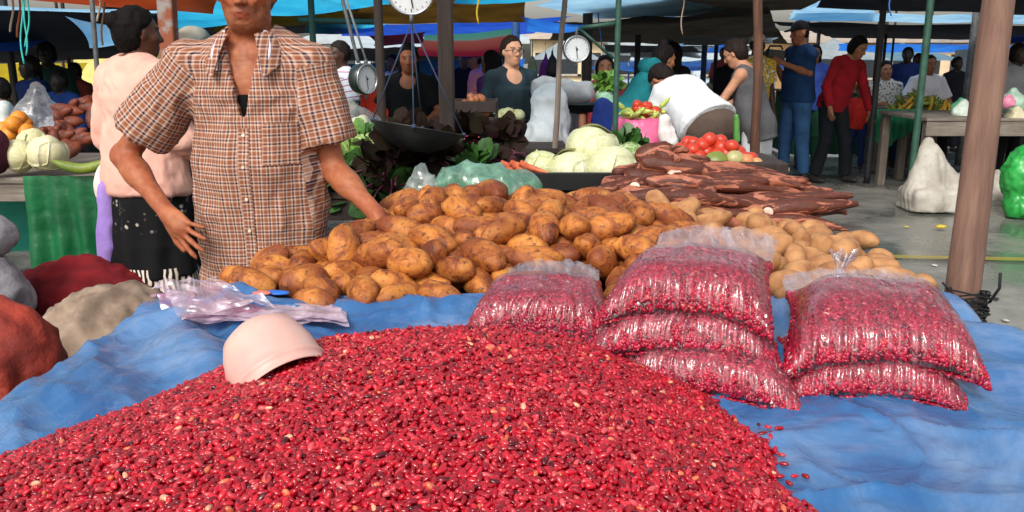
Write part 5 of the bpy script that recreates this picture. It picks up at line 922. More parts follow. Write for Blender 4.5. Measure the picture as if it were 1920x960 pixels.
def person(label, loc, rz, H=1.65, skin='b07a58', lean=0.0, slean=0.0, ph=None, head=(0, 0, 0, 0.5), R_=None, L_=None, legs=None, top=None, bot=None, shoes='2a2523', hair='short', haircol='15100d',
           fat=1.0, vox=0.0085, group=None, name='person', cat='person', extra=None, jaw=1.0, hands=None, scalp=True):
    """R_/L_: (elbow, wrist) in local metres, or world points when given as ('w', e, w); local +Y is where the person faces"""
    root = empty(name, loc, label, cat, group, rz); J = joints(H, lean, slean, ph, head); s = J['s']; U, Fv, X, P0 = J['U'], J['F'], J['X'], J['P0']
    Ri = rotm(0, 0, -rz); tl = lambda p: Ri @ (np.asarray(p, float) - np.asarray(loc, float))
    arms = {}
    for sd, sh, A in ((1, J['shR'], R_), (-1, J['shL'], L_)):
        if A is None: A = (sh + s * np.array([0.05 * sd, -0.02, -0.29]), sh + s * np.array([0.06 * sd, 0.06, -0.53]))
        elif isinstance(A[0], str): A = (tl(A[1]), tl(A[2])) + tuple(A[3:])
        else: A = (sh + s * np.asarray(A[0], float), sh + s * np.asarray(A[1], float)) + tuple(A[2:])
        arms[sd] = (sh, A[0], A[1])
    b = lambda x, y, z: P0 + s * (x * X + y * Fv + z * U)
    M = J['Rm']
    torso = [p_ell(b(0, 0.0, 0.36), s * np.array([0.150, 0.100 * fat, 0.165]), M, k=0.06 * s), p_ell(b(0, 0.012 * fat, 0.13), s * np.array([0.135 * fat, 0.098 * fat, 0.16]), M, k=0.06 * s), p_ell(b(0, -0.01, -0.01), s * np.array([0.158 * fat, 0.112 * fat, 0.13]), M, k=0.06 * s),
             p_cap(J['shL'] - 0.01 * s * U, J['shR'] - 0.01 * s * U, 0.046 * s, 0.046 * s, k=0.05 * s),
             p_cap(b(0.035, -0.012, 0.505), J['shR'], 0.040 * s, 0.040 * s, k=0.04 * s), p_cap(b(-0.035, -0.012, 0.505), J['shL'], 0.040 * s, 0.040 * s, k=0.04 * s)]
    neck = [p_cap(J['nb'] - 0.03 * s * U, J['hc'] - J['HR'] @ [0, 0.012 * s, 0.04 * s], 0.056 * s, 0.052 * s, k=0.03 * s)]
    hp, hsub = head_prims(J, s, jaw)
    lg = []
    hips = {sd: P0 + s * np.array([0.088 * sd, 0, -0.03]) for sd in (1, -1)}; feet = {}
    for sd in (1, -1):
        kn, an = (legs or {}).get(sd, ((0.10 * sd, 0.02, 0.48), (0.11 * sd, -0.01, 0.085))); kn = s * np.asarray(kn, float); an = s * np.asarray(an, float); feet[sd] = (hips[sd], kn, an)
        lg += [p_cap(hips[sd], kn, 0.082 * s * (0.7 + 0.3 * fat), 0.052 * s, k=0.03 * s), p_cap(kn, an, 0.050 * s, 0.034 * s, k=0.02 * s), p_ell(kn + (an - kn) * 0.3 + np.array([0, -0.018 * s, 0]), np.array([.044, .046, .11]) * s, k=0.03 * s),
               p_ell(an + s * np.array([0.01 * sd, 0.06, -0.045]), s * np.array([0.040, 0.115, 0.034]), k=0.03 * s)]
    ar = []
    for sd, (sh, el, wr) in arms.items():
        ar += [p_cap(sh, el, 0.046 * s, 0.037 * s, k=0.03 * s), p_cap(el, wr, 0.038 * s, 0.025 * s, k=0.015 * s), p_ell(el + (wr - el) * 0.28, s * np.array([0.040, 0.040, 0.075]), frame(wr - el), k=0.02 * s)]
        hd = (hands or {}).get(sd) or {}
        d = hd.get('d'); d = nrm(wr - el) if d is None else nrm(Ri @ np.asarray(d, float)); n = hd.get('n'); n = np.array([-sd, 0.1, 0.0]) if n is None else Ri @ np.asarray(n, float)
        ar += hand_prims(wr, d, n, s, hd.get('side', sd), hd.get('curl', 0.3), hd.get('spread', 0.10))
    if extra and 'aged' in extra:
        xp_, xs_ = extra['aged'](J, b, s); torso = torso + xp_; hsub = hsub + xs_
    V, F = implicit(torso + neck + hp + lg + ar, vox, k=0.03, subs=hsub, smooth=1)
    if extra and 'aged' in extra:
        nn = vnormals(V, F); q_ = (V - J['hc']) @ J['HR'] / s; hm_ = np.clip(1 - np.abs(q_[:, 2] + 0.03) / 0.2, 0, 1); V = V - nn * (0.0016 * np.clip(ridged(V * np.array([22, 22, 60]) + 3, 3, 5), 0, 1) * (0.4 + hm_) + 0.0014 * np.clip(ridged(V * 48, 2, 8), 0, 1))[:, None]
    skinl = C(skin); col = body_color(V, J, s, skinl)
    if extra and 'aged' in extra:
        q_ = (V - J['hc']) @ J['HR'] / s; st = (q_[:, 2] < -0.035) & (q_[:, 1] > -0.01) & (q_[:, 2] > -0.12); f_ = np.where(st, 0.78 + 0.2 * vnoise(V * 300, 3), 1.0); col = col * f_[:, None]; bl = 1 + 0.16 * fbm(V * 20, 3, 6) + 0.14 * fbm(V * 70, 3, 16); col = col * np.stack([bl, bl ** 2.2, bl ** 2.2], 1)
    if scalp and hair in ('short', 'grey'):
        pass
    body = mkobj('body', V, F, skin_mat(), root, colors=col, local=True)
    # ---- top
    out = dict(root=root, J=J, arms=arms, b=b, s=s, body=body, tl=tl)
    def ptw(V, amp, fr, sd): n = vnormals(V[0], V[1]); return V[0] + n * (amp * fbm(V[0] * fr + sd * 7.1, 3, sd))[:, None]
    sdn = int(abs(loc[0] * 31 + loc[1] * 17)) % 97
    if top:
        e = top.get('e', 0.016) * s; hem = top.get('hem', -0.10); wd = top.get('w', 0.0)
        ra = (0.150 + 0.0) * s + e; rb = (0.150 * fat + wd) * s + e
        pr = [p_ell(b(0, 0.0, 0.36), s * np.array([0.150, 0.104 * fat, 0.165]) + e, M, k=0.05 * s), p_cap(J['shL'] - 0.014 * s * U, J['shR'] - 0.014 * s * U, 0.044 * s + e, 0.044 * s + e, k=0.04 * s),
              p_cap(b(0.040, -0.012, 0.498), J['shR'] - 0.004 * s * U, 0.036 * s + e, 0.038 * s + e, k=0.04 * s), p_cap(b(-0.040, -0.012, 0.498), J['shL'] - 0.004 * s * U, 0.036 * s + e, 0.038 * s + e, k=0.04 * s),
              p_ell(b(0, 0.014, 0.12), s * np.array([0.137 * fat + wd * 0.6, 0.103 * fat + wd * 0.4, 0.17]) + e, M, k=0.06 * s, cut=[(b(0, 0, hem), -U)]),
              p_cone(b(0, 0.0, 0.34), b(0, 0.0, hem), ra, rb, flat=top.get('flat', 0.72) * (0.6 + 0.4 * fat), fdir=Fv, k=0.05 * s)]
        if hem < -0.02: pr.append(p_ell(b(0, -0.012, -0.02), s * np.array([0.158 * fat + wd * 0.5, 0.116 * fat + wd * 0.3, 0.14]) + e, M, k=0.04 * s, cut=[(b(0, 0, hem), -U)]))
        for sd, (sh, el, wr) in arms.items():
            sl = top.get('sleeve', 0.6); ew = top.get('sw', 0.006) * s
            if sl <= 0: continue
            L1 = np.linalg.norm(el - sh); d1 = (el - sh) / L1
            if sl <= 1: pr.append(p_cone(sh - 0.02 * s * d1, sh + (el - sh) * sl, 0.047 * s + e, 0.047 * s + e + ew * 2, k=0.035 * s))
            else:
                pr.append(p_cap(sh, el, 0.048 * s + e, 0.040 * s + e, k=0.035 * s)); f = sl - 1; pr.append(p_cone(el - 0.02 * (wr - el), el + (wr - el) * f, 0.040 * s + e, 0.033 * s + e * 0.8 + ew * (1.2 - f), k=0.02 * s))
        subs = [p_cone(J['nb'] - 0.012 * s * U, J['nb'] + 0.12 * s * U, 0.062 * s, 0.075 * s, k=0.012 * s)]
        nk = top.get('neck', 'round')
        if nk == 'scoop': subs.append(p_ell(b(0, 0.12, 0.475), s * np.array([0.085, 0.09, 0.085]), M, k=0.01))
        if nk == 'v': subs.append(p_cone(b(0, 0.11, top.get('vz', 0.27)), b(0, 0.10, 0.55), 0.003 * s, 0.075 * s, flat=2.2, fdir=Fv, k=0.006))
        if nk == 'tank':
            for sd in (1, -1): subs.append(p_ell(J['shR' if sd > 0 else 'shL'] + s * (0.075 * sd * X - 0.01 * U), s * np.array([0.075, 0.2, 0.12]), M, k=0.012))
            subs.append(p_ell(b(0, -0.02, 0.53), s * np.array([0.085, 0.2, 0.075]), M, k=0.01))
        for pz in top.get('prims', ()): pr.append(pz)
        vx = top.get('vox', vox); V, F = implicit(pr, vx, subs=subs, smooth=1)
        nn = vnormals(V, F); am = top.get('fold', 0.006)
        V = V + nn * (am * (ridged(V * np.array([7, 7, 4.5]) + sdn, 2, sdn) * 0.6 + 0.6 * fbm(V * 9 + sdn, 2, sdn + 1) + 0.45 * ridged(V * np.array([17, 17, 9]) + 0.8 * fbm(V * 6, 2, 3)[:, None], 2, sdn + 2)))[:, None]
        # UV: per face torso or sleeve
        fc = V[F].mean(1); q = (fc - P0) @ M; part = np.zeros(len(F), int)
        for i, (sd, (sh, el, wr)) in enumerate(arms.items()):
            d = nrm(el - sh); t = (fc - sh) @ d; lat = ((fc - P0) @ X) * sd
            dist = np.linalg.norm(fc - sh - np.clip(t, 0, None)[:, None] * d, axis=1)
            part[(t > 0.015 * s) & (lat > 0.150 * s) & (dist < 0.11 * s)] = i + 1
        uv = np.zeros((len(F), 4, 2)); Vq = (V[F] - P0) @ M; ang = np.arctan2(Vq[..., 0], Vq[..., 1]); a0 = ang[:, :1]; ang = np.where(ang - a0 > math.pi, ang - 2 * math.pi, np.where(ang - a0 < -math.pi, ang + 2 * math.pi, ang))
        uv[..., 0] = np.where(np.abs(ang) < 1.0, Vq[..., 0], np.sign(ang) * (0.12 + (np.abs(ang) - 1.0) * 0.15)) if False else ang * 0.165 * s
        uv[..., 1] = Vq[..., 2]
        for i, (sd, (sh, el, wr)) in enumerate(arms.items()):
            mk = part == i + 1; FM = frame(el - sh); W = (V[F[mk]] - sh) @ FM; ag = np.arctan2(W[..., 1], W[..., 0]); a0 = ag[:, :1]
            ag = np.where(ag - a0 > math.pi, ag - 2 * math.pi, np.where(ag - a0 < -math.pi, ag + 2 * math.pi, ag)); uv[mk, :, 0] = ag * 0.064 * s; uv[mk, :, 1] = W[..., 2]
        out['shirt'] = mkobj(top.get('name', 'shirt'), V, F, top['m'], root, local=True, uvs=uv.reshape(-1, 2)); out['shirtVF'] = (V, F)
    # ---- bottom
    if bot:
        kind = bot.get('kind', 'trousers')
        if kind == 'trousers':
            e = bot.get('e', 0.012) * s; pr = [p_ell(b(0, -0.01, -0.01), s * np.array([0.160 * fat, 0.116 * fat, 0.13]) + e, M, k=0.05 * s, cut=[(b(0, 0, 0.085), U)])]
            for sd in (1, -1):
                hp_, kn, an = feet[sd]; pr += [p_cap(hp_, kn, 0.084 * s * (0.7 + 0.3 * fat) + e, 0.056 * s + e, k=0.035 * s), p_cone(kn - 0.02 * (an - kn), an + 0.02 * (kn - an), 0.052 * s + e, 0.044 * s + e * bot.get('flare', 1.0), k=0.03 * s)]
            V, F = implicit(pr, vox, smooth=1)
        else:
            hz = bot.get('hem', 0.45); bt = np.array([P0[0], P0[1], hz * s]); pr = [p_ell(b(0, -0.01, -0.01), s * np.array([0.163 * fat, 0.12 * fat, 0.13]) + 0.012, M, k=0.03 * s, cut=[(b(0, 0, 0.085), U)]), p_cone(P0 + [0, -0.01, 0], bt, 0.165 * s * fat, bot.get('r', 0.21) * s, flat=0.78, k=0.03 * s)]
            V, F = implicit(pr, vox, smooth=1); an_ = np.arctan2(V[:, 0], V[:, 1]); k = np.clip((P0[2] - V[:, 2]) / 0.4, 0, 1); rr = 1 + k * 0.06 * np.sin(an_ * 9 + 2 * fbm(V * 2, 2, 4)); V[:, 0] *= rr; V[:, 1] *= rr
        nn = vnormals(V, F); V = V + nn * (0.006 * ridged(V * np.array([6, 6, 5]) + sdn, 2, sdn + 3))[:, None]
        mkobj(kind, V, F, bot['m'], root, local=True, uvs=np.stack([np.arctan2(V[F][..., 0], V[F][..., 1]) * 0.18, V[F][..., 2]], -1).reshape(-1, 2))
        if bot.get('belt'):
            V, F = implicit([p_cone(b(0, -0.008, 0.062), b(0, -0.008, 0.098), 0.158 * fat * s + 0.02, 0.156 * fat * s + 0.02, flat=0.76, fdir=Fv)], vox * 0.8, smooth=0); mkobj('belt', V, F, mat('leather_belt', '1a1614', rough=0.5), root, local=True)
    if shoes:
        for sd in (1, -1):
            an = feet[sd][2]; V, F = implicit([p_ell(an + s * np.array([0.01 * sd, 0.058, -0.048]), s * np.array([0.045, 0.125, 0.040]), k=0.02, cut=[(an + [0, 0, -0.082 * s], (0, 0, -1))]), p_cap(an + [0, -0.005, 0.0], an + [0, 0, -0.04 * s], 0.043 * s, 0.047 * s, k=0.02)], vox, smooth=1)
            mkobj('shoe', V, F, mat('shoe_' + shoes, shoes, rough=0.6, bmp=0.1), root, local=True)
    # ---- hair
    hm = mat('hair_' + haircol, haircol, tuple(c * 0.5 for c in C(haircol)), rough=0.75, scale=30, spec=0.15, bmp=0.8, bscale=120, dist=0.004, stretch=(1, 1, 0.3)); h = lambda x, y, z: J['hc'] + J['HR'] @ (np.array([x, y, z]) * s); HM = J['HR']; hF = HM @ [0, 1, 0]; hU = HM @ [0, 0, 1]
    if hair and hair != 'cap':
        cap_ = p_ell(h(0, -0.018, 0.034), s * np.array([0.082, 0.100, 0.097]), HM, k=0.02, cut=[(h(0, 0.050, 0.074), nrm(hF * 0.76 - hU * 0.65))])
        back = p_ell(h(0, -0.045, -0.01), s * np.array([0.078, 0.068, 0.085]), HM, k=0.03, cut=[(h(0, 0.0, 0), hF)])
        pr = [cap_]
        if hair == 'short': pr.append(p_ell(h(0, -0.045, 0.0), s * np.array([0.077, 0.064, 0.075]), HM, k=0.03, cut=[(h(0, 0.0, 0), hF)]))
        if hair == 'bun': pr += [back, p_ell(h(0, -0.108, 0.055), s * np.array([0.040, 0.038, 0.040]), HM, k=0.01)]
        if hair == 'topbun': pr += [back, p_ell(h(0, -0.055, 0.125), s * np.array([0.045, 0.040, 0.036]), HM, k=0.01)]
        if hair == 'tail': pr += [back, p_cap(h(0, -0.10, 0.02), h(0, -0.135, -0.13), 0.030 * s, 0.018 * s, k=0.02)]
        if hair == 'long': pr += [back, p_cap(h(0.0, -0.07, 0.0), h(0.0, -0.075, -0.2), 0.066 * s, 0.055 * s, k=0.03), p_cap(h(0.066, -0.01, 0.02), h(0.07, -0.02, -0.16), 0.024 * s, 0.02 * s, k=0.02), p_cap(h(-0.066, -0.01, 0.02), h(-0.07, -0.02, -0.16), 0.024 * s, 0.02 * s, k=0.02)]
        if hair == 'bob': pr += [back, p_cap(h(0.068, 0.0, 0.03), h(0.07, -0.01, -0.06), 0.022 * s, 0.02 * s, k=0.02), p_cap(h(-0.068, 0.0, 0.03), h(-0.07, -0.01, -0.06), 0.022 * s, 0.02 * s, k=0.02), p_ell(h(0, -0.04, -0.03), s * np.array([0.082, 0.075, 0.07]), HM, k=0.02, cut=[(h(0, 0.0, 0), hF)])]
        V, F = implicit(pr, vox * 0.85, smooth=1); nn = vnormals(V, F); V = V + nn * (0.007 * ridged(V * np.array([34, 34, 20]), 3, sdn))[:, None]; mkobj('hair', V, F, hm, root, local=True)
    if hair == 'cap' or (extra and 'cap' in extra):
        cc = (extra or {}).get('cap', '1a1a1e'); pr = [p_ell(h(0, -0.010, 0.045), s * np.array([0.084, 0.102, 0.092]), HM, k=0.01, cut=[(h(0, 0, 0.040), -hU)]), p_ell(h(0, 0.115, 0.044), s * np.array([0.066, 0.065, 0.009]), HM @ rotm(-0.18, 0, 0), k=0.015)]
        V, F = implicit(pr, vox * 0.7, smooth=1); mkobj('cap', V, F, fabric('cap_' + cc, cc), root, local=True)
        V, F = implicit([p_ell(h(0, -0.04, 0.0), s * np.array([0.078, 0.066, 0.07]), HM, k=0.03, cut=[(h(0, 0.0, 0), hF)])], vox, smooth=1); mkobj('hair', V, F, hm, root, local=True)
    if extra and 'glasses' in extra:
        mb = MB(); 
        for sx in (1, -1):
            a = np.linspace(0, 2 * math.pi, 17); ring = [h(0.033 * sx + 0.024 * math.cos(t), 0.106, 0.006 + 0.016 * math.sin(t)) for t in a]; mb.tube(ring, 0.0022 * s, 5, caps=False); mb.tube([h(0.057 * sx, 0.104, 0.012), h(0.078 * sx, 0.0, 0.012)], 0.002 * s, 5)
        mb.tube([h(-0.010, 0.108, 0.010), h(0.010, 0.108, 0.010)], 0.002 * s, 5); mb.build('glasses', mat('dark_frame', '15130f', rough=0.3), root, local=False) if False else mkobj('glasses', np.concatenate(mb.v), mb.f, mat('dark_frame', '15130f', rough=0.3), root, local=True)
    return out
# ------------------------------------------------------------------ the vendor
def plaid(nt, sx, uv):
    st = [(0.0, C('1a1830')), (0.18, C('241e38')), (0.25, C('c9ad9c')), (0.34, C('c49e88')), (0.42, C('86503a')), (0.76, C('8e5a42')), (0.84, C('c49e88')), (0.93, C('c9ad9c'))]
    a = band(nt, sx.outputs[0], 0.0245, st); b = band(nt, sx.outputs[1], 0.0245, st); return mixc(nt, 0.5, a, b)
M_plaid = uvpattern('plaid', plaid)
def aged(J, b, s):
    h = lambda x, y, z: J['hc'] + J['HR'] @ (np.array([x, y, z]) * s); xs, pr = [], []
    for sx in (1, -1):
        pr += [p_cap(h(0.052 * sx, -0.010, -0.080), b(0.014 * sx, 0.060, 0.475), 0.008 * s, 0.005 * s, k=0.02), p_cap(b(0.022 * sx, 0.070, 0.468), b(0.125 * sx, 0.035, 0.482), 0.007 * s, 0.007 * s, k=0.03)]
        xs += [p_cap(h(0.024 * sx, 0.104, -0.028), h(0.036 * sx, 0.092, -0.064), 0.0032 * s, 0.0026 * s, k=0.008), p_cap(h(0.034 * sx, 0.088, -0.074), h(0.030 * sx, 0.082, -0.095), 0.0028 * s, 0.002 * s, k=0.008), p_ell(h(0.052 * sx, 0.070, -0.050), s * np.array([0.014, 0.010, 0.022]), J['HR'], k=0.016)]
    pr.append(p_ell(h(0, 0.035, -0.135), s * np.array([0.010, 0.013, 0.014]), k=0.014)); xs.append(p_cap(h(-0.016, 0.093, -0.081), h(0.016, 0.093, -0.081), 0.004 * s, 0.004 * s, k=0.008))
    return pr, xs
def vendor():
    loc = (P(478, 200, 2.60)[0], 2.60, 0.0)
    W = lambda px, py, Y: P(px, py, Y)
    el = W(232, 292, 2.62); wr = W(316, 402, 2.46)
    v = person('older man in an open-necked plaid shirt, hand on hip, behind the potatoes', loc, math.pi, H=1.70, skin='a05c3c', lean=-0.02, head=(0.10, 0.10, 0, 0.5), fat=1.0, vox=0.0046,
               R_=('w', el, wr), L_=('w', W(626, 318, 2.60), W(706, 402, 2.46)), hair='short', haircol='6a625c', jaw=1.1, extra={'aged': aged},
               hands={1: dict(d=W(392, 478, 2.36) - wr, n=(0.25, 1.0, 0.1), side=1, curl=0.14, spread=0.24), -1: dict(d=(0.3, -0.4, -0.8), curl=0.3)},
               top=dict(m=M_plaid, sleeve=0.74, hem=-0.24, e=0.020, w=0.024, neck='v', vz=0.275, sw=0.012, flat=0.66, fold=0.015, vox=0.005),
               bot=dict(kind='trousers', m=fabric('vendor_trousers', '4a3b30')), shoes='2a2019')
    b, s, J, root, shirt_ = v['b'], v['s'], v['J'], v['root'], v['shirt']
    # black undershirt in the V
    V, F = implicit([p_ell(b(0, 0.004, 0.33), s * np.array([0.150, 0.104, 0.15]), J['Rm'], cut=[(b(0, 0, 0.352), J['U'])])], 0.006, smooth=1); mkobj('undershirt', V, F, fabric('black_tee', '0d0c0d'), root, local=True)
    # collar: folded leaf each side plus pale lining along the opening
    for sd in (1, -1):
        nu, nv = 26, 9; a = np.linspace(0.0, 1, nu)[:, None]; t = np.linspace(0, 1, nv)[None, :]
        ang = math.pi - a * (math.pi - 0.52)      # from the back of the neck to the front
        rin = 0.064 + 0.012 * a; rout = 0.093 + 0.050 * a ** 1.6
        zt = 0.553 - 0.030 * a ** 1.3; zb = 0.505 - 0.060 * a - 0.045 * a ** 5
        r = rin + (rout - rin) * t; x = sd * r * np.sin(ang) ; y = -r * np.cos(ang) * -1
        y = r * np.cos(ang); X = np.stack([x, y + 0.012 + 0.02 * a * (1 + 0 * t), zt + (zb - zt) * t + 0.010 * np.sin(math.pi * t)], -1) * s
        Q = J['P0'] + X @ J['Rm'].T; mb = MB().grid(Q); mb.grid(Q + np.array([0, 0, -0.003])); 
        uvg = None
        me = mkobj('collar', np.concatenate(mb.v), np.array(mb.f), M_plaid, shirt_, local=True, uvs=(np.concatenate(mb.v)[np.array(mb.f)][..., [0, 2]] * 0.9).reshape(-1, 2))
        # lining leaf
        n2 = 16; tt = np.linspace(0, 1, n2)[:, None]; ss = np.linspace(0, 1, 6)[None, :]
        top_ = np.array([0.055 * sd, 0.062, 0.535]); bot_ = np.array([0.061 * sd, 0.140, 0.420]); wv = np.array([0.027 * sd, -0.004, -0.006])
        L = top_ + tt[..., None] * (bot_ - top_) + ss[..., None] * wv * (np.sin(math.pi * (0.12 + 0.80 * tt))[..., None]); L[..., 1] += 0.012 * np.sin(math.pi * tt)
        Q = J['P0'] + (L * s) @ J['Rm'].T; MBx = MB().grid(Q); MBx.grid(Q + np.array([0, -0.002, 0])); mkobj('collar_lining', np.concatenate(MBx.v), MBx.f, fabric('lining', 'cfc4cf'), shirt_, local=True)
    # placket, buttons, pocket follow the shirt surface
    SV, SF = v['shirtVF']; fr = SV[(SV[:, 1] > 0.03)]
    def front(x, z):
        d = (fr[:, 0] - x) ** 2 + (fr[:, 2] - z) ** 2; i = np.argpartition(d, 4)[:4]; return fr[i, 1].mean()
    zs = np.linspace(0.70, 1.19, 50); pr = []
    X = np.array([[(x, front(x, z) + 0.0022, z) for z in zs] for x in np.linspace(-0.016, 0.016, 4)]); mb = MB().grid(X)
    mkobj('placket', np.concatenate(mb.v), np.array(mb.f), M_plaid, shirt_, local=True, uvs=(np.concatenate(mb.v)[np.array(mb.f)][..., [0, 2]] * np.array([1, 1]) + 0.006).reshape(-1, 2))
    for z in (1.17, 1.08, 0.985, 0.89, 0.795):
        mb = MB().lathe([(0.001, 0.0), (0.0052, 0.0), (0.0056, 0.0015), (0.004, 0.0025), (0.001, 0.002)], frame((0, 1, 0.1)), (0.0, front(0, z) + 0.0035, z), seg=12); mkobj('button', np.concatenate(mb.v), mb.f, mat('button', 'd8c8b8', rough=0.3), shirt_, local=True)
    X = np.array([[(x, front(x, z) + 0.003, z) for z in np.linspace(1.085, 1.205, 16)] for x in np.linspace(-0.150, -0.055, 14)]); mb = MB().grid(X)
    mkobj('pocket', np.concatenate(mb.v), np.array(mb.f), M_plaid, shirt_, local=True, uvs=(np.concatenate(mb.v)[np.array(mb.f)][..., [0, 2]] + np.array([0.004, 0.009])).reshape(-1, 2))
vendor()
# ================================================================== OTHER STALLS AND GOODS
def lump(name, label, cat, prims, m, amp=0.02, freq=(6, 6, 3), vox=0.02, k=0.06, parent=None, group=None, cuts=(), seed=0, smooth=1, fine=0.5):
    V, F = implicit(prims, vox, k=k, cuts=cuts, smooth=smooth); n = vnormals(V, F); V = V + n * (amp * (0.65 * ridged(V * np.asarray(freq) + seed * 3.3 + 0.5 * fbm(V * 4, 2, seed)[:, None], 3, seed) + fine * ridged(V * np.asarray(freq) * 2.6 + seed, 2, seed + 1) + 0.2 * fbm(V * 14, 2, seed)))[:, None]
    o = mkobj(name, V, F, m, parent)
    if parent is None: tag(o, label, cat, group)
    return o
def wtable(label, x0, x1, y0, y1, z, m=None, legs=True, planks=4, apron=0.09):
    m = m or W_plank; root = empty('market_table', ((x0 + x1) / 2, (y0 + y1) / 2, 0), label, 'table'); mb = MB(); d = (y1 - y0) / planks
    for i in range(planks): mb.box(((x0 + x1) / 2, y0 + (i + 0.5) * d, z - 0.015), (x1 - x0, d - 0.008, 0.03), bev=0.003)
    mb.build('table_top', m, root, smooth=False)
    MB().box(((x0 + x1) / 2, y0 + 0.03, z - 0.032 - apron / 2), (x1 - x0 - 0.02, 0.03, apron), bev=0.003).build('apron', m, root, smooth=False)
    for x in (x0 + 0.06, x1 - 0.06):
        for y in (y0 + 0.085, y1 - 0.06): MB().box((x, y, (z - 0.035) / 2), (0.08, 0.08, z - 0.035), bev=0.004).build('leg', W_leg, root, smooth=False)
    return root
def cabbage(px, py, Y, r, label, col=('d6d4b0', 'b4b886'), seed=0):
    c = P(px, py, Y); root = empty('cabbage', c - np.array([0, 0, r]), label, 'cabbage', 'white cabbages'); m = vein_mat('cabbage_leaf_' + col[0], *col)
    MB().ell(c, (r, r, r * 0.88), rotm(0.2 * seed, 0.1, seed), seg=40, rings=26, noise=0.10, nf=1.6, seed=seed).build('heart', m, root)
    for i in range(3):
        a = seed * 1.3 + i * 2.1; d = np.array([math.cos(a), math.sin(a) - 0.6, 0.35 * math.sin(i * 2 + seed)]); M = frame(d); u, v = np.meshgrid(np.linspace(-1, 1, 20), np.linspace(-1, 1, 20), indexing='ij')
        q = np.stack([u * 1.0, v * 1.0, np.full(u.shape, 0.75)], -1); q /= np.linalg.norm(q, axis=-1)[..., None]; rr = r * (1.02 + 0.02 * i) * (1 + 0.015 * ridged(v3(u * 2, v * 2, i), 2, seed)) + 0.035 * np.clip(np.maximum(np.abs(u), np.abs(v)) - 0.8, 0, 1)
        X = (q * rr[..., None]) @ M.T * np.array([1, 1, 0.9]) + c; MB().grid(X).build('outer_leaf', m, root)
def vein_mat(name, c1, c2):
    if name in _mc: return _mc[name]
    m, nt, bs = newmat(name); tc = N(nt, 'TexCoord'); n = N(nt, 'TexNoise', Scale=9.0, Detail=2.0); nt.links.new(tc.outputs['Object'], n.inputs['Vector'])
    av = N(nt, 'VectorMath', operation='ADD'); sc = N(nt, 'VectorMath', operation='SCALE'); sc.inputs['Scale'].default_value = 0.15; nt.links.new(n.outputs[1], sc.inputs[0]); nt.links.new(sc.outputs[0], av.inputs[0]); nt.links.new(tc.outputs['Object'], av.inputs[1])
    vo = N(nt, 'TexVoronoi', feature='DISTANCE_TO_EDGE', Scale=22.0); nt.links.new(av.outputs[0], vo.inputs['Vector'])
    c = mixc(nt, ramp(nt, vo.outputs[0], [(0.0, (0.8, 0.8, 0.8)), (0.06, (0, 0, 0))]), mixc(nt, n.outputs[0], C(c1), C(c2)), C('dfe0c4')); nt.links.new(c, bs.inputs['Base Color']); bs.inputs['Roughness'].default_value = 0.45
    bump(nt, bs, vo.outputs[0], 0.3, 0.004); _mc[name] = m; return m
def leaves(mb, c, r, n, rs, size=0.06, up=0.5, mi=0):
    for _ in range(n):
        d = nrm(rs.normal(size=3) + [0, 0, up]); p = c + d * r * rs.uniform(0.3, 1.0) * np.array([1, 1, 0.7]); M = frame(nrm(d + rs.normal(size=3) * 0.6), rs.normal(size=3)); L = size * rs.uniform(0.6, 1.3); wd = L * rs.uniform(0.3, 0.5)
        t = np.linspace(0, 1, 6); w_ = wd * np.sin(math.pi * (0.06 + 0.90 * t)) ** 0.8; cu = 0.35 * L * t * t * rs.uniform(-1, 1)
        X = np.stack([np.stack([s * w_ * (1 + 0.15 * rs.normal(size=6)), cu + 0.25 * abs(s) * w_ + 0 * t, t * L], -1) for s in (-1, 0, 1)], 0) @ M.T + p; mb.grid(X, mi)
G_dark = mat('dark_leaf', '3d6a2a', '1e3a17', rough=0.5, scale=14); G_mid = mat('bright_leaf', '6f9a3c', '3f6a26', rough=0.5, scale=14); G_pale = mat('pale_leaf', 'b8c98a', '7fa052', rough=0.5, scale=12); G_purple = mat('beet_stem', '5a1430', '32101c', rough=0.45, scale=20)
def bunch(name, label, cat, px, py, Y, r, n, m, seed, size=0.07, group=None, extra=None):
    rs = np.random.RandomState(seed); c = P(px, py, Y); mb = MB(); leaves(mb, c, r, n, rs, size); o = mb.build(name, m); return tag(o, label, cat, group)
# ---------------- table behind the potatoes (dark tray with cabbages, beets, greens)
wtable('dark wooden table behind the potato pile carrying cabbages, beets and greens', -0.95, 0.72, 3.50, 4.75, 0.84, W_dark)
mb = MB(); a, b_ = P(1000, 352, 3.48), P(1205, 340, 3.52)
mb.box((0.28, 3.50, 0.885), (0.60, 0.025, 0.075), bev=0.004); mb.box((0.28, 4.12, 0.885), (0.60, 0.025, 0.075), bev=0.004); mb.box((-0.01, 3.81, 0.885), (0.025, 0.60, 0.074), bev=0.004); mb.box((0.57, 3.81, 0.885), (0.025, 0.60, 0.074), bev=0.004); mb.box((0.28, 3.81, 0.853), (0.56, 0.6, 0.02))
tag(mb.build('black_tray', mat('black_tray_plastic', '1c1d1e', rough=0.4), smooth=False), 'black plastic tray under the white cabbages', 'tray')
cabbage(1110, 277, 3.80, 0.108, 'large white cabbage on top of the cabbage pile', seed=1); cabbage(1018, 314, 3.72, 0.084, 'small white cabbage at the left end of the black tray', seed=2, col=('ccd09c', 'a8b078'))
cabbage(1072, 322, 3.68, 0.100, 'white cabbage in the middle of the black tray, below the top one', seed=3); cabbage(1148, 318, 3.66, 0.105, 'white cabbage at the right end of the black tray', seed=4); cabbage(1178, 300, 4.0, 0.09, 'greener cabbage behind the right end of the black tray', seed=5, col=('7f9a52', '4f7434'))
bunch('green_leaves', 'dark green leafy bunch right of the top cabbage', 'greens', 1172, 285, 4.1, 0.10, 80, G_dark, 5)
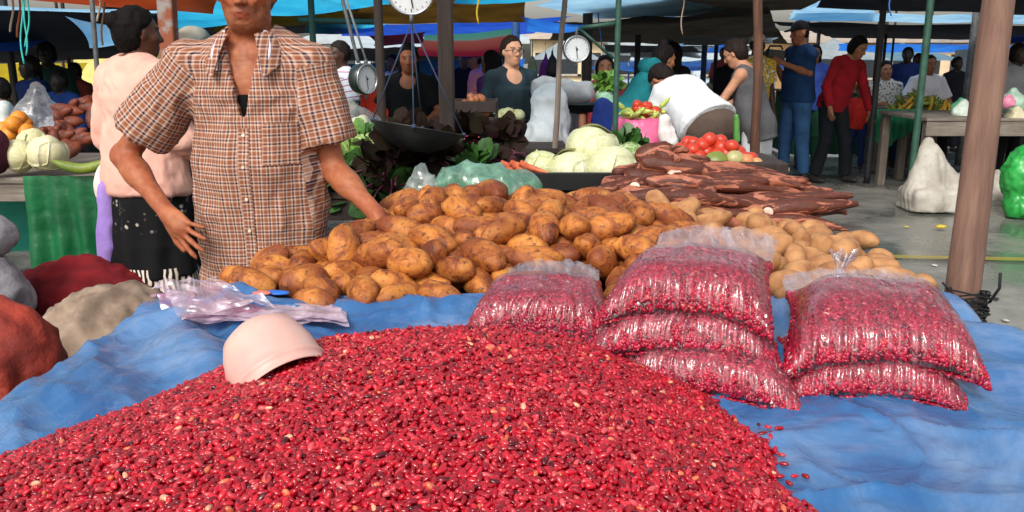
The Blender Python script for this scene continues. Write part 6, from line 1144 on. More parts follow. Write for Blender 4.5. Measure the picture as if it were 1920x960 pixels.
# greens and beets
for i, (px, py, Y, r, n, m_, lab) in enumerate((
        (660, 352, 3.62, 0.12, 150, G_dark, 'dark green bunch just right of the vendor elbow'), (740, 370, 3.56, 0.13, 160, G_dark, 'dark leafy bunch above the top left potatoes'), (672, 300, 3.95, 0.10, 110, G_pale, 'pale lettuce beside the vendor sleeve'),
        (715, 318, 3.75, 0.11, 130, G_mid, 'bright green leafy bunch under the hanging scale pan'), (640, 275, 4.2, 0.09, 90, G_mid, 'fresh green leaves under the net of white onions'), (800, 365, 3.62, 0.12, 130, G_dark, 'dark greens at the foot of the square post'),
        (690, 275, 4.3, 0.08, 70, G_dark, 'small green bunch behind the pale lettuce'), (885, 318, 3.85, 0.10, 90, G_dark, 'dark leaves under the beets'))):
    bunch('leafy_greens', lab, 'greens', px, py, Y, r, n, m_, 30 + i, size=0.085, group='leafy greens on the dark table')
def beet_bunch(px, py, Y, seed, lab, n=5, stems=16, root_r=0.04):
    rs = np.random.RandomState(seed); c = P(px, py, Y); root = empty('beet_bunch', c - [0, 0, 0.05], lab, 'beets', 'bunches of beets')
    for i in range(n):
        p = c + rs.uniform(-1, 1, 3) * [0.09, 0.05, 0.03]; mb = MB(); rr = root_r * rs.uniform(0.85, 1.2); M = frame(rs.normal(size=3)); mb.ell(p, (rr, rr, rr * 0.95), M, seg=20, rings=14, noise=0.1, seed=i); mb.tube([p + M @ [0, 0, rr * 0.9], p + M @ [0, 0, rr * 1.6]], [rr * 0.2, 0.002], 6); mb.build('beet', mat('beet_skin', '5a2028', '34121a', rough=0.55, scale=25, bmp=0.3), root)
    mb = MB()
    for i in range(stems):
        a = c + rs.uniform(-1, 1, 3) * [0.06, 0.04, 0.02]; d = nrm(rs.normal(size=3) * [1, 0.7, 0.5] + [0, 0, 0.9]); L = rs.uniform(0.10, 0.22); t = np.linspace(0, 1, 7)[:, None]; mb.tube(a + d * L * t + np.array([0, 0, -0.12]) * t * t, 0.0045, 5)
    mb.build('stems', G_purple, root)
    mb = MB(); leaves(mb, c + [0, 0.02, 0.07], 0.12, stems * 2, rs, 0.09); mb.build('leaves', mat('beet_leaf', '26210f', '200a12', rough=0.75, spec=0.15, scale=9), root)
beet_bunch(765, 300, 3.7, 1, 'dark beet leaves and stems below the hanging scale pan', 2, 40); beet_bunch(800, 325, 3.6, 2, 'beet bunch with dark stems left of the square post foot', 2, 40); beet_bunch(740, 345, 3.5, 3, 'drooping beet stems above the white plastic bag', 1, 34)
beet_bunch(872, 292, 4.0, 4, 'beets right beside the square post', 4, 12, 0.048); beet_bunch(925, 298, 3.95, 5, 'beets left of the small cabbage with tangled stems', 5, 26, 0.045)
for i in range(8):
    rs = np.random.RandomState(60 + i); a = P(940 + i * 6, 306 + (i % 3) * 5, 3.62 - 0.01 * i); d = nrm(np.array([1, -0.5, -0.25 + rs.uniform(-.2, .2)])); mb = MB(); mb.tube([a, a + d * 0.05, a + d * 0.11, a + d * 0.13], [0.015, 0.012, 0.006, 0.001], 10)
    tag(mb.build('carrot', mat('carrot_skin', 'd9744a', 'b4543a', rough=0.5, scale=30)), 'small orange carrot between the beets and the left cabbage', 'carrot', 'carrots beside the beets')
# net bag of white onions, tied with thin film
def pile_spheres(name, label, cat, c, ext, n, r, m, seed, group, ratio=(1, 1, 0.92), noise=0.06, top=None):
    rs = np.random.RandomState(seed); out = []
    for i in range(n):
        q = rs.uniform(-1, 1, 2); h = 1 - (q ** 2).sum() * 0.6; p = np.asarray(c) + np.array([q[0] * ext[0], q[1] * ext[1], ext[2] * h * rs.uniform(0.75, 1.0)]); rr = r * rs.uniform(0.85, 1.15); mb = MB().ell(p, rr * np.array(ratio), rotm(*rs.uniform(-1, 1, 3)), seg=18, rings=12, noise=noise, seed=i)
        lab = label if isinstance(label, str) else label[i % len(label)]
        out.append(tag(mb.build(name, m), lab, cat, group))
    return out
M_onion = mat('white_onion', 'e4e0c8', 'c6c49a', rough=0.4, scale=10); c = P(665, 240, 4.55)
pile_spheres('white_onion', 'white onion inside the clear bag right of the vendor shoulder', 'onion', c - [0, 0, 0.06], (0.12, 0.10, 0.12), 34, 0.030, M_onion, 3, 'white onions in a clear bag')
M_thin = film('thin_clear_bag', tint=(1, 1, 1), haze=0.16, hazecol=(0.8, 0.85, 0.85), rough=0.3, streak=(10, 10, 10), strength=0.5, base=0.01)
lump('clear_bag', 'clear plastic bag holding white onions right of the vendor shoulder', 'bag', [p_ell(c, (0.15, 0.13, 0.10)), p_cap(c, c + [-0.02, 0, 0.13], 0.06, 0.02)], M_thin, 0.012, (10, 10, 6), 0.012)
# green translucent bags behind the potato pile
M_mint = film('mint_bag_film', tint=(0.70, 0.93, 0.80), haze=0.55, hazecol=(0.36, 0.72, 0.52), rough=0.25, streak=(12, 12, 12), strength=0.8, base=0.08); M_wht = film('white_bag_film', tint=(0.9, 0.97, 0.93), haze=0.45, hazecol=(0.75, 0.85, 0.80), rough=0.22, streak=(14, 14, 14), strength=0.8, base=0.08)
def crumple(name, label, prims, m, amp, seed, vox=0.009, freq=(9, 9, 7)): return lump(name, label, 'plastic bag', prims, m, amp, freq, vox, 0.05, seed=seed)
crumple('green_bag', 'translucent mint green bag crumpled behind the potatoes', [p_ell(P(905, 350, 2.93), (0.15, 0.07, 0.055)), p_ell(P(955, 352, 2.92), (0.09, 0.06, 0.05)), p_ell(P(870, 345, 2.95), (0.07, 0.05, 0.06))], M_mint, 0.03, 3, freq=(6, 6, 5))
crumple('white_bag', 'frosted white plastic bag standing up left of the mint green bag', [p_cap(P(790, 375, 2.95), P(789, 322, 2.95), 0.075, 0.020), p_cap(P(815, 372, 2.95), P(842, 350, 2.95), 0.05, 0.03)], M_wht, 0.020, 4)
# ---------------- cassava
def cassava_mat():
    m, nt, bs = newmat('cassava_skin'); tc = N(nt, 'TexCoord'); oi = N(nt, 'ObjectInfo'); add = N(nt, 'VectorMath', operation='ADD'); nt.links.new(tc.outputs['Object'], add.inputs[0]); nt.links.new(oi.outputs['Random'], add.inputs[1])
    mp = N(nt, 'Mapping'); mp.inputs['Scale'].default_value = (3.6, 20, 20); nt.links.new(add.outputs[0], mp.inputs[0]); n1 = N(nt, 'TexNoise', Scale=1.8, Detail=5.0, Roughness=0.6, Distortion=0.8); nt.links.new(mp.outputs[0], n1.inputs['Vector'])
    n2 = N(nt, 'TexNoise', Scale=40.0, Detail=5.0); nt.links.new(add.outputs[0], n2.inputs['Vector'])
    bark = mixc(nt, n2.outputs[0], C('32140b'), C('6a301c')); peel = mixc(nt, n2.outputs[0], C('c07a5e'), C('7e3c28'))
    c = mixc(nt, ramp(nt, n1.outputs[0], [(0.525, (0, 0, 0)), (0.565, (1, 1, 1))]), bark, peel); nt.links.new(c, bs.inputs['Base Color']); bs.inputs['Roughness'].default_value = 0.6; ad = N(nt, 'Math', operation='MULTIPLY_ADD'); nt.links.new(n1.outputs[0], ad.inputs[0]); ad.inputs[1].default_value = -1.5; nt.links.new(n2.outputs[0], ad.inputs[2]); bump(nt, bs, ad.outputs[0], 0.6, 0.006); return m
M_cass = cassava_mat(); M_flesh = mat('cassava_flesh', 'ecd0c0', 'd9b0a0', rough=0.5, scale=20)
def cassava(a, b, r, seed, label, cut=None, peeled=False, group='cassava roots piled on the table'):
    a = np.asarray(a, float); b = np.asarray(b, float); L = np.linalg.norm(b - a); n = 22; t = np.linspace(0, 1, n); rs = np.random.RandomState(seed)
    prof = r * 0.82 * (np.sin(math.pi * np.clip(0.16 + 0.78 * t ** 0.62, 0, 1)) ** 0.85) * (1 + 0.18 * fbm(v3(t * 4 + seed, 0 * t), 2, seed)); prof[0] = prof[1] * 0.55 if cut != 'a' else prof[1]; prof[-1] = 0.006 if cut != 'b' else prof[-2]
    bend = np.array([0, rs.uniform(-.03, .03), rs.uniform(-0.01, 0.025)]); pts = a + t[:, None] * (b - a) + np.sin(math.pi * t)[:, None] * bend
    mb = MB().tube(pts, prof, 14); V = np.concatenate(mb.v)
    ctr = (a + b) / 2; ang = math.atan2(b[1] - a[1], b[0] - a[0]); pit = math.asin((b[2] - a[2]) / L); M = rotm(0, -pit, ang); n_ = V - ctr
    V = V + nrm_rows(n_ - np.outer(n_ @ M[:, 0], M[:, 0])) * (0.006 * ridged(V * 17 + seed, 3, seed))[:, None]
    Vl = (V - ctr) @ M; o = mkobj('cassava', Vl, mb.f, M_flesh if peeled else M_cass, None, local=True); o.location = tuple(ctr); o.rotation_euler = (0, -pit, ang); tag(o, label, 'cassava', group)
    if cut:
        e = pts[0] if cut == 'a' else pts[-1]; d = nrm(pts[0] - pts[1]) if cut == 'a' else nrm(pts[-1] - pts[-2]); rr = prof[0] if cut == 'a' else prof[-1]
        mb = MB().lathe([(0.001, 0.003), (rr * 0.82, 0.003), (rr * 0.97, 0.0015), (rr * 0.9, -0.003)], frame((d - 0) @ M * 1.0), (e - ctr) @ M, seg=20, caps=False); mkobj('cut_end', np.concatenate(mb.v), mb.f, M_flesh, o, local=True)
    return o
def nrm_rows(v): return v / (np.linalg.norm(v, axis=1)[:, None] + 1e-9)
cl = [  # (px,py,Y) ends, radius, note
    ((1405, 425, 2.78), (1590, 432, 2.76), 0.034, None, 'dark cassava root lowest at the right table edge'), ((1230, 395, 2.82), (1450, 408, 2.80), 0.036, None, 'dark cassava root tucked behind the pale potatoes'),
    ((1365, 408, 2.86), (1608, 383, 2.84), 0.040, 'a', 'long cassava root with white cut end, reaching furthest right'), ((1330, 398, 2.92), (1598, 366, 2.94), 0.036, None, 'peeling cassava root with tip above the table edge, second from the furthest right'),
    ((1180, 372, 2.80), (1420, 388, 2.86), 0.040, 'a', 'cassava root showing a round white cut face beside the potatoes'), ((1240, 366, 2.95), (1470, 382, 2.93), 0.038, None, 'brown cassava root in the middle of the pile'),
    ((1388, 378, 2.90), (1560, 392, 2.97), 0.034, 'a', 'cassava root with a small oval cut face in mid pile'), ((1120, 365, 2.95), (1300, 332, 3.05), 0.036, None, 'cassava root lying left beside the pile top'),
    ((1200, 342, 3.02), (1480, 360, 3.0), 0.040, None, 'thick cassava root across the pile middle'), ((1250, 352, 2.98), (1515, 338, 3.02), 0.040, None, 'pink patched cassava root pointing right below the limes'),
    ((1300, 330, 3.06), (1520, 345, 3.08), 0.034, None, 'cassava root with thin tip toward the aisle'), ((1130, 345, 3.0), (1260, 352, 3.1), 0.036, None, 'cassava root left of the peeled piece'),
    ((1190, 318, 3.08), (1330, 300, 3.14), 0.038, None, 'dark cassava root under the top one'), ((1192, 296, 3.10), (1290, 282, 3.14), 0.040, None, 'cassava root topmost at the left of the tomatoes'),
    ((1200, 305, 3.05), (1380, 330, 3.06), 0.038, None, 'cassava root just below the peeled piece'), ((1310, 316, 3.10), (1470, 330, 3.15), 0.036, None, 'cassava root right under the limes'),
    ((1160, 360, 2.92), (1330, 378, 2.9), 0.036, None, 'cassava root behind the pale potato'), ((1280, 388, 2.88), (1500, 402, 2.86), 0.036, None, 'brown cassava root low in the pile front'),
    ((1350, 352, 3.0), (1590, 372, 3.0), 0.032, None, 'slim cassava root in the right half'), ((1170, 330, 3.04), (1350, 345, 3.0), 0.036, None, 'short cassava root left of centre'),
    ((1260, 410, 2.72), (1440, 420, 2.75), 0.034, None, 'cassava root touching the pale potatoes from behind'), ((1420, 352, 3.08), (1560, 358, 3.12), 0.030, None, 'slender cassava root at the back right'),
    ((1210, 420, 2.9), (1400, 430, 2.9), 0.045, None, 'cassava root buried under the pile left'), ((1300, 420, 3.0), (1560, 425, 3.0), 0.045, None, 'cassava root buried under the pile right'), ((1200, 390, 3.1), (1500, 395, 3.1), 0.06, None, 'thick cassava root under the back of the pile')]
cl += [((1190, 352, 2.90), (1215, 335, 3.25), 0.034, 'a', 'cassava root pointing at the camera, white cut face near the pile left'), ((1318, 372, 2.86), (1340, 352, 3.2), 0.032, 'a', 'cassava root seen end on in the middle of the pile'), ((1440, 398, 2.80), (1475, 380, 3.1), 0.026, 'a', 'thin cassava root seen end on near the table edge'),
    ((1500, 412, 2.80), (1585, 398, 2.9), 0.018, None, 'thin dark cassava tail hanging over the table edge'), ((1150, 325, 3.1), (1290, 312, 3.2), 0.03, None, 'cassava root behind the top left ones'), ((1220, 288, 3.12), (1275, 300, 3.0), 0.036, None, 'stubby cassava root at the peak of the pile'),
    ((1290, 345, 3.0), (1430, 322, 3.08), 0.03, None, 'cassava root crossing diagonally below the squash'), ((1400, 340, 3.02), (1508, 352, 2.98), 0.026, None, 'short cassava root beside the pale onion'), ((1130, 378, 2.86), (1215, 352, 2.95), 0.032, None, 'cassava root rising at the left foot of the pile')]
for i, (a, b, r, cut, lab) in enumerate(cl): cassava(P(*a), P(*b), r, 70 + i, lab, cut)
cassava(P(1255, 332, 3.0), P(1312, 312, 3.02), 0.024, 99, 'short peeled white piece of cassava on top of the pile', 'a', True)
# crate behind the cassava, tomatoes and limes
mb = MB(); mb.box((0.83, 3.36, 0.90), (0.42, 0.34, 0.20), bev=0.006); tag(mb.build('produce_crate', W_dark, smooth=False), 'wooden crate behind the cassava holding tomatoes and squash', 'crate')
tom = [(1285, 292), (1300, 280), (1318, 272), (1340, 270), (1352, 278), (1372, 275), (1300, 268), (1326, 285), (1312, 294), (1290, 268), (1330, 262), (1350, 265), (1385, 285), (1362, 288), (1278, 280), (1345, 292), (1392, 296), (1408, 298), (1322, 268)]
for i, (px, py) in enumerate(tom):
    p = P(px, py, 3.32 + 0.07 * ((i * 7) % 5) / 5 + (0.06 if py < 272 else 0)); mb = MB().ell(p, (0.030, 0.030, 0.026), rotm(0.5 * i, 0.4, 0), seg=18, rings=12, noise=0.05, seed=i); root = mb.build('tomato', mat('tomato_skin', 'cc4228', 'b0301e', rough=0.35, scale=4)); tag(root, 'red tomato heaped above the cassava', 'tomato', 'tomatoes on the crate')
    mb = MB(); mb.tube([p + [0, -0.004, 0.022], p + [0.004, -0.004, 0.031]], 0.003, 5); mb.build('stem', G_dark, root)
for i, (px, py, r, colr, lab) in enumerate(((1343, 304, 0.044, '7c8a3a', 'green squash with a cut olive face right of the tomatoes'), (1378, 298, 0.034, 'b9b27a', 'pale green squash beside the cut one'), (1400, 303, 0.030, 'd88a58', 'orange squash right of the pale one'), (1418, 308, 0.026, 'd9a070', 'small orange fruit at the end of the heap'), (1385, 318, 0.040, '98a352', 'green squash lying in front of the tomato heap'), (1408, 322, 0.030, 'a8b070', 'small green squash nearest the cassava tips'), (1432, 318, 0.028, 'b6bb80', 'pale small squash at the right end of the heap'), (1500, 352, 0.026, 'c8c49a', 'pale onion caught between cassava tips'))):
    p = P(px, py, 3.26 if i < 7 else 3.1); M = rotm(0.3, 0.2 * i, 0.5 * i); root = empty('squash', p - [0, 0, r], lab, 'squash', 'squash beside the tomatoes'); MB().ell(p, (r * 1.15, r, r * 0.95), M, seg=24, rings=16, noise=0.05, seed=i).build('flesh', mat('squash_' + colr, colr, rough=0.4, scale=10), root); MB().tube([p + M @ [r, 0, 0], p + M @ [r * 1.35, 0, 0.006]], 0.006, 8).build('stem', G_mid, root)
# ---------------- pink sack with peppers, white bag, beyond
wtable('low wooden table beyond the cabbages carrying the pink sack', 0.60, 1.75, 5.35, 6.15, 0.70, W_plank)
c = P(1208, 262, 5.6); M_pink = mat('pink_woven_sack', 'e6719c', 'c9527f', rough=0.45, scale=7, bmp=0.3)
lump('pink_sack', 'pink woven sack standing open, filled with vegetables', 'sack', [p_cap(c + [-0.01, 0, -0.12], c + [-0.01, 0, 0.06], 0.205, 0.185)], M_pink, 0.025, (7, 7, 2.5), 0.014, cuts=[(c + [0, 0, 0.13], (0, 0, 1)), (c + [0, 0, -0.20], (0, 0, -1))])
rs = np.random.RandomState(8)
for i in range(34):
    p = c + np.array([rs.uniform(-.16, .13), rs.uniform(-.12, .1), 0.14 + rs.uniform(0, 0.07)]); d = nrm(rs.normal(size=3) * [1, 1, 0.4]); mb = MB().tube([p, p + d * 0.03, p + d * 0.07, p + d * 0.10], [0.010, 0.019, 0.014, 0.003], 9)
    tag(mb.build('pepper', mat('green_pepper', 'c6cf6a', '8fa848', rough=0.35, scale=9)), 'pale green pepper on top of the pink sack', 'pepper', 'peppers in the pink sack')
for i in range(9):
    p = P(1208 + rs.uniform(-16, 22), 203 + rs.uniform(-8, 12), 5.55); tag(MB().ell(p, (0.034, 0.030, 0.028), rotm(*rs.uniform(-1, 1, 3)), seg=16, rings=10, noise=0.12, seed=i).build('tomato', mat('tomato_skin', 'e2462c')), 'bright red tomato in the thin bag on the pink sack', 'tomato', 'tomatoes on the pink sack')
lump('white_bag', 'white plastic bag slumped against the right side of the pink sack', 'bag', [p_cap(P(1254, 265, 5.35), P(1246, 226, 5.35), 0.05, 0.03)], mat('white_bag_plastic', 'e9e4e0', 'cfc5c2', rough=0.5, scale=8), 0.02, (9, 9, 6), 0.012)
lump('white_sack', 'tall white printed sack behind the crooked pole', 'sack', [p_cap(P(1035, 272, 6.0), P(1030, 190, 6.0), 0.13, 0.11), p_ell(P(1015, 262, 5.9), (.12, .12, .15))], mat('white_woven_sack', 'd6dadb', 'b4bcc0', rough=0.6, scale=5, bmp=0.2), 0.03, (6, 6, 4), 0.018)
lump('grey_sack', 'grey sack lying on top of the tall white one, right of the crooked pole', 'sack', [p_cap(P(1020, 168, 6.2), P(1095, 172, 6.2), 0.085, 0.07)], mat('grey_woven_sack', 'a9adb0', '868b90', rough=0.7, scale=5, bmp=0.2), 0.02, (6, 6, 6), 0.016)
lump('red_bag', 'red and white plastic bag at the feet of the glasses woman', 'bag', [p_ell(P(902, 262, 4.9), (0.085, 0.07, 0.075)), p_cap(P(900, 262, 4.9), P(905, 240, 4.9), 0.06, 0.03)], mat('red_bag_plastic', 'b32a38', 'e8d8dc', rough=0.4, scale=3.5, lo=0.40, hi=0.44), 0.02, (9, 9, 7), 0.012, seed=2)
mb = MB(); c = P(885, 215, 5.6)
for dz in (-0.10, 0.0, 0.10): mb.box(c + [0, -0.16, dz - 0.04], (0.32, 0.015, 0.07), bev=0.003); mb.box(c + [0, 0.16, dz - 0.04], (0.32, 0.015, 0.07), bev=0.003)
mb.box(c + [-0.16, 0, -0.04], (0.015, 0.31, 0.28), bev=0.003); mb.box(c + [0.16, 0, -0.04], (0.015, 0.31, 0.28), bev=0.003); mb.box(c + [0, 0, -0.17], (0.30, 0.30, 0.02)); tag(mb.build('wooden_crate', W_dark, smooth=False), 'dark wooden crate of onions right of the square post', 'crate')
pile_spheres('onion', 'brown onion heaped in the dark wooden crate', 'onion', c + [0, 0, 0.0], (0.13, 0.13, 0.12), 26, 0.030, mat('brown_onion', 'b9764a', '8a4a2c', rough=0.45, scale=12), 9, 'onions in the dark crate')
wtable('dark low table behind the square post', -0.75, 0.35, 5.35, 6.4, 0.82, W_dark)
# dark bowl and greens behind the green pipe
mb = MB().lathe([(0.02, -0.07), (0.12, -0.05), (0.19, 0.0), (0.2, 0.01), (0.185, 0.0), (0.11, -0.04), (0.001, -0.055)], None, P(1085, 196, 6.4), seg=32, caps=False); tag(mb.build('dark_bowl', mat('dark_metal', '2c2b2b', rough=0.4, metal=0.6)), 'wide dark metal bowl left of the green pipe post', 'bowl')
lump('pale_green_bag', 'pale green plastic bag with chillies by the green pipe post', 'bag', [p_cap(P(1135, 205, 6.3), P(1133, 185, 6.3), 0.08, 0.07)], mat('pale_green_plastic', 'a8cdb0', '84b394', rough=0.4), 0.015, (9, 9, 6), 0.014)
bunch('chillies', 'pile of green chillies and leaves below the face by the green pipe post', 'greens', 1135, 160, 6.35, 0.12, 90, G_mid, 77, 0.06)
lump('blue_drape', 'dark blue cloth over the stool beside the green pipe post', 'cloth', [p_cap(P(1135, 240, 6.1), P(1132, 205, 6.1), 0.10, 0.07)], fabric('navy_drape', '26408f', '1a2c66'), 0.02, (9, 9, 2), 0.016)
lump('lime_pouch', 'slim bright green upright bag in front of the grey tank top', 'bag', [p_cap(P(1382, 262, 5.9), P(1381, 218, 5.9), 0.022, 0.016)], mat('lime_plastic', '5f9a48', '457e34', rough=0.4), 0.006, (9, 9, 4), 0.010)
for i, (px, py, Y, w_, h_, col, lab) in enumerate(((1023, 132, 8.2, 0.07, 0.16, '6a2a7a', 'purple bag hanging right of the glasses woman'), (1036, 122, 8.0, 0.06, 0.10, '1a1a20', 'black bag hanging beside the purple one'), (998, 125, 8.1, 0.05, 0.10, '7d8a6a', 'pale straw bag hanging between the blue posts'), (135, 160, 10, 0.05, 0.16, '8a3a2a', 'red bag hanging at the far left stall'))):
    q = P(px, py, Y); lump('hanging_bag', lab, 'bag', [p_cap(q - [0, 0, h_ / 2], q + [0, 0, h_ * 0.3], w_, w_ * 0.55), p_cap(q + [0, 0, h_ * 0.3], q + [0, 0, h_ + 0.15], 0.012, 0.006)], fabric('bag_' + col, col), 0.01, (9, 9, 4), 0.013, seed=i)
# ---------------- hanging scales
def dial(label, c, r, face, th=0.05, pan=None, top=None):
    root = empty('hanging_scale', c, label, 'scale', 'hanging dial scales'); M = frame(face)
    MB().lathe([(r * 0.5, -th), (r * 0.98, -th * 0.9), (r * 1.06, -th * 0.5), (r * 1.06, 0.004), (r * 0.98, 0.008), (r * 0.95, 0.0)], M, c, seg=36).build('housing', mat('dark_green_enamel', '20302c', '141c1b', rough=0.35), root)
    df_ = MB().lathe([(0.001, 0.0), (r * 0.95, 0.0)], M, c + M @ [0, 0, 0.004], seg=36, caps=False).build('dial_face', mat('dial_white', 'd9dde0', 'c2c9cd', rough=0.4), root)
    MB().lathe([(r * 0.94, 0.0), (r * 1.04, 0.004), (r * 1.06, 0.010), (r * 0.96, 0.012), (r * 0.94, 0.006)], M, c + M @ [0, 0, 0.002], seg=36, caps=False).build('bezel', mat('chrome_ring', 'b8bcc0', rough=0.25, metal=0.8), root)
    mb = MB()
    for i in range(20):
        a = i * math.pi / 10; x, y = math.sin(a), math.cos(a); L = 0.14 if i % 5 == 0 else 0.07; mb.box(c + M @ [x * r * 0.82, y * r * 0.82, 0.006], (r * 0.025, r * L, 0.001), M @ rotm(0, 0, -a))
    mb.build('tick_marks', mat('tick_black', '202226', rough=0.5), df_, smooth=False)
    mb = MB(); mb.box(c + M @ [0, -r * 0.25, 0.009], (r * 0.05, r * 0.95, 0.0015), M @ rotm(0, 0, 0.15)); mb.box(c + M @ [0, 0, 0.010], (r * 0.14, r * 0.14, 0.002), M); mb.build('needle', mat('needle_black', '17181c', rough=0.5), df_, smooth=False)
    mb = MB(); mb.tube([c - [0, 0, r * 1.0], c - [0, 0, r * 1.35]], 0.008, 8); mb.tube([c + [0, 0.02, r * 1.0], c + [0, 0.02, r * 1.3]], 0.010, 8); mb.build('hook', M_steel, root)
    if top is not None: MB().tube([c + [0, 0.02, r * 1.3], top], 0.006, 6).build('strap', mat('grey_strap', '6d7a80', rough=0.8), root)
    if pan is not None:
        pc, pr, ax = pan; PM = frame(ax, (0, 1, 0))
        MB().lathe([(0.001, -0.095), (pr * 0.35, -0.088), (pr * 0.65, -0.066), (pr * 0.88, -0.032), (pr, 0.0), (pr * 1.02, 0.004), (pr * 0.985, 0.003), (pr * 0.86, -0.028), (pr * 0.63, -0.060), (pr * 0.34, -0.082), (0.001, -0.089)], PM, pc, seg=44, caps=False).build('pan', mat('worn_dark_steel', '4a4c4c', '303233', rough=0.42, metal=0.5, scale=9, bmp=0.1), root)
        hk = c - [0, 0, r * 1.35]; mb = MB()
        for a in (0.0, math.pi / 2, math.pi, -math.pi / 2):
            e = pc + PM @ [pr * math.cos(a), pr * math.sin(a), 0.002]; mb.tube([hk, e], 0.0028, 6); mb.ell(e, (0.010, 0.010, 0.010), seg=8, rings=6)
        mb.build('cords', mat('blue_cord', '2f4560', rough=0.8), root)
c0 = P(770, -18, 3.40); pc = P(784, 240, 3.40)
dial('large dial scale at the top edge with its steel pan hanging on cords', c0, 0.088, (0.05, -1, -0.12), 0.05, (pc, 0.182, nrm(np.array([0.16, 0.10, 0.96]))), c0 + [0, 0.02, 0.7])
dial('small dial scale turned sideways beside the vendor shoulder', P(686, 148, 4.1), 0.068, (0.84, -0.54, 0.0), 0.055, None, P(640, -30, 4.2))
dial('dial scale hanging from the green pipe bracket beyond the crooked pole', P(1081, 92, 5.2), 0.075, (0.15, -1, 0), 0.05, None, P(1079, 50, 5.25))
# ---------------- left stall
wtable('weathered table of the left stall with cabbages and oranges', -3.4, -2.06, 4.20, 5.3, 0.80, W_plank)
MB_ = MB(); 
u, v = np.meshgrid(np.linspace(0, 1, 60), np.linspace(0, 1, 60), indexing='ij'); X = np.stack([-2.40 + 0.46 * u, 4.165 - 0.02 * np.sin(u * 25) * (0.3 + v) - 0.05 * v, 0.815 - 0.68 * v], -1); X[..., 0] += 0.05 * v * np.sin(u * 3); X[..., 1] += 0.01 * ridged(X * 5, 2, 3)
m_gr = tarpmat('dark_green_plastic', '1c7a48', '0f5a34', trans=0.25, rough=0.4); tag(MB().grid(X).build('green_drape', m_gr), 'dark green plastic hanging from the corner of the left stall table', 'plastic sheet')
u, v = np.meshgrid(np.linspace(0, 1, 40), np.linspace(0, 1, 20), indexing='ij'); X = np.stack([-3.3 + 1.1 * u, 4.75 + 0.02 * np.sin(u * 14), 0.72 - 0.42 * v], -1); tag(MB().grid(X).build('teal_panel', tarpmat('teal_plastic', '2fb49a', '1f9a84', trans=0.5)), 'bright teal plastic sheet hanging under the left stall table', 'plastic sheet')
cabbage(36, 292, 4.28, 0.082, 'cream cabbage at the left end of the left stall', col=('d8d2a6', 'bdb783'), seed=7); cabbage(89, 287, 4.26, 0.090, 'cream cabbage right of the other on the left stall', col=('dcd6ae', 'c0ba8a'), seed=8); cabbage(62, 268, 4.42, 0.075, 'cream cabbage behind the two front ones on the left stall', col=('d0cc9e', 'b2ae78'), seed=9)
for i, (px, py) in enumerate(((25, 232), (50, 246), (20, 252), (8, 242), (36, 222), (46, 232))):
    tag(MB().ell(P(px, py, 4.6 + 0.02 * i), (0.044, 0.044, 0.042), seg=20, rings=14, noise=0.02).build('orange', mat('orange_peel', 'e8962e', 'cf7a1e', rough=0.5, scale=60, bmp=0.2, bscale=200)), 'orange in the little heap behind the cabbages', 'orange', 'oranges on the left stall')
rs = np.random.RandomState(12)
for i in range(34):
    px = rs.uniform(70, 172); py = 296 - (px - 70) * 0.15 - rs.uniform(0, 1) * (95 if px > 100 else 60); p = P(px, py, 4.45 + (296 - py) * 0.004); d = nrm(np.array([rs.normal(), rs.normal() * 0.5, rs.normal() * 0.5])); L = 0.07; mb = MB().tube([p - d * L, p - d * L * 0.5, p, p + d * L * 0.6, p + d * L], [0.008, 0.026, 0.031, 0.024, 0.006], 11)
    tag(mb.build('sweet_potato', mat('sweet_potato_skin', '8a4128', '4a2014', rough=0.6, scale=16, bmp=0.3)), 'reddish brown sweet potato heaped left of the pink jacket', 'sweet potato', 'sweet potatoes on the left stall')
def plantain(p, d, up, m, label, group, L=0.24, r=0.02):
    t = np.linspace(-1, 1, 11); d = nrm(d); up = nrm(np.asarray(up) - (np.asarray(up) @ d) * d); pts = p + np.outer(t * L / 2, d) + np.outer((1 - t * t) * 0.045, up); rad = r * np.clip(1.15 - np.abs(t) ** 3, 0.18, 1); return tag(MB().tube(pts, rad, 8).build('plantain', m), label, 'plantain', group)
M_gp = mat('green_plantain_skin', '8a9a38', '556a22', rough=0.5, scale=9); M_yp = mat('yellow_plantain_skin', 'd0a830', 'a88424', rough=0.5, scale=12)
plantain(P(150, 300, 4.12), (1, 0.1, 0), (0, 0.3, -1), M_gp, 'green plantain at the right end of the left stall', 'plantain by the cabbages', 0.26, 0.026)
lump('purple_sack', 'dark purple sack at the left picture edge on the left stall', 'sack', [p_cap(P(-12, 300, 4.2), P(-10, 265, 4.2), 0.07, 0.06)], fabric('purple_sack', '4a2030', '2f1620'), 0.01, (8, 8, 4), 0.014)
lump('clear_bag', 'clear plastic bag behind the oranges', 'bag', [p_cap(P(70, 215, 4.9), P(72, 165, 4.9), 0.12, 0.03)], M_thin, 0.02, (8, 8, 5), 0.014)
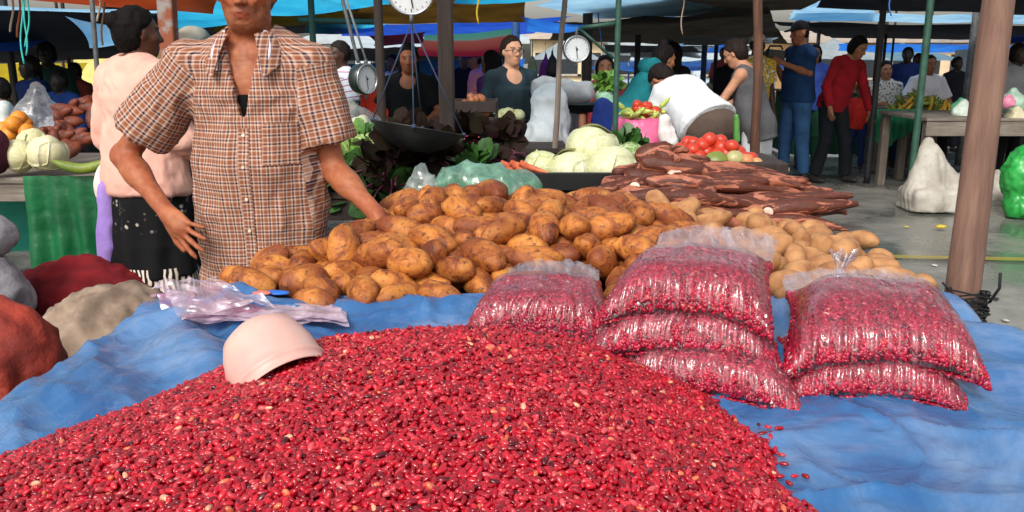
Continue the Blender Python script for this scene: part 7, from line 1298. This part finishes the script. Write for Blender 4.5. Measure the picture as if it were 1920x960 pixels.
# floor goods on the left
M_gs = mat('grey_sacking', '9c9a9f', '77757b', rough=0.85, scale=6, bmp=0.6, bscale=26, dist=0.012)
lump('grey_sack', 'plump grey sack leaning at the left edge', 'sack', [p_ell((-2.22, 3.30, 0.48), (.27, .2, .18), rotm(0, 0.35, 0)), p_ell((-2.34, 3.4, .3), (.3, .24, .28))], M_gs, 0.035, (4, 4, 3), 0.013, cuts=[((0, 0, 0.005), (0, 0, -1))], seed=1)
lump('grey_sack', 'grey sack with a tied ear, lowest of the grey sacks', 'sack', [p_ell((-2.02, 3.02, 0.30), (.24, .2, .15), rotm(0, 0.1, 0)), p_cap((-1.86, 2.98, 0.33), (-1.70, 2.92, 0.40), 0.045, 0.02), p_ell((-2.02, 3.05, .15), (.24, .2, .16))], M_gs, 0.035, (4, 4, 3), 0.013, cuts=[((0, 0, 0.005), (0, 0, -1))], seed=2)
lump('grey_sack', 'smaller grey sack, topmost at the left edge', 'sack', [p_ell((-2.22, 3.38, 0.71), (.20, .14, .085), rotm(0, 0.3, 0))], M_gs, 0.028, (4, 4, 3), 0.013, seed=4)
M_rs = mat('red_sacking', 'a03624', '6a2018', rough=0.8, scale=5, bmp=0.7, bscale=24, dist=0.012)
lump('red_sack', 'dirty orange red sack at the lower left edge', 'sack', [p_ell((-1.52, 2.32, 0.34), (.19, .2, .36), rotm(0, 0.15, 0.2)), p_ell((-1.6, 2.3, .18), (.26, .24, .2)), p_ell((-1.46, 2.05, .25), (.2, .2, .27))], M_rs, 0.045, (4, 4, 2.4), 0.013, cuts=[((0, 0, 0.005), (0, 0, -1))], seed=3)
lump('red_cloth', 'dark red cloth heaped under the left stall behind the grey sacks', 'cloth', [p_ell((-1.95, 3.75, .22), (.36, .25, .26)), p_ell((-1.62, 3.35, .12), (.22, .2, .16)), p_ell((-1.45, 2.85, .1), (.22, .25, .14))], fabric('dark_red', '7d1c22', '4a1216'), 0.04, (6, 6, 5), 0.022, cuts=[((0, 0, 0.005), (0, 0, -1))])
M_cv = mat('brown_canvas_bag', 'a58f7c', '6b594b', rough=0.85, scale=7, bmp=0.4)
lump('canvas_bag', 'crumpled grey brown canvas bag on the floor beside the skirt', 'bag', [p_ell((-1.50, 2.95, 0.42), (.22, .17, .12), rotm(0, -0.35, 0)), p_ell((-1.52, 2.95, .2), (.26, .2, .24))], M_cv, 0.055, (5, 5, 4), 0.012, cuts=[((0, 0, 0.005), (0, 0, -1))], seed=6)
# ---------------- right side
wtable('weathered grey table right of the near pole behind the white sack', 3.95, 6.4, 8.2, 9.3, 0.80, W_plank, apron=0.14)
wtable('small grey table holding the plantains', 4.35, 5.75, 9.6, 10.4, 0.78, W_plank)
u, v = np.meshgrid(np.linspace(0, 1, 50), np.linspace(0, 1, 30), indexing='ij'); x0, x1 = P(1645, 230, 9.5)[0], P(1730, 230, 9.5)[0]; X = np.stack([x0 + (x1 - x0) * u, 9.55 - 0.03 * np.sin(u * 22) * (0.2 + v), 0.80 - (0.34 + 0.08 * np.sin(u * 6)) * v], -1)
tag(MB().grid(X).build('green_cloth', tarpmat('emerald_plastic', '259a6a', '157a50', trans=0.3)), 'emerald plastic cloth hanging from the plantain table', 'plastic sheet')
rs = np.random.RandomState(4); kinds = [(M_gp, 'green plantain in the heap before the seated woman in white'), (M_yp, 'yellowing plantain in the heap before the seated woman in white')]
for i in range(70):
    px = rs.uniform(1668, 1785); py = 216 - rs.uniform(0, 1) * (36 - abs(px - 1715) * 0.38); mm, lab = kinds[int(rs.rand() < 0.33)]; plantain(P(px, py, 9.9 + rs.uniform(-.2, .2)), (rs.normal() * 0.7, rs.normal() * 0.4, -0.9 + rs.normal() * 0.5), (rs.normal(), -1, 0.3), mm, lab, 'green plantains on the small table' if mm is M_gp else 'yellowing plantains on the small table')
M_wsack = mat('white_woven_bag', 'bdb8ae', '9a9388', rough=0.75, scale=4, bmp=0.5, bscale=14, dist=0.02)
c = G(1760, 398, 0); lump('white_sack', 'big slumped white sack standing on the wet floor left of the near pole', 'sack', [p_box(c + [0.02, 0.1, 0.10], (.29, .2, .12), r=.06), p_cap(c + [-0.16, 0.1, 0.15], c + [-0.12, 0.1, 0.62], 0.12, 0.04), p_cap(c + [0.14, 0.1, 0.14], c + [-0.06, 0.1, 0.56], 0.13, 0.035), p_cap(c + [0.24, 0.06, 0.08], c + [0.02, 0.08, 0.34], 0.10, 0.07), p_cap(c + [-0.05, 0.0, 0.1], c + [-0.10, 0.06, 0.5], 0.11, 0.03)], M_wsack, 0.028, (6, 6, 1.8), 0.011, cuts=[((0, 0, 0.01), (0, 0, -1))], seed=5, fine=0.12, k=0.06)
c = G(1842, 372, 0); lump('white_sack', 'flatter white sack on the floor behind the near pole', 'sack', [p_ell(c + [0, 0, 0.12], (.32, .22, .14)), p_cap(c + [-0.05, 0, 0.15], c + [-0.16, 0.0, 0.32], 0.14, 0.05)], M_wsack, 0.04, (5, 5, 3), 0.02, cuts=[((0, 0, 0.01), (0, 0, -1))], seed=7)
c = G(1915, 408, 0); lump('green_bag', 'bright green plastic bag full of rubbish at the right edge', 'bag', [p_ell(c + [0.06, 0.05, 0.36], (.21, .2, .27)), p_ell(c + [0.0, 0, 0.10], (.15, .15, .12)), p_cap(c + [.08, .05, .5], c + [.12, .05, .68], .1, .04)], mat('bright_green_plastic', '30a84a', '1f7f36', rough=0.3, scale=4), 0.035, (6, 6, 4), 0.014, cuts=[((0, 0, 0.01), (0, 0, -1))], seed=8)
for i, (px, py, Y, r, col, lab) in enumerate(((1805, 212, 8.6, .11, 'cfe0d4', 'clear bag of pale vegetables on the grey table left of the pole'), (1800, 203, 8.8, .08, '62b98c', 'small green bag on the grey table left of the pole'), (1835, 215, 8.5, .07, 'c8b8ae', 'small pale bag next to the pole on the grey table'), (1898, 195, 8.4, .13, 'a8c8b4', 'large pale green bag on the grey table right of the pole'), (1890, 192, 8.2, .06, 'e08aa8', 'pink bag on the grey table right of the pole'), (1905, 222, 8.3, .10, 'd8cfae', 'straw coloured bag at the front of the grey table'), (1817, 226, 8.4, .03, 'd04a48', 'red fruit on the grey table'))):
    q = P(px, py, Y); lump('produce_bag', lab, 'bag', [p_ell(q, (r, r * .8, r * .7)), p_cap(q, q + [0, 0, r * 1.0], r * .5, r * .2)], mat('bagcol_' + col, col, rough=0.4, scale=6), 0.02, (8, 8, 6), 0.014, seed=i)
c = G(1763, 428, 0.02); tag(MB().ell(c + [0, 0, 0.015], (.045, .03, .016), seg=14, rings=8, noise=.3, nf=2).build('banana_peel', mat('yellow_peel', 'd8c040', 'a89030', rough=0.6)), 'yellow scrap of peel on the wet concrete', 'peel')
for i, (px, py, col) in enumerate(((1640, 445, 'c0503a'), (1682, 382, 'd8c89a'), (1752, 497, 'c8c4b8'), (1700, 425, 'd0b850'), (1868, 560, '2a2a28'), (1885, 600, 'b8b4a8'), (1690, 300, '8a8a80'), (1590, 348, 'a8a090'))):
    c = G(px, py, 0.016); tag(MB().ell(c, (.022, .016, .006), rotm(0, 0, i), seg=9, rings=6, noise=.4, nf=2, seed=i).build('litter', mat('litter_' + col, col)), 'small scrap of litter on the wet concrete aisle', 'litter', 'litter on the aisle')
# black netting lashed round the near pole
rs = np.random.RandomState(3); c = P(1812, 575, 2.11); mb = MB()
for i in range(46):
    a0 = rs.uniform(0, 6.28); z0 = rs.uniform(-.075, .035); t = np.linspace(0, 1, 14); a = a0 + t * rs.uniform(3, 7); rr = 0.044 + 0.008 * rs.rand() + 0.004 * np.sin(t * 20); mb.tube(np.stack([c[0] + rr * np.cos(a), c[1] + rr * np.sin(a), c[2] + z0 + 0.02 * np.sin(t * 5 + i)], 1), 0.0022, 4)
for i in range(16):
    t = np.linspace(0, 1, 8); x0 = rs.uniform(-.02, .045); p0 = c + [x0, -0.045, -0.05]; mb.tube(np.stack([p0[0] + 0.01 * np.sin(t * 9 + i), p0[1] + 0 * t, p0[2] - t * rs.uniform(.04, .13)], 1), 0.0022, 4)
mb.tube([c + [-.04, -.03, .03], c + [-.07, -.04, .055], c + [-.09, -.04, .075]], .003, 5); mb.tube([c + [.04, -.03, .02], c + [.055, -.04, .06], c + [.052, -.04, .10]], .004, 5)
tag(mb.build('netting', mat('black_netting', '17161a', rough=0.8)), 'black netting and twine lashed around the foot of the near pole', 'netting')
# cords hanging from canopies
def cord(label, pts, m, r=0.004): return tag(MB().tube(pts, r, 6).build('twine', m), label, 'twine')
M_aqua = mat('aqua_cord', '3fc9c0', rough=0.7); M_pc = mat('pale_cord', 'c9c4b4', rough=0.8)
for k, lab in enumerate(('aqua cord dangling at the top left, leftmost strand', 'aqua cord dangling at the top left, looping strand', 'aqua cord dangling at the top left, right strand')):
    t = np.linspace(0, 1, 24); px = 42 + k * 5 + 5 * np.sin(t * 7 + k * 2) * t; py = -40 + 160 * t * (1 - 0.1 * k); cord(lab, np.array([P(a, b, 4.9) for a, b in zip(px, py)]), M_aqua, 0.0045)
for px, y1, Y, m_, lab in ((22, 60, 5.2, M_pc, 'pale string hanging at the far left corner'), (35, 70, 5.1, mat('rust_cord', 'a85a3a'), 'rust coloured string next to the aqua cords'), (185, 40, 5.0, M_pc, 'short pale string under the orange tarp'), (193, 85, 5.3, mat('tan_cord', 'a08a60'), 'tan string hanging in front of the white sheet'), (1280, 65, 7.4, mat('beige_cord', 'b59a88'), 'knotted beige rag hanging from the dark canopy'), (897, 45, 5.2, mat('yellow_cord', 'd8b030'), 'yellow cord hanging right of the square post'), (1125, 95, 7.8, mat('blue_knot', '3a78c0'), 'blue cord tied under the middle canopy'), (1670, 30, 7.6, mat('blue_knot', '3a78c0'), 'blue knot tied high on the dark green pipe post')):
    t = np.linspace(0, 1, 12); cord(lab, np.array([P(px + 3 * math.sin(a * 8 + px), -50 + (y1 + 50) * a, Y) for a in t]), m_, 0.006)
# ================================================================== MARKET PEOPLE
def at(px, Y): return (P(px, 200, Y)[0], Y, 0.0)
CAMDIR = math.pi      # facing the camera
def shirt(col, c2=None, **k):
    d = dict(m=fabric(col + (c2 or ''), col, c2)); d.update(k); return d
def pants(col, c2=None, **k):
    d = dict(kind='trousers', m=fabric('t' + col, col, c2)); d.update(k); return d
V_ = 0.011
# woman in pink jacket, seen from behind
def flor(nt, sx, uv):
    vo = N(nt, 'TexVoronoi', Scale=34.0); nt.links.new(uv.outputs[0], vo.inputs['Vector']); n = N(nt, 'TexNoise', Scale=9.0); nt.links.new(uv.outputs[0], n.inputs['Vector'])
    f = ramp(nt, vo.outputs[0], [(0.22, (1, 1, 1)), (0.34, (0, 0, 0))]); g = ramp(nt, n.outputs[0], [(0.50, (0, 0, 0)), (0.58, (1, 1, 1))])
    z = ramp(nt, sx.outputs[1], [(0.60, (0, 0, 0)), (0.64, (1, 1, 1))])
    return mixc(nt, mixc(nt, 1.0, mixc(nt, 1.0, f, g, 'MULTIPLY'), z, 'MULTIPLY'), (0.006, 0.006, 0.007), C('b8b0a4'))
v = person('woman in a pink jacket and black floral skirt seen from behind, left of the vendor', (P(262, 200, 3.95)[0], 3.95, 0), R(-28), H=1.60, skin='5a3626', head=(0.05, -0.40, 0, 0), hair='bun', haircol='120c0b', vox=0.009, fat=1.12,
       R_=((0.08, 0.02, -0.28), (0.04, 0.22, -0.40)), L_=((-0.10, 0.0, -0.29), (-0.05, 0.16, -0.47)),
       top=shirt('e6b3a2', 'd39c8c', sleeve=1.9, hem=-0.10, e=0.026, w=0.035, fold=0.016), bot=dict(kind='skirt', m=uvpattern('floral', flor), hem=0.42, r=0.24), shoes='1e2228')
rt = v['root']
def zig(nt, sx, uv):
    w_ = N(nt, 'TexWave', Scale=14.0, Distortion=6.0, wave_type='BANDS'); w_.inputs['Detail'].default_value = 1.0; nt.links.new(uv.outputs[0], w_.inputs['Vector'])
    return ramp(nt, w_.outputs[0], [(0.35, (0.01, 0.01, 0.01)), (0.5, C('8a6a52')), (0.62, C('d8ccc0'))])
def ring_cloth(name, r0, z0, r1, z1, m, n=9, amp=0.02, parent=None, flat=0.8):
    a = np.linspace(0, 2 * math.pi, 90)[:, None]; t = np.linspace(0, 1, 20)[None, :]; r = r0 + (r1 - r0) * t + amp * t * np.sin(a * n + 1.3 * np.sin(a * 2)); X = np.stack([r * np.cos(a), r * np.sin(a) * flat - 0.01, z0 + (z1 - z0) * t + 0.012 * np.sin(a * n * 2) * t], -1); mb = MB().grid(X); V = np.concatenate(mb.v); F = np.array(mb.f)
    return mkobj(name, V, F, m, parent, local=True, uvs=np.stack([np.arctan2(V[F][..., 1], V[F][..., 0]) * 0.2, V[F][..., 2]], -1).reshape(-1, 2))
ring_cloth('skirt_hem', 0.215, 0.44, 0.245, 0.27, uvpattern('zigzag', zig), parent=rt)
V, F = implicit([p_ell((-0.17, 0.0, 0.68), (.085, .10, .20)), p_ell((-0.19, -0.02, .80), (.07, .11, .12))], .012, cuts=[((0, 0, .56), (0.25, 0, -1))]); n = vnormals(V, F); V = V + n * (0.012 * ridged(V * [12, 12, 3], 2, 4))[:, None]; mkobj('apron', V, F, fabric('pale_apron', 'e4d6cc', 'cdbdb4'), rt, local=True)
V, F = implicit([p_cap((-0.10, -0.135, 0.80), (-0.13, -0.15, 0.42), .035, .045)], .010); n = vnormals(V, F); V = V + n * (0.016 * ridged(V * [14, 14, 5], 2, 5))[:, None]; mkobj('lilac_cloth', V, F, fabric('lilac', 'a58ad0', '8468b4'), rt, local=True)
# striped shirt man, partly behind the vendor
def hstripe(nt, sx, uv): return band(nt, sx.outputs[1], 0.05, [(0.0, C('d8dce6')), (0.45, C('d8dce6')), (0.5, C('8a6a90')), (0.62, C('c46a78')), (0.7, C('d8dce6'))])
person('man in a pale striped shirt standing between vendor and small scale', at(646, 7.4), R(120), H=1.50, skin='4a3024', head=(0.1, 0.2, 0, .5), vox=V_, top=dict(m=uvpattern('hstripe', hstripe), sleeve=0.8, hem=-0.1), bot=pants('2a2c34'), hair='short', haircol='2a2624')
person('woman in a black top seated behind the hanging pan', at(768, 7.2), CAMDIR, H=1.62, ph=0.78, skin='8a5238', head=(0.15, 0.1, 0, .5), vox=V_, fat=1.15, R_=((0.10, 0.04, -0.26), (0.02, 0.26, -0.30)), L_=((-0.10, 0.04, -0.26), (-0.02, 0.26, -0.30)), top=shirt('0f1012', sleeve=0.75, hem=-0.08, neck='scoop'), bot=pants('1c1e26'), hair='long', haircol='141010')
# woman with glasses
w_ = at(958, 6.4); gl = person('woman with glasses in a dark teal scoop neck top carrying vegetables', w_, CAMDIR + 0.42, H=1.52, skin='c9977a', head=(0.0, 0.05, 0, .5), vox=0.008, fat=1.05, jaw=0.95,
       R_=((0.10, 0.02, -0.26), (-0.04, 0.24, -0.30)), L_=((-0.11, -0.02, -0.27), (-0.02, 0.18, -0.40)), hands={1: dict(curl=0.7), -1: dict(curl=0.8)}, top=shirt('2a3a42', '1d292f', sleeve=1.75, hem=-0.12, neck='scoop', e=0.011), bot=pants('2f4568', '22334e'), hair='tail', haircol='2e211c', extra={'glasses': 1})
rs = np.random.RandomState(2); cc = P(955, 215, 6.12); M_caul = mat('cauliflower_head', 'e6e2b4', 'cfcb94', rough=0.6, scale=20, bmp=0.5)
for i in range(12):
    p = cc + rs.uniform(-1, 1, 3) * [.10, .05, .055]; tag(MB().ell(p, (.042, .042, .038), seg=16, rings=10, noise=.15, nf=3, seed=i).build('cauliflower', M_caul), 'pale yellow vegetable carried in the arms of the glasses woman', 'vegetable', 'vegetables held by the glasses woman')
lump('dark_bag', 'dark translucent bag hanging from the hand of the glasses woman', 'bag', [p_cap(P(972, 262, 6.1), P(963, 232, 6.1), .065, .02)], film('grey_bag_film', tint=(.35, .38, .42), haze=.3, hazecol=(.2, .22, .25), rough=.2, streak=(14, 14, 14)), .015, (9, 9, 6), .012)
lump('blue_white_bag', 'pale blue bag hanging beside the dark one', 'bag', [p_cap(P(942, 265, 6.15), P(945, 240, 6.15), .055, .02)], mat('pale_blue_plastic', 'a8c4cc', rough=.4), .012, (9, 9, 6), .012)
person('person in a purple top behind the glasses woman', at(922, 7.6), R(60), H=1.42, skin='5a3a2a', vox=V_, top=shirt('4a2a6a', '341c4c', sleeve=1.8), bot=pants('202028'), hair='long', haircol='100c10')
person('person in a pink top and dark cap far behind the dark crate', at(894, 10.5), R(100), H=1.42, skin='8a5a40', vox=0.014, top=shirt('d88a90', sleeve=0.7), bot=pants('3a3a48'), extra={'cap': '33305a'}, hair='cap')
person('person in a black top at the far stall left of the pink one', at(872, 11.5), R(170), H=1.42, skin='6a4430', vox=0.014, top=shirt('18181c', sleeve=0.7), bot=pants('3a3a48'))
person('face and shoulders of a vendor behind the green chillies', at(1132, 7.2), CAMDIR, H=1.38, skin='9a6448', vox=V_, top=shirt('a03a44', sleeve=0.8), bot=pants('202024'), hair='bob')
# teal hoodie
hd = person('woman in a teal hooded jacket bending over her goods', at(1178, 7.0), R(-68), H=1.56, lean=0.62, skin='a8704e', head=(-0.05, 0.0, 0, 0.5), vox=0.0095, fat=1.25, R_=((0.06, 0.12, -0.24), (0.02, 0.34, -0.30)), L_=((-0.08, 0.12, -0.24), (-0.02, 0.34, -0.30)), top=shirt('1f7a80', '165c62', sleeve=1.95, hem=-0.16, e=0.03, w=0.03), bot=pants('1d2a5c'), hair='topbun', haircol='15100e')
J = hd['J']; V, F = implicit([p_ell(J['nb'] + J['Rm'] @ [0, -0.09, 0.0], (.13, .09, .075), J['Rm'])], .01); n = vnormals(V, F); mkobj('hood', V + n * (0.012 * ridged(V * 9, 2, 3))[:, None], F, fabric('1f7a80165c62', '1f7a80', '165c62'), hd['root'], local=True)
person('dark figure with long hair behind the teal jacket', at(1258, 8.6), R(30), H=1.50, skin='2c1c16', vox=V_, top=shirt('141318', sleeve=1.8), bot=pants('18181c'), hair='long', haircol='0c0a0a')
# bending man in white
person('heavy man in a white shirt bending away over a stall', (P(1338, 200, 6.3)[0], 6.3, 0), R(34), H=1.72, lean=0.92, ph=0.84, skin='a56d4c', head=(0.35, 0.0, 0, 0.9), vox=0.0095, fat=1.38, R_=((0.06, 0.06, -0.27), (0.0, 0.14, -0.5)), L_=((-0.05, 0.08, -0.27), (0.0, 0.14, -0.50)), top=shirt('dcdee1', 'cdd1d6', sleeve=0.85, hem=0.05, e=0.022, w=0.02, fold=0.008), bot=pants('564840', '40352f', belt=1), hair='short', haircol='241c1a')
# grey tank top woman
person('woman in a grey tank top and white trousers behind the bark pole', (P(1420, 200, 7.0)[0], 7.0, 0), R(62), H=1.55, lean=0.28, skin='b98468', head=(0.35, 0.0, 0, 0.6), vox=0.0095, fat=1.15, R_=((0.06, 0.10, -0.25), (-0.02, 0.30, -0.36)), L_=((-0.05, 0.14, -0.23), (0.02, 0.38, -0.30)), top=shirt('5b5b5e', '47474a', sleeve=0, hem=-0.16, neck='tank', w=0.01), bot=pants('dfe2e6', 'c8ccd2'), hair='bun', haircol='2a1f1c', extra={'glasses': 1})
def ysh(nt, sx, uv): n = N(nt, 'TexNoise', Scale=22.0); nt.links.new(uv.outputs[0], n.inputs['Vector']); return ramp(nt, n.outputs[0], [(0.45, C('d9b432')), (0.5, C('7a5a2a')), (0.58, C('e8dcc0'))])
person('man in a white cap and yellow patterned shirt behind the bark pole', at(1412, 9.2), CAMDIR + 0.2, H=1.60, skin='3c2820', vox=V_, top=dict(m=uvpattern('yellow_print', ysh), sleeve=0.7), bot=pants('26262c'), hair='cap', extra={'cap': 'd8d4cc'})
# man with the camera
lc = (P(1494, 200, 9.6)[0], 9.6, 0.0)
cm = person('man in a navy polo shirt, jeans and cap filming with a camera', lc, R(112), H=1.74, skin='9a6246', head=(0.12, -0.1, 0, 0.5), vox=0.0095, fat=1.12, R_=('w', P(1517, 138, 9.45), P(1462, 116, 9.35)), L_=('w', P(1470, 150, 9.75), P(1455, 120, 9.7)), hands={1: dict(curl=0.8), -1: dict(curl=0.8)}, top=shirt('20406c', '172f52', sleeve=0.85, hem=-0.06, w=0.015), bot=pants('3c6492', '2c4c74', belt=1, e=0.016), hair='cap', extra={'cap': '17171d'},
       legs={1: ((0.11, 0.03, 0.48), (0.13, 0.02, 0.085)), -1: ((-0.11, 0.0, 0.48), (-0.12, -0.06, 0.085))})
q = P(1453, 104, 9.5); root = empty('video_camera', q, 'black video camera held up by the man in navy', 'camera')
cb_ = MB().box(q, (0.20, 0.11, 0.12), rotm(0, 0.1, 0), bev=0.012).build('body', mat('camera_black', '131316', rough=0.4), root, smooth=False)
MB().lathe([(0.001, 0), (0.045, 0), (0.05, 0.02), (0.05, 0.09), (0.056, 0.11), (0.05, 0.12), (0.04, 0.112), (0.001, 0.105)], frame((-1, 0, 0.0)), q + [-0.09, 0, 0.0], seg=24).build('lens', mat('camera_black', '131316'), cb_)
MB().tube([q + [-0.08, 0, 0.06], q + [-0.06, 0, 0.10], q + [0.06, 0, 0.10], q + [0.08, 0, 0.06]], 0.011, 8).build('handle', mat('camera_black', '131316'), cb_)
# woman in red
rl = (P(1562, 200, 9.5)[0], 9.5, 0.0)
person('woman in a red sweater and dark trousers stepping and leaning to the right', rl, R(205), H=1.62, lean=0.28, slean=-0.12, skin='9a6a4c', head=(0.35, 0.2, 0, .5), vox=0.0095, fat=1.1, R_=((0.16, -0.02, -0.14), (0.30, -0.02, -0.26)) if False else ((0.10, -0.04, -0.26), (0.10, 0.04, -0.50)), L_=((-0.08, 0.04, -0.27), (-0.12, 0.12, -0.52)), top=shirt('9c1c26', '7a141e', sleeve=1.92, hem=-0.08, e=0.013), bot=pants('1c2026', flare=2.2), hair='bob', haircol='14100f',
       legs={1: ((0.10, 0.03, 0.48), (0.17, -0.04, 0.085)), -1: ((-0.12, 0.10, 0.49), (-0.20, 0.08, 0.085))})
person('person in a blue top half hidden behind the woman in red', at(1520, 10.6), R(160), H=1.50, skin='a8745a', vox=V_, top=shirt('4a6ad0', '3a54ae', sleeve=0.7), bot=pants('2c5a44'), hair='long')
# child and seated women
person('small child in a red shirt and blue jeans behind the black pipe post', at(1612, 10.6), R(150), H=1.02, skin='7a4c36', vox=V_, top=shirt('e03a34', 'c42c28', sleeve=0.8), bot=pants('26386a'), hair='short')
def sp(nt, sx, uv): n = N(nt, 'TexNoise', Scale=30.0); nt.links.new(uv.outputs[0], n.inputs['Vector']); return ramp(nt, n.outputs[0], [(0.52, C('d8d6d0')), (0.60, C('6a6a70'))])
seat = {1: ((0.13, 0.38, 0.60), (0.13, 0.42, 0.20)), -1: ((-0.10, 0.38, 0.60), (-0.10, 0.42, 0.20))}
person('smiling woman in a white patterned top seated beside the plantains', (P(1655, 200, 11.2)[0], 11.2, -0.12), R(172), H=1.60, ph=0.74, skin='b07a5a', head=(0.0, 0.1, 0.1, .5), vox=V_, fat=1.1, legs=seat, R_=((0.08, 0.06, -0.26), (-0.04, 0.24, -0.24)), top=dict(m=uvpattern('speckle', sp), sleeve=0.9), bot=pants('202a44'), hair='tail', haircol='17110f')
wt = person('woman in a white T-shirt with a blue print seated behind the plantains', (P(1733, 200, 10.9)[0], 10.9, -0.12), CAMDIR, H=1.62, ph=0.80, skin='9a6446', vox=V_, fat=1.2, legs=seat, R_=((0.12, 0.04, -0.25), (0.04, 0.26, -0.34)), L_=((-0.12, 0.04, -0.25), (-0.04, 0.26, -0.34)), top=shirt('e4e4ee', 'd0d0dc', sleeve=0.9, hem=-0.06), bot=pants('202024'), hair='tail', haircol='14100e')
V, F = implicit([p_ell(wt['b'](0, 0.135, 0.20), (.075, .022, .065))], .008); mkobj('chest_print', V, F, fabric('blueprint', '4a8ac8'), wt['root'], local=True)
mb = MB().box((P(1655, 200, 11.2)[0], 11.15, 0.28), (0.4, 0.36, 0.56), bev=0.01); tag(mb.build('wooden_box_seat', W_plank, smooth=False), 'wooden box the smiling woman sits on', 'box')
mb = MB().box((P(1733, 200, 10.9)[0], 10.95, 0.31), (0.4, 0.36, 0.62), bev=0.01); tag(mb.build('wooden_box_seat', W_plank, smooth=False), 'wooden box under the woman in the white T-shirt', 'box')
for i, (px, Y, H, col, sk, lab, rz) in enumerate(((1692, 12.2, 1.48, '1c2a5a', '2c1e18', 'dark figure in navy behind the dark green pipe post', 150), (1712, 13.5, 1.40, '1a1a22', '3a2418', 'dark figure seated far behind the plantains', 170), (1895, 9.3, 1.50, '8a8a90', '2a1c16', 'person with a dark face and grey top right of the near pole', 200), (1925, 10.5, 1.55, '1c1c22', '2a1c16', 'dark clothed person at the right picture edge', 170),
        (66, 7.6, 1.38, '152a5c', '1c1410', 'dark figure in a blue jacket behind the left stall', 150), (100, 8.2, 1.50, '16342c', '1c1410', 'tall dark figure in green behind the left stall', 190), (118, 7.4, 1.26, '1c3a78', '1c1410', 'low dark figure in bright blue behind the left stall', 170), (148, 9.5, 1.30, '7a3a34', '2c1c16', 'small figure in dull red beside the pink jacket', 170), (5, 6.6, 1.22, 'd8dcd8', '6a4a3a', 'person in a white top at the left picture edge', 120),
        (740, 10.8, 1.38, 'd8dde4', '6a4836', 'person in a white top far behind the dark post', 150), (706, 9.6, 1.25, 'd8402c', '5a3a2c', 'person in orange red behind the small scale', 170), (835, 12.5, 1.42, '3a2a5a', '6a4836', 'person in violet far behind the square post', 160),
        (1240, 13.0, 1.45, '2a2a34', '4a3226', 'dark figure far behind the teal jacket', 170), (1352, 15, 1.5, 'c85a6a', '6a4836', 'person in pink far beyond the bending man', 170), (1365, 11, 1.45, '26262c', '2c1e18', 'dark figure left of the white cap', 140), (1785, 12.5, 1.35, '201c22', '3a2a20', 'dark figure right of the woman in the white T-shirt', 190), (1840, 14, 1.5, '1c2026', '3a2a20', 'dark figure behind the hanging white sheet', 180), (610, 11, 1.45, '2a2420', '3a2a20', 'dark figure at the stall over the vendor shoulder', 160))):
    person(lab, at(px, Y), R(rz), H=H, skin=sk, vox=0.014, top=shirt(col, sleeve=0.9 if i % 2 else 1.8), bot=pants('1e1e26'), hair=('short', 'tail', 'bob')[i % 3], group='shoppers and sellers in the background')
lump('cap_hat', 'pale cap of someone hidden behind the vendor shoulder', 'cap', [p_ell(P(362, 70, 5.6), (.10, .11, .07), cut=[(P(362, 78, 5.6), (0, 0, -1))]), p_ell(P(352, 78, 5.45), (.09, .07, .014))], fabric('capgrey', 'b9aa98', '8f8272'), 0.003, (9, 9, 9), .009)
person('person in dark red under the pale cap behind the vendor shoulder', (P(362, 200, 5.65)[0], 5.65, 0), R(185), H=1.50, skin='8a5a40', vox=V_, top=shirt('5a2228', sleeve=.8), bot=pants('26262c'), hair='short')
# dark cloth-draped stalls that fill the far rows
for i, (px0, px1, Y, col, lab) in enumerate(((1490, 1650, 12.0, '1d4a34', 'stall draped in dark green cloth behind the camera man'), (1180, 1420, 11.5, '2a2a30', 'dark draped stall beyond the bending man'), (560, 760, 10.0, '3c4048', 'grey draped stall behind the woman in black'), (790, 980, 12.5, '2c2c34', 'dark draped stall behind the glasses woman'), (-80, 190, 9.2, '23282e', 'dark draped stall behind the left stall'), (1760, 2000, 13, '1f2126', 'black draped stall at the far right'), (1010, 1130, 10, '4a4a50', 'grey draped stall beyond the tall white sack'), (240, 420, 9.5, '26242a', 'dark draped stall behind the pink jacket'))):
    x0, x1 = P(px0, 200, Y)[0], P(px1, 200, Y)[0]; a = np.linspace(0, 1, 120); path = np.array([[x0, Y + 0.9], [x0, Y], [x1, Y], [x1, Y + 0.9]]); seg = np.array([0, .3, .7, 1]); pth = np.stack([np.interp(a, seg, path[:, 0]), np.interp(a, seg, path[:, 1])], 1)
    t = np.linspace(0, 1, 14)[None, :]; X = np.stack([pth[:, 0][:, None] + 0 * t, pth[:, 1][:, None] - 0.04 * np.sin(a * 90)[:, None] * t, 0.86 - 0.84 * t + 0 * a[:, None]], -1); root = empty('draped_stall', ((x0 + x1) / 2, Y + .45, 0), lab, 'stall')
    MB().grid(X).build('drape', fabric('drape_' + col, col), root); MB().box(((x0 + x1) / 2, Y + .45, .875), (x1 - x0 + .04, .96, .03), bev=.005).build('top_board', W_plank, root, smooth=False)
    rs = np.random.RandomState(200 + i)
    for j in range(int((x1 - x0) / 0.22)):
        colr = ['8a9a4a', 'c8873a', 'b84a34', '5f7a3a', 'c9b878', '7a4a34', 'd8d4c4'][rs.randint(7)]; q = np.array([x0 + 0.12 + j * 0.22, Y + rs.uniform(.2, .6), .89]); mb = MB()
        for _ in range(9): mb.ell(q + [rs.uniform(-.08, .08), rs.uniform(-.08, .08), rs.uniform(.02, .09)], (.04, .04, .036), seg=10, rings=7, noise=.1, seed=_)
        nm = {'8a9a4a': 'olive', 'c8873a': 'orange', 'b84a34': 'red', '5f7a3a': 'dark green', 'c9b878': 'straw', '7a4a34': 'brown', 'd8d4c4': 'cream'}[colr]
        o = mb.build('produce_heap', mat('far_' + colr, colr, rough=.5)); tag(o, 'x', 'produce', 'small heaps on the far stalls'); o['label'] = '%s produce heap, %s' % (nm, lab)
